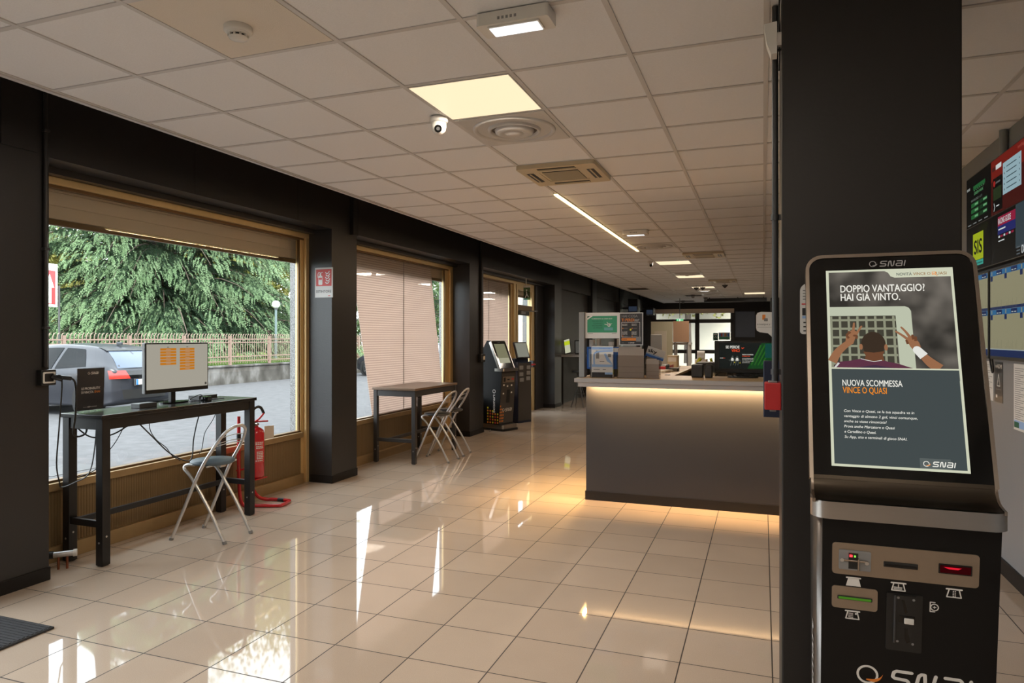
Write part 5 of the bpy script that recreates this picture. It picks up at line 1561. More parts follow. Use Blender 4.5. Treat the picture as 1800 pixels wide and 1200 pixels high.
for lab, x0, x1, h in (('left of two small black desk speakers behind the counter screen', -0.640, -0.535, 0.125), ('right of two small black desk speakers behind the counter screen', -0.515, -0.450, 0.122)):
    t = thing('desk_speaker', lab, 'speaker', ((x0 + x1) / 2, 6.78, TC), group='desk speakers on the counter')
    MB().box((x0, 6.72, TC), (x1, 6.84, TC + h), M['black'], 0.008).build('cabinet', t)
    MB().box((x0 + 0.006, 6.716, TC + 0.010), (x1 - 0.006, 6.722, TC + h - 0.008), M['dark_grey'], 0.003).build('grille', t)
    MB().text('TRUST', x1 - 0.045, TC + h - 0.02, 0.025, 0.005, 0, M['ink_grey'], frame((0, 6.7155, 0), (1, 0, 0), (0, 0, 1))).build('lettering', t)

# hanging sign on the screen
Ms = frame((-0.057, 6.488, 1.55), (1, 0, 0), (0, 0, 1))
ol = rrect(0, 0.042, 0.34, 0.224, (0.04, 0.01, 0.03, 0.04)); ol = [(0.0, 0.085), (0.006, 0.06), (0.03, 0.045), (0.10, 0.035), (0.135, 0.0), (0.150, 0.0), (0.150, 0.21), (0.135, 0.222), (0.04, 0.226), (0.012, 0.216), (0.0, 0.195)]
s = MB().prism(ol, -0.004, 0.0, M['paper'], M=Ms)
s.flat(rrect(0.052, 0.155, 0.078, 0.200, 0.004), 0.0008, M['ink_orange'], Ms); s.flat(rrect(0.066, 0.142, 0.098, 0.168, 0.004), 0.0012, M['ink_grey'], Ms)
s.text('snaipay', 0.008, 0.108, 0.112, 0.018, 0.0008, M['ink_grey'], Ms); s.rect(0.012, 0.088, 0.13, 0.091, 0.0008, M['ink_grey'], Ms)
s.build('brand_sign', None, 'white rounded snaipay sign on the counter screen beside the column', 'sign')

# ================================================================== behind the counter
t = thing('side_counter', 'beech topped side counter running back behind the acrylic holders', 'counter', (-1.34, 9.5, 0))
MB().box((-1.62, 7.07, 1.02), (-1.09, 12.3, 1.05), M['counter_wood'], 0.003).build('top', t)
MB().box((-1.60, 7.08, 0.0), (-1.57, 12.2, 1.02), M['counter'], 0.002).box((-1.16, 8.6, 0), (-1.12, 12.0, 1.02), M['black']).box((-1.57, 7.08, 0.0), (-1.16, 7.12, 1.02), M['counter']).build('carcass', t)
t = thing('back_counter', 'brown cross counter at the end of the beech side counter', 'counter', (-0.7, 12.1, 0))
MB().box((-1.085, 11.7, 1.00), (-0.35, 12.3, 1.05), M['wood_top'], 0.003).build('top', t)
MB().box((-1.06, 11.75, 0.0), (-0.38, 12.25, 1.00), M['wall_black'], 0.003).build('carcass', t)
zc = 1.05
for k, (lab, x, yy, a, m) in enumerate((('cream paper pile on the beech side counter, nearest to the holders', -1.34, 8.3, 0.2, M['paper_warm']), ('white paper pile on the beech side counter beside the red tray', -1.36, 9.9, -0.3, M['paper']), ('white paper pile on the beech side counter behind the red tray', -1.47, 11.9, 0.4, M['paper']))):
    t = thing('paper_pile', lab, 'papers', (x, yy, zc), group='paper piles on the side counter')
    rr = random.Random(k)
    for q in range(5):
        MB().box((-0.105, -0.148, q * 0.007), (0.105, 0.148, q * 0.007 + 0.0065), m, M=Matrix.Translation((x, yy, zc)) @ Matrix.Rotation(a + rr.uniform(-0.25, 0.25), 4, 'Z')).build('sheet', t)
t = thing('letter_tray', 'red open letter tray on the beech side counter', 'tray', (-1.48, 10.9, zc))
MB().box((-1.63 + 0.02, 10.75, zc), (-1.33, 11.1, zc + 0.008), M['red_matt']).box((-1.61, 10.75, zc), (-1.60, 11.1, zc + 0.07), M['red_matt']).box((-1.34, 10.75, zc), (-1.33, 11.1, zc + 0.07), M['red_matt']).box((-1.61, 10.75, zc), (-1.33, 10.76, zc + 0.05), M['red_matt']).build('tray', t)
MB().box((-1.59, 10.77, zc + 0.01), (-1.36, 11.08, zc + 0.04), M['paper']).build('papers', t)
t = thing('till_printer', 'beige ticket printer standing on the beech side counter', 'printer', (-1.40, 11.6, zc))
MB().prism(rrect(-1.48, 11.45, -1.31, 11.7, 0.02), zc, zc + 0.20, M['cream'], smooth=True).build('case', t)
MB().box((-1.46, 11.444, zc + 0.10), (-1.33, 11.452, zc + 0.17), M['paper']).build('ticket', t)
t = thing('till_printer', 'white ticket printer with a paper roll on the brown cross counter', 'printer', (-1.00, 11.95, zc))
MB().prism(rrect(-1.07, 11.82, -0.88, 12.1, 0.02), zc, zc + 0.13, M['white'], smooth=True).build('case', t)
MB().cyl((-1.04, 11.95, zc + 0.20), (-0.92, 11.95, zc + 0.20), 0.07, M['paper'], 16).build('paper_roll', t)
t = thing('telephone', 'black telephone on the beech side counter', 'telephone', (-1.25, 10.3, zc))
MB().prism(rrect(-1.34, 10.2, -1.16, 10.4, 0.02), zc, zc + 0.05, M['black'], smooth=True).build('body', t)
MB().tube([(-1.32, 10.2, zc + 0.07), (-1.32, 10.3, zc + 0.085), (-1.32, 10.4, zc + 0.07)], 0.022, M['black'], 8, sub=4).build('handset', t)
props(MB().box((-1.20, 9.05, zc), (-1.14, 9.15, zc + 0.012), M['black'], 0.003).build('calculator'), 'small black calculator at the edge of the beech side counter', 'calculator')
t = thing('office_chair', 'dark office chair with yellow-green edges behind the counter', 'chair', (-0.72, 9.2, 0))
MB().prism(rrect(-0.95, 8.98, -0.49, 9.42, 0.08), 0.62, 0.70, M['seat_dark'], smooth=True).build('seat', t)
yg = mat('yellow_green_fabric', (0.45, 0.47, 0.02), 0.7)
MB().box((-0.77, 8.94, 0.70), (-0.60, 8.98, 1.22), M['black'], 0.02).build('backrest', t)
MB().tube([(-0.775, 8.94, 0.95), (-0.785, 8.94, 1.15), (-0.765, 8.94, 1.24), (-0.735, 8.94, 1.285)], 0.022, yg, 8, sub=4).build('edge_tube', t)
MB().tube([(-0.60, 8.94, 0.95), (-0.60, 8.94, 1.20), (-0.615, 8.94, 1.285)], 0.016, yg, 8, sub=4).build('edge_tube', t)
b = MB().cyl((-0.72, 9.2, 0.10), (-0.72, 9.2, 0.62), 0.03, M['black'], 10); b.box((-0.74, 8.93, 0.60), (-0.70, 9.1, 0.85), M['black'], 0.01)
b.build('column', t)
for k in range(5):
    a = 2 * PI * k / 5
    l = MB().tube([(-0.72, 9.2, 0.11), (-0.72 + 0.28 * math.cos(a), 9.2 + 0.28 * math.sin(a), 0.075)], [0.025, 0.015], M['black'], 6).build('base_leg', t)
    MB().cyl((-0.72 + 0.28 * math.cos(a) - 0.015, 9.2 + 0.28 * math.sin(a), 0.030), (-0.72 + 0.28 * math.cos(a) + 0.015, 9.2 + 0.28 * math.sin(a), 0.030), 0.030, M['cable'], 10).build('castor', l)
t = thing('computer_tower', 'black computer tower on a shelf behind the desk speakers', 'computer', (-0.62, 8.2, 0))
MB().box((-0.78, 8.05, 0.0), (-0.42, 8.5, 1.02), M['wall_black'], 0.004).build('shelf_unit', t)
MB().box((-0.72, 8.1, 1.02), (-0.50, 8.45, 1.26), M['black'], 0.008).build('case', t)
for lab, x0, x1, z0, z1, m, g_ in (('tall cream notice board far behind the counter', -3.04, -2.425, 0.60, 2.00, M['pale_frost'], 0), ('brown panel board beside the cream notice board', -2.415, -1.97, 1.41, 2.01, M['wood_top'], 1)):
    t = thing('notice_board', lab, 'board', ((x0 + x1) / 2, 20.0, 0), group='boards far behind the counter')
    MB().box((x0, 20.0, z0), (x1, 20.04, z1), mat('light_brown_board', (0.46, 0.27, 0.16), 0.6) if g_ else m, 0.004).build('board', t)
    MB().cyl((x0 + 0.05, 20.06, 0), (x0 + 0.05, 20.06, z1), 0.02, M['grey'], 8).cyl((x1 - 0.05, 20.06, 0), (x1 - 0.05, 20.06, z1), 0.02, M['grey'], 8).build('post', t)
    if not g_:
        MB().box((x0 + 0.10, 19.99, 0.7), (x1 - 0.17, 20.0, 1.73), M['paper_warm']).build('notice', t)
        MB().box((x0 + 0.25, 19.986, 1.0), (x1 - 0.30, 19.99, 1.45), M['paper']).build('notice', t)
t = thing('white_table', 'white high table standing under the brown panel board', 'table', (-2.2, 20.5, 0))
MB().box((-2.45, 20.2, 1.33), (-1.95, 20.7, 1.40), M['white'], 0.004).build('tabletop', t)
for x in (-2.42, -2.02):
    for yy in (20.23, 20.63): MB().box((x, yy, 0), (x + 0.05, yy + 0.05, 1.33), M['white']).build('leg', t)
t = thing('room_divider', 'grey divider panel standing right behind the sky card', 'divider', (-1.83, 12.6, 0))
MB().box((-1.92, 12.58, 0.05), (-1.72, 12.62, 1.60), M['grey'], 0.01).build('panel', t)
MB().box((-1.95, 12.5, 0.0), (-1.70, 12.7, 0.05), M['dark_grey'], 0.005).build('foot', t)
t = thing('exit_sign', 'green and white exit sign hanging far down the room', 'exit sign', (-2.67, 24.0, 2.08))
MB().box((-2.785, 23.99, 2.085), (-2.555, 24.02, 2.185), M['white'], 0.003).build('box', t)
s = MB(); Ms = frame((-2.785, 23.988, 2.085), (1, 0, 0), (0, 0, 1)); ge = glow('exit_green', (0.02, 0.62, 0.16), 1.0); we = glow('exit_white', (0.85, 0.95, 0.85), 1.0)
s.rect(0.0, 0, 0.23, 0.10, 0, we, Ms); s.rect(0.0, 0.01, 0.09, 0.09, 0.001, ge, Ms); s.rect(0.14, 0.01, 0.23, 0.09, 0.001, ge, Ms); s.disc(0.045, 0.065, 0.014, 0.002, we, Ms); s.stroke([(0.04, 0.05), (0.05, 0.03)], 0.016, 0.002, we, Ms); s.stroke([(0.16, 0.05), (0.21, 0.05)], 0.02, 0.002, we, Ms)
s.build('legend', t)
MB().cyl((-2.67, 24.005, 2.18), (-2.67, 24.005, CZ - 0.003), 0.012, M['grey'], 6).build('hanger', t)
for lab, x0, x1, z0, z1, kd in (('small dark green notice stuck to the far glazed door', -1.785, -1.605, 1.43, 1.71, 0), ('wide colourful notice stuck to the far glazed door', -1.58, -1.17, 1.455, 1.73, 1)):
    Mx = frame((x0, YB + 0.02, z0), (1, 0, 0), (0, 0, 1)); s = MB().box((0, 0, -0.002), (x1 - x0, z1 - z0, 0.0), M['ink_dkgreen'] if kd == 0 else M['paper'], M=Mx)
    if kd == 0: s.rect(0.03, 0.20, 0.15, 0.235, 0.001, M['ink_white'], Mx); s.stroke([(0.05, 0.10), (0.09, 0.15), (0.13, 0.10)], 0.016, 0.001, M['ink_white'], Mx)
    else:
        for k, m in enumerate(('ink_blue', 'ink_red', 'ink_lightblue', 'ink_orange', 'ink_grey', 'ink_blue')): s.rect(0.02 + 0.062 * k, 0.12, 0.075 + 0.062 * k, 0.25, 0.001, M[m], Mx)
        s.rect(0.02, 0.02, 0.39, 0.11, 0.001, M['ink_green'], Mx)
    s.build('door_notice', None, lab, 'notice', 'notices on the far door')
props(MB().box((-0.98, YB - 0.03, 1.55), (-0.28, YB, 2.52), mat('blue_grey_reflection', (0.085, 0.11, 0.17), 0.4), 0.01).build('reflection_panel'), 'blue-grey panel standing in for a glass reflection right of the far glazed doors', 'board')  # a reflection in the glass, put in as a flat coloured panel
for lab, x0, x1, z0, z1, yy in (('dark screen hung by the left wall, nearer of two', -4.075, -3.77, 2.36, 2.78, 22.0), ('dark screen hung by the left wall, farther of two', -3.98, -3.72, 2.36, 2.62, 25.0)):
    t = thing('wall_screen', lab, 'television', ((x0 + x1) / 2, yy, z0), group='screens hung along the left wall')
    MB().box((x0, yy, z0), (x1, yy + 0.5, z1), M['black'], 0.006).build('housing', t)
    sm_ = glow('dim_screen', srgb(44, 52, 66), 0.8)
    MB().box((x0 + 0.02, yy - 0.002, z0 + 0.02), (x1 - 0.02, yy, z0 + 0.18), sm_).build('display', t)
    MB().box((-4.43, yy + 0.2, z0 + 0.1), (x0, yy + 0.3, z0 + 0.16), M['black']).build('wall_arm', t)

# shelf with a stool by the left wall
t = thing('wall_shelf', 'pale edged high shelf along the dark left wall past the last pillar', 'shelf', (-4.1, 16.3, 0))
MB().box((-4.42, 15.15, 1.10), (-3.86, 17.6, 1.15), M['counter_top'], 0.003).build('shelf_top', t)
for yy in (15.25, 17.4): MB().box((-4.40, yy, 0), (-4.32, yy + 0.05, 1.10), M['wall_black'], 0.003).build('leg', t)
MB().box((-4.42, 15.3, 0.0), (-4.405, 17.4, 1.1), M['wall_black']).build('back_panel', t)
t = thing('display_stand', 'slim upright stand with a yellow-green notice on the high shelf', 'display stand', (-4.2, 15.3, 1.15))
Mx = frame((-4.29, 15.28, 1.152), (0.97, 0, 0.24), (-0.12, 0.05, 0.99))
MB().box((0, 0, -0.012), (0.155, 0.34, 0.0), M['black'], 0.004, M=Mx).box((-0.01, 0, -0.05), (0.165, 0.012, 0.05), M['black'], M=Mx).build('frame', t)
MB().rect(0.012, 0.02, 0.143, 0.33, 0.001, glow('lit_pale', srgb(196, 196, 168), 0.9), Mx).rect(0.012, 0.20, 0.143, 0.29, 0.002, glow('lit_lime', srgb(190, 205, 40), 0.9), Mx).build('notice', t)
t = thing('tablet_computer', 'black framed tablet upright on the high shelf', 'tablet', (-4.0, 15.5, 1.15))
Mx = frame((-4.10, 15.45, 1.155), (1, 0, 0), (-0.08, 0.2, 0.97))
MB().box((0, 0, -0.015), (0.30, 0.33, 0.0), M['black'], 0.006, M=Mx).box((0.05, 0, -0.1), (0.25, 0.01, -0.01), M['black'], M=Mx).build('housing', t)
MB().rect(0.02, 0.03, 0.28, 0.31, 0.001, glow('dim_tablet', srgb(84, 82, 76), 0.8), Mx).build('display', t)
t = thing('bar_stool', 'dark thin legged bar stool tucked under the high shelf', 'stool', (-3.85, 15.0, 0))
for a, b_ in (((-4.0, 14.75), (-3.72, 15.15)), ((-3.72, 14.75), (-4.0, 15.15)), ((-4.0, 15.15), (-3.72, 14.75)), ((-3.72, 15.15), (-4.0, 14.75))):
    MB().tube([(a[0], a[1], 0), ((a[0] * 0.35 + b_[0] * 0.65), (a[1] * 0.35 + b_[1] * 0.65), 0.76)], 0.010, M['dark_grey'], 6).build('leg', t)
MB().lathe([(0.0, 0.755), (0.15, 0.755), (0.17, 0.775), (0.165, 0.80), (0.0, 0.805)], (-3.86, 14.95, 0), M['seat_dark'], 20).build('seat', t)
MB().tube([(-3.95, 14.86, 0.28), (-3.77, 14.86, 0.28), (-3.77, 15.04, 0.28), (-3.95, 15.04, 0.28)], 0.007, M['dark_grey'], 6, closed=True).build('foot_rail', t)

# ================================================================== the big kiosk
kx, ky = 0.4175, 2.41
K = thing('betting_kiosk', 'tall black betting kiosk with a bright tilted portrait screen in front of the dark column', 'kiosk', (kx, ky, 0))
Ms = frame((0, 2.524, 1.12), (1, 0, 0), (0, 0.226, 0.68))       # along the screen
Mf = frame((0, 2.567, 0), (1, 0, 0), (0, -0.1178, 0.993))       # along the lower front
gx0, gx1 = 0.160, 0.675
# cabinet: a loft of two rounded outlines
lo = rrect(0.170, 2.556, 0.672, 2.795, (0.03, 0.03, 0.01, 0.01), 5); hi = rrect(0.166, 2.456, 0.676, 2.795, (0.03, 0.03, 0.01, 0.01), 5)
n = len(lo); b = MB()
b.add([(p[0], p[1], 0.11) for p in lo] + [(p[0], p[1], 0.972) for p in hi], [(k, (k + 1) % n, n + (k + 1) % n, n + k) for k in range(n)] + [list(range(n, 2 * n))], M['dark_alu'] if 'dark_alu' in M else M['steel'], True)
b.build('cabinet', K)
MB().prism(rrect(0.183, 0.115, 0.667, 0.972, 0.004, 2), -0.012, 0.006, M['kiosk_black'], M=Mf).prism(rrect(0.660, 0.115, 0.678, 0.972, 0.004, 2), -0.030, 0.003, M['kiosk_black'], M=Mf).build('front_panel', K)
MB().prism(rrect(0.155, 2.50, 0.690, 2.80, 0.03), 0.0, 0.11, M['black'], smooth=True).build('base', K)
# vertical wordmark on the left side
Ml = frame((0.1655, 2.60, 0.20), (0, 0, 1), (0, 1, 0))
MB().text('betsmart', 0.0, 0.0, 0.36, 0.07, 0.0012, M['ink_white'], Ml, 0.01).build('side_lettering', K)
# tray
tr = [(p[0] + (0.010 if p[0] < 0.4 else -0.012) * (p[1] > 2.5), p[1]) for p in rrect(0.147, 2.41, 0.694, 2.60, (0.055, 0.055, 0.01, 0.01), 8)]
MB().prism(tr, 0.969, 1.024, M['steel'], smooth=True).build('tray', K)
# upper housing, black glass and chrome rim
ol = rrect(gx0 - 0.012, -0.045, gx1 + 0.012, 0.770, (0.004, 0.004, 0.058, 0.058), 8)
il = rrect(gx0, -0.045, gx1, 0.757, (0.002, 0.002, 0.046, 0.046), 8)
MB().prism(rrect(gx0 - 0.008, -0.10, gx1 + 0.008, 0.765, (0.004, 0.004, 0.054, 0.054), 8), -0.070, -0.004, M['kiosk_black'], M=Ms, smooth=True).build('head', K)
MB().ring(ol, il, -0.05, 0.004, M['chrome'], M=Ms, smooth=True).build('rim', K)
MB().prism(rrect(gx0 + 0.0005, -0.032, gx1 - 0.0005, 0.7565, (0.002, 0.002, 0.0455, 0.0455), 8), -0.006, 0.0, M['black_gloss'], M=Ms).build('screen_glass', K)
prof = smooth_path([Vector(p) for p in ((0, 2.5135, 1.0905), (0, 2.503, 1.062), (0, 2.484, 1.041), (0, 2.455, 1.031), (0, 2.418, 1.0265))], 6)
b = MB(); v = []
for x in (gx0 - 0.002, gx1 + 0.002):
    v += [(x, p.y, p.z) for p in prof]
m_ = len(prof)
b.add(v, [(k, k + 1, m_ + k + 1, m_ + k) for k in range(m_ - 1)], M['kiosk_dark'], True)
b.box((gx0, 2.512, 1.02), (gx1, 2.54, 1.05), M['kiosk_black'])
b.build('keyboard_curve', K)
for x in (gx0 - 0.004, gx1 + 0.004):
    b = MB(); q = [Vector((0, 2.5075, 1.0725))] + [Vector(p) for p in prof[2:]]
    e = [(p.y, p.z) for p in prof]
    poly = e + [(2.418, 1.018), (2.46, 1.015), (2.53, 1.02), (2.545, 1.085)]
    b.prism([(p[0] , p[1] + (0.004 if i < m_ else 0)) for i, p in enumerate(poly)], -0.004, 0.004, M['chrome'], M=frame((x, 0, 0), (0, 1, 0), (0, 0, 1)))
    b.build('side_rim', K)
s = MB()
for p in ([(0.545, 2.445), (0.562, 2.455), (0.655, 2.455), (0.667, 2.430)], [(0.552, 2.432), (0.562, 2.437), (0.640, 2.437)]):
    s.stroke(p, 0.0016, 1.0335 if p[0][0] < 0.55 else 1.0325, M['black'], sub=0)
s.build('ticket_slot', K)

# ---- the picture on the screen
E_ = lambda r, g_, b_: glow('kiosk_screen_%d_%d_%d' % (r, g_, b_), srgb(r, g_, b_))
X = lambda x: x
pale = E_(205, 208, 184); slate = E_(66, 74, 75); dk = E_(56, 54, 47); wt = E_(238, 236, 226); og = E_(236, 138, 34); gold_ = E_(150, 108, 58)
goal = E_(186, 192, 170); net = E_(140, 142, 120); netd = E_(66, 64, 54); skin = E_(150, 104, 74); skin_d = E_(108, 70, 48); hair = E_(58, 46, 36); shirt = E_(92, 50, 68); shirt_d = E_(66, 44, 66); band = E_(226, 226, 220); white_ = E_(210, 210, 206)
s = MB()
s.rect(0.216, 0.0, 0.615, 0.708, 0.0008, pale, Ms)
s.rect(0.225, 0.340, 0.607, 0.700, 0.0012, None or dk, Ms)
# blurred stadium
blur = bpy.data.materials.new('blurred_crowd'); blur.use_nodes = True; BS(blur).inputs['Specular IOR Level'].default_value = 0.06
_nt = blur.node_tree; _b = BS(blur); _tc = _nt.nodes.new('ShaderNodeTexCoord'); _nz = _nt.nodes.new('ShaderNodeTexNoise'); _nz.inputs['Scale'].default_value = 11; _nz.inputs['Detail'].default_value = 1.5
_rp = _nt.nodes.new('ShaderNodeValToRGB'); _e = _rp.color_ramp.elements; _e[0].position = 0.35; _e[0].color = srgb(48, 46, 42); _e[1].position = 0.75; _e[1].color = srgb(118, 112, 104)
_nt.links.new(_tc.outputs['Object'], _nz.inputs['Vector']); _nt.links.new(_nz.outputs['Fac'], _rp.inputs[0]); _nt.links.new(_rp.outputs[0], _b.inputs['Emission Color']); _b.inputs["Emission Strength"].default_value = 0.9 * LIT; _b.inputs['Base Color'].default_value = (0.01, 0.01, 0.01, 1)
s.rect(0.225, 0.340, 0.607, 0.700, 0.0016, blur, Ms)
s.rect(0.225, 0.008, 0.607, 0.336, 0.0012, slate, Ms)
# tab
s.flat([(0.405, 0.700), (0.416, 0.694), (0.424, 0.679), (0.436, 0.674), (0.610, 0.674), (0.610, 0.702), (0.405, 0.702)], 0.0020, pale, Ms)
s.text('NOVITÀ', 0.443, 0.681, 0.047, 0.0105, 0.0024, slate, Ms, 0.012); s.text('VINCE O', 0.494, 0.681, 0.053, 0.0105, 0.0024, gold_, Ms, 0.008); s.text('UASI', 0.565, 0.681, 0.030, 0.0105, 0.0024, gold_, Ms, 0.008)
for a, b2 in (((0.552, 0.681), (0.552, 0.691)), ((0.552, 0.691), (0.563, 0.691)), ((0.563, 0.691), (0.563, 0.682)), ((0.552, 0.681), (0.563, 0.681)), ((0.562, 0.682), (0.567, 0.677)), ((0.555, 0.686), (0.558, 0.684)), ((0.558, 0.684), (0.564, 0.690))): s.stroke([a, b2], 0.0016, 0.0024, og, Ms)
s.text('DOPPIO VANTAGGIO?', 0.262, 0.6215, 0.264, 0.0265, 0.0032, wt, Ms, 0.014); s.text('HAI GIÀ VINTO.', 0.262, 0.589, 0.187, 0.0265, 0.0032, wt, Ms, 0.014)
# goal frame and net
def S(x): return x
s.flat([(0.225, 0.566)] + [(0.462, 0.566), (0.474, 0.560), (0.480, 0.548)] + [(0.484, 0.341), (0.436, 0.341), (0.432, 0.532), (0.225, 0.532)], 0.0020, goal, Ms)
s.rect(0.225, 0.341, 0.433, 0.531, 0.0018, netd, Ms)
for k in range(8): s.rect(0.225 + 0.028 * k, 0.341, 0.2325 + 0.028 * k, 0.530, 0.0020, net, Ms) if k < 8 and 0.2325 + 0.028 * k < 0.434 else None
for k in range(6): s.rect(0.225, 0.352 + 0.032 * k, 0.433, 0.360 + 0.032 * k, 0.0021, net, Ms)
# player from behind
sh = smooth_path([Vector((a, b_, 0)) for a, b_ in ((0.233, 0.342), (0.245, 0.360), (0.285, 0.367), (0.318, 0.374), (0.336, 0.372), (0.358, 0.366), (0.384, 0.370), (0.402, 0.364), (0.43, 0.358), (0.455, 0.349), (0.475, 0.342))], 5)
s.flat([(p.x, p.y) for p in sh], 0.0024, shirt, Ms)
s.flat([(0.30, 0.342), (0.36, 0.352), (0.42, 0.342)], 0.0026, shirt_d, Ms); s.flat([(0.233, 0.342), (0.246, 0.360), (0.252, 0.357), (0.240, 0.342)], 0.0026, white_, Ms)
s.stroke([(0.318, 0.374), (0.336, 0.369), (0.358, 0.364), (0.382, 0.369)], 0.0022, 0.0030, white_, Ms)
s.flat([(0.330, 0.368), (0.335, 0.395), (0.385, 0.395), (0.390, 0.368), (0.358, 0.363)], 0.0026, skin_d, Ms)
hd = [(0.359 + 0.038 * math.cos(a) * (1 - 0.10 * (math.sin(a) < 0)), 0.426 + 0.046 * math.sin(a)) for a in [2 * PI * k / 36 for k in range(36)]]
s.flat(hd, 0.0030, hair, Ms); s.flat([(0.326, 0.40), (0.334, 0.384), (0.359, 0.378), (0.384, 0.384), (0.392, 0.402), (0.359, 0.396)], 0.0032, skin_d, Ms)
s.disc(0.320, 0.417, 0.0055, 0.0034, skin, Ms, 14, 0.011); s.disc(0.397, 0.415, 0.0055, 0.0034, skin, Ms, 14, 0.012)
def limb(pts, ws, m, z=0.0028):
    P = smooth_path([Vector((a, b_, 0)) for a, b_ in pts], 6); W = []
    for i in range(len(P)):
        u = i / (len(P) - 1) * (len(ws) - 1); k = min(int(u), len(ws) - 2); W.append(ws[k] + (ws[k + 1] - ws[k]) * (u - k))
    L, R = [], []
    for i, p in enumerate(P):
        d = (P[min(i + 1, len(P) - 1)] - P[max(i - 1, 0)]).normalized(); q = Vector((-d.y, d.x, 0))
        L.append(p + q * W[i] / 2); R.append(p - q * W[i] / 2)
    for i in range(len(P) - 1): s.flat([R[i], R[i + 1], L[i + 1], L[i]], z, m, Ms)
    s.disc(P[-1].x, P[-1].y, W[-1] / 2, z, m, Ms, 12)
limb([(0.228, 0.362), (0.245, 0.395), (0.268, 0.420), (0.288, 0.436)], [0.030, 0.026, 0.022, 0.020], skin)
limb([(0.284, 0.430), (0.290, 0.455), (0.297, 0.466)], [0.024, 0.031, 0.026], skin)
limb([(0.296, 0.458), (0.299, 0.485), (0.301, 0.504)], [0.009, 0.008, 0.0055], skin, 0.0034)
limb([(0.303, 0.456), (0.314, 0.476), (0.324, 0.492)], [0.009, 0.0075, 0.0055], skin, 0.0034)
limb([(0.283, 0.448), (0.277, 0.458), (0.281, 0.466)], [0.008, 0.008, 0.007], skin_d, 0.0036); limb([(0.306, 0.446), (0.308, 0.456), (0.300, 0.458)], [0.008, 0.008, 0.007], skin_d, 0.0036); limb([(0.288, 0.466), (0.284, 0.471)], [0.009, 0.008], skin_d, 0.0036)
limb([(0.553, 0.341), (0.528, 0.362), (0.508, 0.385), (0.493, 0.403)], [0.034, 0.031, 0.024, 0.020], skin)
limb([(0.494, 0.402), (0.484, 0.426), (0.474, 0.444)], [0.021, 0.031, 0.026], skin)
limb([(0.472, 0.436), (0.453, 0.455), (0.430, 0.473)], [0.010, 0.0085, 0.006], skin, 0.0034)
limb([(0.476, 0.442), (0.462, 0.468), (0.447, 0.488)], [0.010, 0.008, 0.006], skin, 0.0034)
limb([(0.482, 0.444), (0.479, 0.458)], [0.009, 0.008], skin_d, 0.0036); limb([(0.488, 0.438), (0.488, 0.452)], [0.009, 0.008], skin_d, 0.0036); limb([(0.464, 0.428), (0.460, 0.440)], [0.008, 0.007], skin_d, 0.0036)
limb([(0.509, 0.384), (0.490, 0.407)], [0.030, 0.026], band, 0.0040)
s.rect(0.225, 0.300, 0.607, 0.337, 0.0046, slate, Ms); s.rect(0.225, 0.336, 0.607, 0.341, 0.0050, pale, Ms)
# lower text
s.text('NUOVA SCOMMESSA', 0.258, 0.277, 0.182, 0.0215, 0.0020, wt, Ms, 0.012); s.text('VINCE O QUASI', 0.258, 0.2515, 0.134, 0.0215, 0.0020, og, Ms, 0.012)
for k, (tx, w_, bd) in enumerate((('Con Vince o Quasi, se la tua squadra va in', 0.210, 0.004), ('vantaggio di almeno 2 gol, vinci comunque,', 0.219, 0.004), ('anche se viene rimontata!', 0.127, 0.004), ('Prova anche Marcatore o Quasi', 0.150, 0.010), ('e Cartellino o Quasi.', 0.095, 0.012), ('Su App, sito e terminali di gioco SNAI.', 0.185, 0.004))):
    s.text(tx, 0.2585, 0.185 - 0.0178 * k, w_, 0.0088, 0.0020, wt, Ms, bd, shear=0.18)
s.rect(0.476, 0.008, 0.563, 0.041, 0.0018, E_(88, 95, 94), Ms)
snai(s, 0.485, 0.016, 0.0145, 0.0024, wt, Ms, swoosh=og)
s.build('display', K)
s = MB(); snai(s, 0.358, 0.720, 0.0185, 0.0012, E_(120, 112, 104), Ms); s.build('top_logo', K)

# ---- fittings of the lower front
pl = mat('champagne_metal_plate', (0.36, 0.29, 0.225), 0.42, 0.75, noise=(30, 0.06))
z0 = 0.006
MB().prism(rrect(0.2125, 0.786, 0.6215, 0.892, 0.011), z0, z0 + 0.003, pl, M=Mf).build('reader_plate', K)
MB().prism(rrect(0.2125, 0.670, 0.3465, 0.745, 0.010), z0, z0 + 0.003, pl, M=Mf).build('printer_plate', K)
zz = z0 + 0.003
s = MB().prism(rrect(0.232, 0.804, 0.325, 0.870, 0.004, 2), zz, zz + 0.003, M['grey'], M=Mf)
s.rect(0.260, 0.808, 0.288, 0.862, zz + 0.0032, M['black'], Mf); s.box((0.240, 0.834, zz + 0.002), (0.316, 0.840, zz + 0.008), M['chrome'], 0.002, M=Mf)
s.disc(0.241, 0.837, 0.006, zz + 0.0085, M['alu'], Mf); s.disc(0.313, 0.833, 0.006, zz + 0.0085, M['alu'], Mf)
s.box((0.286, 0.806, zz + 0.002), (0.291, 0.846, zz + 0.012), M['chrome'], 0.001, M=Mf)
s.build('card_reader', K)
MB().rect(0.262, 0.850, 0.271, 0.858, zz + 0.009, glow('red_light', (1.0, 0.05, 0.06), 2.0), Mf).build('red_light', K)
MB().rect(0.275, 0.850, 0.281, 0.857, zz + 0.009, glow('green_light', (0.3, 0.8, 0.1), 1.0), Mf).build('green_light', K)
MB().box((0.361, 0.8265, zz - 0.001), (0.457, 0.844, zz + 0.004), M['black'], 0.002, M=Mf).box((0.365, 0.830, zz), (0.453, 0.836, zz + 0.006), M['black_gloss'], M=Mf).build('banknote_slot', K)
s = MB().box((0.513, 0.823, zz - 0.001), (0.603, 0.855, zz + 0.003), M['black_gloss'], 0.002, M=Mf)
s.build('barcode_reader', K)
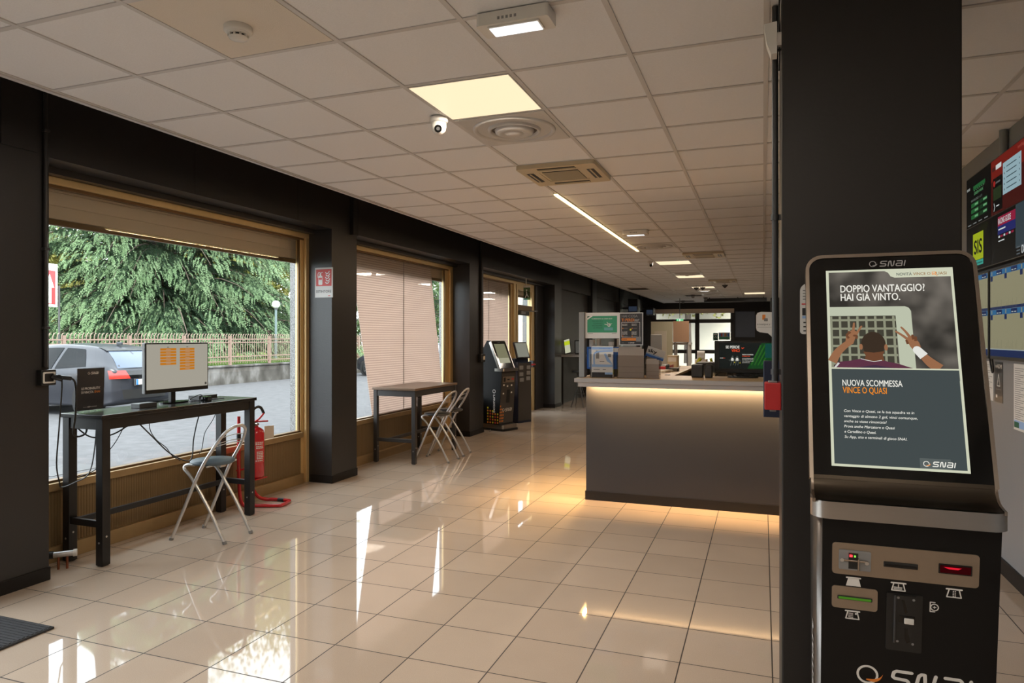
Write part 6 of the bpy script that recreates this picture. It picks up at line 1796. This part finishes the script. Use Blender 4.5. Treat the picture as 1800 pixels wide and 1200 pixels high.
s = MB().rect(0.517, 0.827, 0.599, 0.851, zz + 0.0034, glow('dark_red_window', (0.028, 0.0, 0.001), 1.0), Mf)
s.flat([(0.526, 0.846), (0.575, 0.846), (0.565, 0.840), (0.540, 0.840)], zz + 0.0038, glow('red_scanner_light', (0.75, 0.012, 0.03), 1.0), Mf)
s.build('scanner_light', K)
MB().box((0.229, 0.7015, zz - 0.001), (0.331, 0.7135, zz + 0.004), M['black'], 0.002, M=Mf).build('ticket_mouth', K)
MB().box((0.232, 0.7035, zz + 0.002), (0.328, 0.7115, zz + 0.0055), glow('green_slot', (0.05, 0.16, 0.012), 1.0), 0.002, M=Mf).build('green_light', K)
def icon(x0, x1, ya, yb, kind):
    w_ = M['ink_white']; s = MB(); zc_ = z0 + 0.001; wdt = x1 - x0
    s.stroke([(x0 + 0.002, yb - 0.003), (x1 - 0.002, yb - 0.003)], 0.005, zc_, w_, Mf)
    if kind == 0: s.flat([(x0 + wdt * 0.15, yb - 0.004), (x0, ya), (x1, ya), (x1 - wdt * 0.15, yb - 0.004)], zc_, w_, Mf); return s
    P = [(x0 + wdt * 0.2, yb - 0.004), (x0 + 0.003, ya + 0.002), (x1 - 0.003, ya + 0.002), (x1 - wdt * 0.2, yb - 0.004)]
    s.stroke(P, 0.0035, zc_, w_, Mf)
    if kind == 1:
        s.stroke([((x0 + x1) / 2, ya + 0.012), ((x0 + x1) / 2, yb - 0.008)], 0.0025, zc_, w_, Mf)
        for k in range(3): s.stroke([(x0 + 0.009, ya + 0.006 + 0.0035 * k), (x1 - 0.012, ya + 0.006 + 0.0035 * k)], 0.002, zc_, w_, Mf)
    if kind == 2:
        for k in range(4): s.disc((x0 + x1) / 2 - 0.002, ya + 0.005 + 0.0055 * k, 0.0019, zc_, w_, Mf, 10); s.disc((x0 + x1) / 2 + 0.003, ya + 0.005 + 0.0055 * k, 0.0019, zc_, w_, Mf, 10)
    if kind == 3:
        for k in range(4): s.stroke([(x0 + 0.011, ya + 0.007 + 0.0045 * k), (x0 + 0.024, ya + 0.007 + 0.0045 * k)], 0.0018, zc_, w_, Mf)
        s.rect(x1 - 0.015, yb - 0.014, x1 - 0.010, yb - 0.008, zc_, w_, Mf)
    return s
icon(0.254, 0.298, 0.748, 0.779, 0).build('card_symbol', K)
icon(0.383, 0.427, 0.748, 0.778, 1).build('banknote_symbol', K)
icon(0.535, 0.580, 0.746, 0.777, 2).build('barcode_symbol', K)
icon(0.252, 0.297, 0.634, 0.665, 3).build('ticket_symbol', K)
s = MB(); w_ = M['ink_white']; P = [(0.494, 0.693), (0.494, 0.724), (0.507, 0.724)]
s.stroke([(0.507, 0.693), (0.494, 0.693), (0.494, 0.724), (0.507, 0.724)], 0.003, z0 + 0.001, w_, Mf)
s.stroke([(0.506 + 0.0105 * math.cos(2 * PI * k / 20), 0.708 + 0.0105 * math.sin(2 * PI * k / 20)) for k in range(21)], 0.003, z0 + 0.001, w_, Mf); s.stroke([(0.502, 0.708), (0.510, 0.708)], 0.002, z0 + 0.001, w_, Mf); s.stroke([(0.506, 0.704), (0.506, 0.712)], 0.002, z0 + 0.001, w_, Mf)
s.build('coin_symbol', K)
s = MB().prism(rrect(0.372, 0.549, 0.473, 0.741, 0.005, 3), z0, z0 + 0.003, M['black'], M=Mf)
s.build('coin_panel', K)
s = MB().prism(rrect(0.392, 0.574, 0.456, 0.738, 0.004, 3), z0 + 0.003, z0 + 0.008, M['black'], M=Mf)
s.box((0.392, 0.576, z0 + 0.006), (0.399, 0.736, z0 + 0.012), M['dark_grey'], 0.003, M=Mf)
for x, yy in ((0.404, 0.730), (0.447, 0.727), (0.404, 0.584), (0.447, 0.580)): s.disc(x, yy, 0.004, z0 + 0.009, M['grey'], Mf, 10)
s.flat([(0.413, 0.724), (0.421, 0.724), (0.432, 0.682), (0.424, 0.680)], z0 + 0.0085, M['black_gloss'], Mf); s.flat([(0.424, 0.632), (0.432, 0.632), (0.440, 0.586), (0.430, 0.580), (0.424, 0.596)], z0 + 0.0085, M['black_gloss'], Mf)
s.box((0.408, 0.648, z0 + 0.006), (0.452, 0.672, z0 + 0.010), M['black_gloss'], 0.002, M=Mf)
s.build('coin_mechanism', K)
MB().box((0.421, 0.647, z0 + 0.009), (0.449, 0.666, z0 + 0.016), M['white'], 0.003, M=Mf).build('coin_return_button', K)
s = MB(); snai(s, 0.289, 0.425, 0.052, z0 + 0.001, M['ink_white'], Mf, swoosh=M['ink_orange'], letters=False); s.build('logo_ring', K)
s = MB(); snai(s, 0.289, 0.425, 0.052, z0 + 0.001, M['ink_white'], Mf, ring=False); s.build('front_lettering', K)

# ================================================================== small kiosks by the window
t = thing('betting_kiosk', 'black betting kiosk with betsmart on its side, at the foot of the third window', 'kiosk', (0, 0, 0))
W2 = 0.22
side = [(0.05, 0.98), (0.12, 0.10), (0.47, 0.10), (0.47, 1.36), (0.385, 1.49), (0.30, 1.49), (0.105, 1.065)]
Mx = frame((-W2 + 0.01, 0, 0), (0, 1, 0), (0, 0, 1))
cab = MB().prism(side, 0, 2 * W2 - 0.02, M['kiosk_black'], M=Mx)
Mq = frame((0, 0.10, 1.065), (1, 0, 0), (0, 0.195, 0.425))
MB().ring(rrect(-W2, -0.05, W2, 0.475, (0.002, 0.002, 0.04, 0.04)), rrect(-W2 + 0.014, -0.05, W2 - 0.014, 0.462, (0.001, 0.001, 0.03, 0.03)), -0.045, 0.004, M['steel'], M=Mq, smooth=True).build('rim', t)
MB().prism(rrect(-W2 + 0.012, -0.04, W2 - 0.012, 0.462, (0.002, 0.002, 0.03, 0.03)), -0.03, 0.0, M['black_gloss'], M=Mq).build('screen_glass', t)
sc = glow('pale_green_screen', srgb(120, 118, 92), 1.0); sc2 = glow('paler_strip', srgb(160, 158, 134), 1.0)
MB().rect(-0.155, 0.06, 0.155, 0.41, 0.001, sc, Mq).rect(-0.155, 0.06, 0.155, 0.15, 0.0015, sc2, Mq).build('display', t)
s = MB(); snai(s, -0.045, 0.428, 0.012, 0.001, M['ink_grey'], Mq); s.build('top_logo', t)
tray = MB().prism(rrect(-W2 - 0.005, 0.0, W2 + 0.005, 0.20, (0.03, 0.03, 0.005, 0.005)), 0.985, 1.032, M['steel'], smooth=True)
tray.build('tray', t)
MB().prism(rrect(-0.215, 0.02, 0.215, 0.50, 0.04), 0.0, 0.10, M['steel'], smooth=True).prism(rrect(-0.235, 0.0, 0.235, 0.51, 0.05), 0.0, 0.035, M['black'], smooth=True).build('base', t)
Mg = frame((0, 0.12 + 0.0081 - 0.0, 0.0), (1, 0, 0), (0, -0.0793, 0.9968))
fp = mat('dark_taupe_panel', (0.085, 0.078, 0.072), 0.42, 0.4)
s = MB().prism(rrect(-0.205, 0.12, 0.205, 0.975, 0.004), -0.003, 0.003, fp, M=Mg); s.build('front_panel', t)
s = MB().prism(rrect(-0.17, 0.80, 0.17, 0.90, 0.01), 0.003, 0.006, pl, M=Mg); s.rect(-0.15, 0.815, -0.09, 0.885, 0.0065, M['black'], Mg); s.rect(-0.04, 0.84, 0.03, 0.86, 0.0065, M['black'], Mg); s.rect(0.09, 0.84, 0.15, 0.87, 0.0065, M['ink_red'], Mg); s.build('reader_plate', t)
s = MB().prism(rrect(-0.03, 0.46, 0.06, 0.68, 0.006), 0.003, 0.008, M['black'], M=Mg); s.build('coin_panel', t)
s = MB()
for x, yy in ((-0.13, 0.76), (-0.02, 0.74), (0.10, 0.75), (-0.13, 0.62), (0.11, 0.63)): s.flat([(x - 0.018, yy + 0.012), (x - 0.022, yy - 0.014), (x + 0.022, yy - 0.014), (x + 0.018, yy + 0.012)], 0.0045, M['ink_white'], Mg)
snai(s, -0.13, 0.32, 0.045, 0.0045, M['ink_white'], Mg)
s.build('front_print', t)
Ml = frame((-W2 + 0.0095, 0.20, 0.30), (0, 0, 1), (0, 1, 0))
s = MB(); s.text('betsmart', 0.0, 0.0, 0.30, 0.055, 0.001, M['ink_white'], Ml, 0.012)
s.stroke([(0.35 + 0.028 * math.cos(2 * PI * k / 12), 0.02 + 0.028 * math.sin(2 * PI * k / 12)) for k in range(13)], 0.010, 0.001, M['ink_white'], Ml)
s.build('side_lettering', t); s = cab
cols = ['ink_orange', 'ink_red', 'ink_yellow', 'ink_orange', 'ink_grey']
for i in range(6):
    for j in range(5):
        if i > 3 and j < (i - 3) * 2: continue
        s.flat(rrect(-0.17 + 0.048 * i - 0.015, -0.06 + 0.055 * j + 0.0 - 0.015, -0.17 + 0.048 * i + 0.015, -0.06 + 0.055 * j + 0.015, 0.008, 3), 0.001, M[cols[(i * 2 + j) % 4]], Ml)
# the dots of the front wrap round the corner
for i in range(6):
    for j in range(3):
        if i > 2 and j > 5 - i: continue
        s.flat(rrect(-0.19 + 0.045 * j - 0.016, 0.16 + 0.05 * i - 0.016, -0.19 + 0.045 * j + 0.012, 0.16 + 0.05 * i + 0.012, 0.006, 3), 0.0045, M['ink_orange'], Mg)
cab.build('cabinet', t)
t.location = (-3.93, 10.70, 0); t.rotation_euler = (0, 0, math.radians(70)); t.scale = (0.86, 1, 1)

t = thing('ticket_terminal', 'navy ticket terminal with a tilted pale tablet, beside the small black kiosk', 'kiosk', (0, 0, 0))
MB().prism(rrect(-0.18, 0.0, 0.18, 0.38, 0.012, 3), 0.0, 1.10, M['navy']).box((-0.17, 0.08, 1.10), (0.18, 0.38, 1.16), M['navy'], 0.004).build('cabinet', t)
MB().box((-0.172, -0.004, 0.04), (0.172, 0.0, 1.08), fp, 0.002).build('front_panel', t)
s = MB()
for x, yy in ((-0.10, 1.0), (0.09, 1.0), (-0.10, 0.88), (0.09, 0.90), (-0.09, 0.78), (0.08, 0.80)): s.box((x - 0.05, -0.012, yy - 0.035), (x + 0.05, -0.003, yy + 0.035), M['grey'], 0.004)
s.build('card_slots', t)
Mq = frame((0, 0.02, 1.17), (1, 0, 0), (0, 0.10, 0.295))
MB().box((-0.17, 0.0, -0.035), (0.17, 0.31, 0.0), M['black'], 0.008, M=Mq).build('tablet', t)
MB().rect(-0.145, 0.025, 0.145, 0.285, 0.001, glow('grey_tablet_screen', srgb(128, 128, 116), 1.0), Mq).build('display', t)
MB().box((-0.05, 0.06, 1.15), (0.05, 0.12, 1.30), M['dark_grey'], 0.01).build('neck', t)
t.location = (-4.07, 11.80, 0); t.rotation_euler = (0, 0, math.radians(66))
t = thing('cable', 'pale cable lying on the floor behind the small black kiosk', 'cable', (-4.3, 10.3, 0))
MB().tube([(-4.20, 10.42, 0.006), (-4.24, 10.55, 0.006), (-4.32, 10.70, 0.006), (-4.38, 10.85, 0.006)], 0.006, M['grey'], 6, sub=4).build('cord', t)

# ================================================================== on and beside the column
props(MB().box((0.006, 2.905, 1.262), (0.068, 3.005, 1.368), M['red_matt'], 0.003).box((0.02, 2.93, 1.368), (0.055, 2.98, 1.374), M['grey'], 0.002).box((0.025, 2.94, 1.252), (0.05, 2.97, 1.262), M['grey'], 0.002).build('alarm_box'), 'red alarm box on the edge of the dark column', 'alarm box')
t = thing('conduit', 'grey conduit rising from the red alarm box to the ceiling', 'conduit', (0.045, 2.955, 1.37))
MB().cyl((0.046, 2.955, 1.374), (0.046, 2.955, CZ - 0.003), 0.0125, M['dark_grey'], 14).build('pipe', t)
for z in (1.40, 2.02, 2.70): MB().cyl((0.046, 2.955, z), (0.046, 2.955, z + 0.022), 0.0165, M['dark_grey'], 14).box((0.046, 2.95, z), (0.068, 2.96, z + 0.022), M['dark_grey']).build('clip', t)
t = thing('motion_sensor', 'white wedge shaped motion sensor high on the column edge', 'sensor', (0.04, 2.90, 2.65))
MB().prism([(0.004, 2.775), (0.052, 2.78), (0.052, 2.655), (0.030, 2.655), (0.014, 2.70)], -0.06, 0.0, M['white'], M=frame((0, 2.86, 0), (1, 0, 0), (0, 0, 1))).build('body', t)
MB().box((0.052, 2.87, 2.69), (0.068, 2.91, 2.74), M['white']).build('bracket', t)
t = thing('cable', 'thin black cables beside the conduit at the top of the column', 'cable', (0.060, 2.90, 2.6))
MB().tube([(0.061, 2.90, CZ - 0.003), (0.060, 2.90, 2.80), (0.062, 2.895, 2.70), (0.060, 2.90, 2.60)], 0.003, M['cable'], 6, sub=4).build('cord', t)
props(MB().box((0.002, 3.29, 1.19), (0.20, 3.305, 1.445), M['navy'], 0.004).build('side_board'), 'dark navy board jutting out behind the red alarm box', 'board')
Mx = frame((0.134, 2.8585, 1.562), (1, 0, 0), (0, 0, 1))
s = MB().prism(rrect(0, 0, 0.125, 0.195, (0.012, 0.012, 0.03, 0.03)), 0.0, 0.0015, M['paper'], M=Mx)
for k in range(4): s.rect(0.010, 0.165 - 0.011 * k, 0.115, 0.169 - 0.011 * k, 0.0018, M['ink_grey'], Mx)
s.rect(0.006, 0.112, 0.12, 0.118, 0.0018, M['ink_red'], Mx); s.rect(0.008, 0.072, 0.118, 0.100, 0.0018, M['poster_dark'], Mx); s.rect(0.008, 0.060, 0.118, 0.070, 0.0018, M['ink_lightblue'], Mx)
for i in range(4):
    for j in range(3): s.rect(0.012 + 0.03 * i, 0.010 + 0.016 * j, 0.022 + 0.03 * i, 0.015 + 0.016 * j, 0.0018, M['ink'], Mx)
s.build('notice_sticker', None, 'rounded white info sticker on the column half hidden by the big kiosk', 'sticker')

# ================================================================== the screens on the right wall
E_ = lambda r, g_, b_, k=1.0: glow('wall_screen_%d_%d_%d' % (r, g_, b_), srgb(r, g_, b_), k)
t = thing('wall_television', 'large upper wall screen split into four dark betting pages', 'television', (1.45, 5.3, 2.03))
Mw = frame((1.425, 5.962, 2.022), (0, -1, 0), (0, 0, 1))
MB().box((0, 0, -0.05), (1.25, 0.695, 0.0), M['black'], 0.005, M=Mw).build('housing', t)
s = MB(); bk = E_(9, 10, 10); wt = E_(190, 196, 196); gn = E_(30, 84, 44); gd = E_(20, 52, 30); rd = E_(104, 26, 20); rd2 = E_(60, 18, 16); mid = 0.588; row = 0.325
s.rect(0.008, row + 0.003, mid - 0.003, 0.687, 0.001, bk, Mw)
s.rect(0.02, 0.600, 0.10, 0.618, 0.0014, E_(120, 124, 120), Mw)
s.rect(0.18, 0.585, 0.46, 0.612, 0.0014, gn, Mw); s.text('GREEN PARK', 0.20, 0.545, 0.22, 0.02, 0.0016, E_(90, 150, 100), Mw)
for k in range(6): s.rect(0.20 + 0.045 * k, 0.575 - 0.0, 0.215 + 0.045 * k, 0.582, 0.0018, E_(90, 150, 100), Mw)
s.text('FAVOLOSO 1 2 3', 0.13, 0.505, 0.26, 0.016, 0.0016, E_(110, 120, 112), Mw)
for k in range(3):
    for j in range(2): s.rect(0.13 + 0.20 * j, 0.462 - 0.042 * k, 0.31 + 0.20 * j, 0.492 - 0.042 * k, 0.0014, gn if j == 0 else gd, Mw); s.rect(0.22 + 0.20 * j, 0.470 - 0.042 * k, 0.30 + 0.20 * j, 0.484 - 0.042 * k, 0.0018, E_(96, 150, 104), Mw)
for k in range(4): s.rect(0.05 + 0.13 * k, 0.340, 0.13 + 0.13 * k, 0.348, 0.0014, E_(110, 114, 112), Mw)
s.rect(mid + 0.003, row + 0.003, 1.242, 0.687, 0.001, rd2, Mw); s.rect(mid + 0.003, 0.55, 1.242, 0.687, 0.0012, rd, Mw)
s.rect(0.615, 0.615, 0.68, 0.640, 0.0016, E_(60, 24, 22), Mw); s.rect(0.69, 0.615, 0.80, 0.645, 0.0016, wt, Mw)
s.rect(0.63, 0.345, 0.82, 0.565, 0.0016, bk, Mw); s.rect(0.64, 0.42, 0.80, 0.50, 0.002, E_(34, 46, 26), Mw); s.disc(0.66, 0.53, 0.02, 0.002, E_(150, 34, 30), Mw); s.rect(0.69, 0.525, 0.78, 0.537, 0.002, E_(80, 80, 80), Mw)
s.stroke([(0.655, 0.40), (0.67, 0.375), (0.655, 0.355)], 0.008, 0.002, wt, Mw); s.rect(0.70, 0.375, 0.76, 0.382, 0.002, wt, Mw)
s.text('betflag', 1.10, 0.650, 0.11, 0.02, 0.0016, E_(150, 70, 60), Mw)
s.rect(0.83, 0.425, 1.16, 0.625, 0.0016, E_(138, 164, 172), Mw)
for k in range(5): s.rect(0.90, 0.452 + 0.034 * k, 1.08, 0.458 + 0.034 * k, 0.002, E_(50, 66, 72), Mw); s.disc(0.86, 0.455 + 0.034 * k, 0.007, 0.002, E_(50, 66, 72), Mw, 8); s.disc(1.13, 0.455 + 0.034 * k, 0.006, 0.002, E_(50, 66, 72), Mw, 8)
s.rect(0.008, 0.008, mid - 0.003, row - 0.003, 0.001, bk, Mw)
for k in range(7): s.stroke([(0.10 + 0.03 * k, 0.02), (0.34 + 0.03 * k, 0.31)], 0.003, 0.0012, E_(52, 58, 22), Mw)
s.flat([(0.175, 0.075), (0.42, 0.075), (0.42, 0.265), (0.175, 0.265)], 0.0016, E_(148, 162, 24), Mw); s.rect(0.175, 0.035, 0.42, 0.072, 0.0016, E_(48, 142, 128), Mw); s.rect(0.19, 0.048, 0.40, 0.055, 0.002, E_(26, 80, 74), Mw)
s.text('SIS', 0.205, 0.120, 0.185, 0.095, 0.002, bk, Mw, 0.03)
s.rect(mid + 0.003, 0.008, 1.242, row - 0.003, 0.001, bk, Mw); s.rect(1.06, 0.06, 1.242, row - 0.003, 0.0012, E_(46, 58, 64), Mw)
s.rect(0.73, 0.24, 1.06, 0.30, 0.0016, E_(132, 24, 54), Mw); s.rect(0.73, 0.185, 1.06, 0.24, 0.0016, E_(28, 34, 92), Mw); s.text('RACING GUIDE', 0.74, 0.252, 0.24, 0.036, 0.002, wt, Mw, 0.02); s.rect(0.745, 0.213, 0.88, 0.222, 0.002, wt, Mw)
for k in range(3): s.rect(0.745 + 0.10 * k, 0.165, 0.775 + 0.10 * k, 0.178, 0.002, wt, Mw); s.rect(0.785 + 0.10 * k, 0.165, 0.83 + 0.10 * k, 0.178, 0.002, E_(132, 24, 54), Mw)
s.rect(0.745, 0.14, 0.86, 0.147, 0.002, wt, Mw)
for k in range(3): s.rect(1.08, 0.02 + 0.02 * k, 1.14, 0.028 + 0.02 * k, 0.002, E_(80, 88, 92), Mw)
s.text('08', 1.16, 0.02, 0.07, 0.05, 0.002, wt, Mw); s.stroke([(0.61, 0.02), (0.66, 0.10)], 0.006, 0.0012, E_(52, 52, 52), Mw)
s.build('display', t)

for lab, y0, y1 in (('left lower wall screen with cream odds pages, beside the big kiosk', 6.55, 5.435), ('right lower wall screen with cream odds pages, at the frame edge', 5.40, 4.285)):
    t = thing('wall_television', lab, 'television', (1.45, (y0 + y1) / 2, 1.40), group='lower screens with odds pages')
    Mw = frame((1.425, y0, 1.405), (0, -1, 0), (0, 0, 1)); w_ = y0 - y1
    MB().box((0, 0, -0.05), (w_, 0.59, 0.0), M['black'], 0.005, M=Mw).build('housing', t)
    s = MB(); cr = E_(132, 128, 102); bl = E_(40, 92, 132); nv = E_(24, 38, 74); wv_ = E_(150, 160, 160); dk2 = E_(104, 102, 80)
    s.rect(0.012, 0.022, w_ - 0.012, 0.578, 0.001, cr, Mw)
    s.rect(0.012, 0.022, w_ - 0.012, 0.065, 0.0014, nv, Mw); s.rect(0.012, 0.065, w_ - 0.012, 0.070, 0.0018, wv_, Mw)
    for b_ in (0.29, 0.545):
        s.rect(0.012, b_, w_ - 0.012, b_ + 0.033, 0.0014, bl, Mw)
        if b_ < 0.5: s.rect(0.012, b_ + 0.034, w_ - 0.012, b_ + 0.052, 0.0014, nv, Mw)
        for q in range(4):
            xx = 0.02 + q * 0.278
            s.rect(xx, b_ - 0.032, xx + 0.045, b_, 0.0018, nv, Mw); s.rect(xx + 0.02, b_ + 0.004, xx + 0.035, b_ + 0.03, 0.0018, cr, Mw)
            s.rect(xx + 0.12, b_ + 0.002, xx + 0.23, b_ + 0.031, 0.0018, nv, Mw)
            for j in range(2): s.rect(xx + 0.13 + 0.05 * j, b_ + 0.008, xx + 0.165 + 0.05 * j, b_ + 0.014, 0.0022, wv_, Mw)
            for j in range(9): s.rect(xx + 0.02 + 0.025 * j, b_ - 0.215, xx + 0.023 + 0.025 * j, b_ - 0.20 + 0.02 * (j % 3), 0.0018, dk2, Mw)
    s.build('display', t)
    MB().box((0.3, 0.1, -0.055), (0.8, 0.5, -0.05), M['dark_grey'], M=Mw).build('wall_mount', t)

t = thing('conduit', 'pale vertical pipe above the upper wall screen', 'conduit', (1.46, 5.23, 2.70))
MB().cyl((1.455, 5.23, 2.71), (1.455, 5.23, CZ), 0.025, M['grey'], 14).build('pipe', t)
t = thing('cable', 'black cable loop hanging below the lower wall screens', 'cable', (1.45, 5.47, 1.2))
MB().tube([(1.45, 5.50, 1.41), (1.46, 5.515, 1.36), (1.465, 5.50, 1.31), (1.462, 5.47, 1.34), (1.45, 5.45, 1.41)], 0.006, M['cable'], 6, sub=6).build('cord', t)


def wall_sheet(label, y0, w_, h_, ztop, kind):
    Mx = frame((1.4785, y0, ztop - h_), (0, -1, 0), (0, 0, 1))
    s = MB().box((0, 0, -0.0008), (w_, h_, 0.0005), M['poster_dark'] if kind == 1 else M['paper'], M=Mx)
    if kind == 1:
        s.disc(0.035, h_ - 0.03, 0.010, 0.001, M['ink_white'], Mx, 14); s.text('ADM', 0.055, h_ - 0.042, w_ - 0.075, 0.026, 0.001, M['ink_white'], Mx, 0.02)
        for a, b_ in (((w_ / 2 - 0.03, 0.11), (w_ / 2, 0.19)), ((w_ / 2, 0.19), (w_ / 2 + 0.03, 0.11)), ((w_ / 2 - 0.03, 0.11), (w_ / 2 + 0.03, 0.11))): s.stroke([a, b_], 0.007, 0.001, M['ink_white'], Mx)
        s.disc(w_ / 2, 0.15, 0.014, 0.0012, M['ink_grey'], Mx); s.rect(0.03, 0.085, w_ - 0.03, 0.089, 0.001, M['ink_grey'], Mx); s.rect(0.03, 0.03, 0.06, 0.05, 0.001, M['ink_white'], Mx)
    else:
        k = 0; yy = h_ - 0.03
        while yy > 0.06:
            s.rect(0.02, yy, w_ - 0.02 - 0.05 * (k % 3), yy + 0.004, 0.001, M['ink_grey'], Mx); yy -= 0.013; k += 1
        if kind == 2: s.rect(0.01, 0.015, w_ - 0.01, 0.06, 0.001, M['ink_lightblue'], Mx); s.rect(0.01, 0.015, w_ * 0.4, 0.05, 0.0014, M['ink_dkgreen'], Mx)
    return s.build('wall_notice', None, label, 'notice', 'sheets stuck under the wall screens')


wall_sheet('white printed list under the wall screens, nearest to the big kiosk', 5.74, 0.21, 0.27, 1.385, 0)
wall_sheet('black ADM notice under the wall screens', 5.50, 0.17, 0.27, 1.385, 1)
wall_sheet('long white printed sheet with a coloured foot at the right frame edge', 5.12, 0.24, 0.41, 1.385, 2)
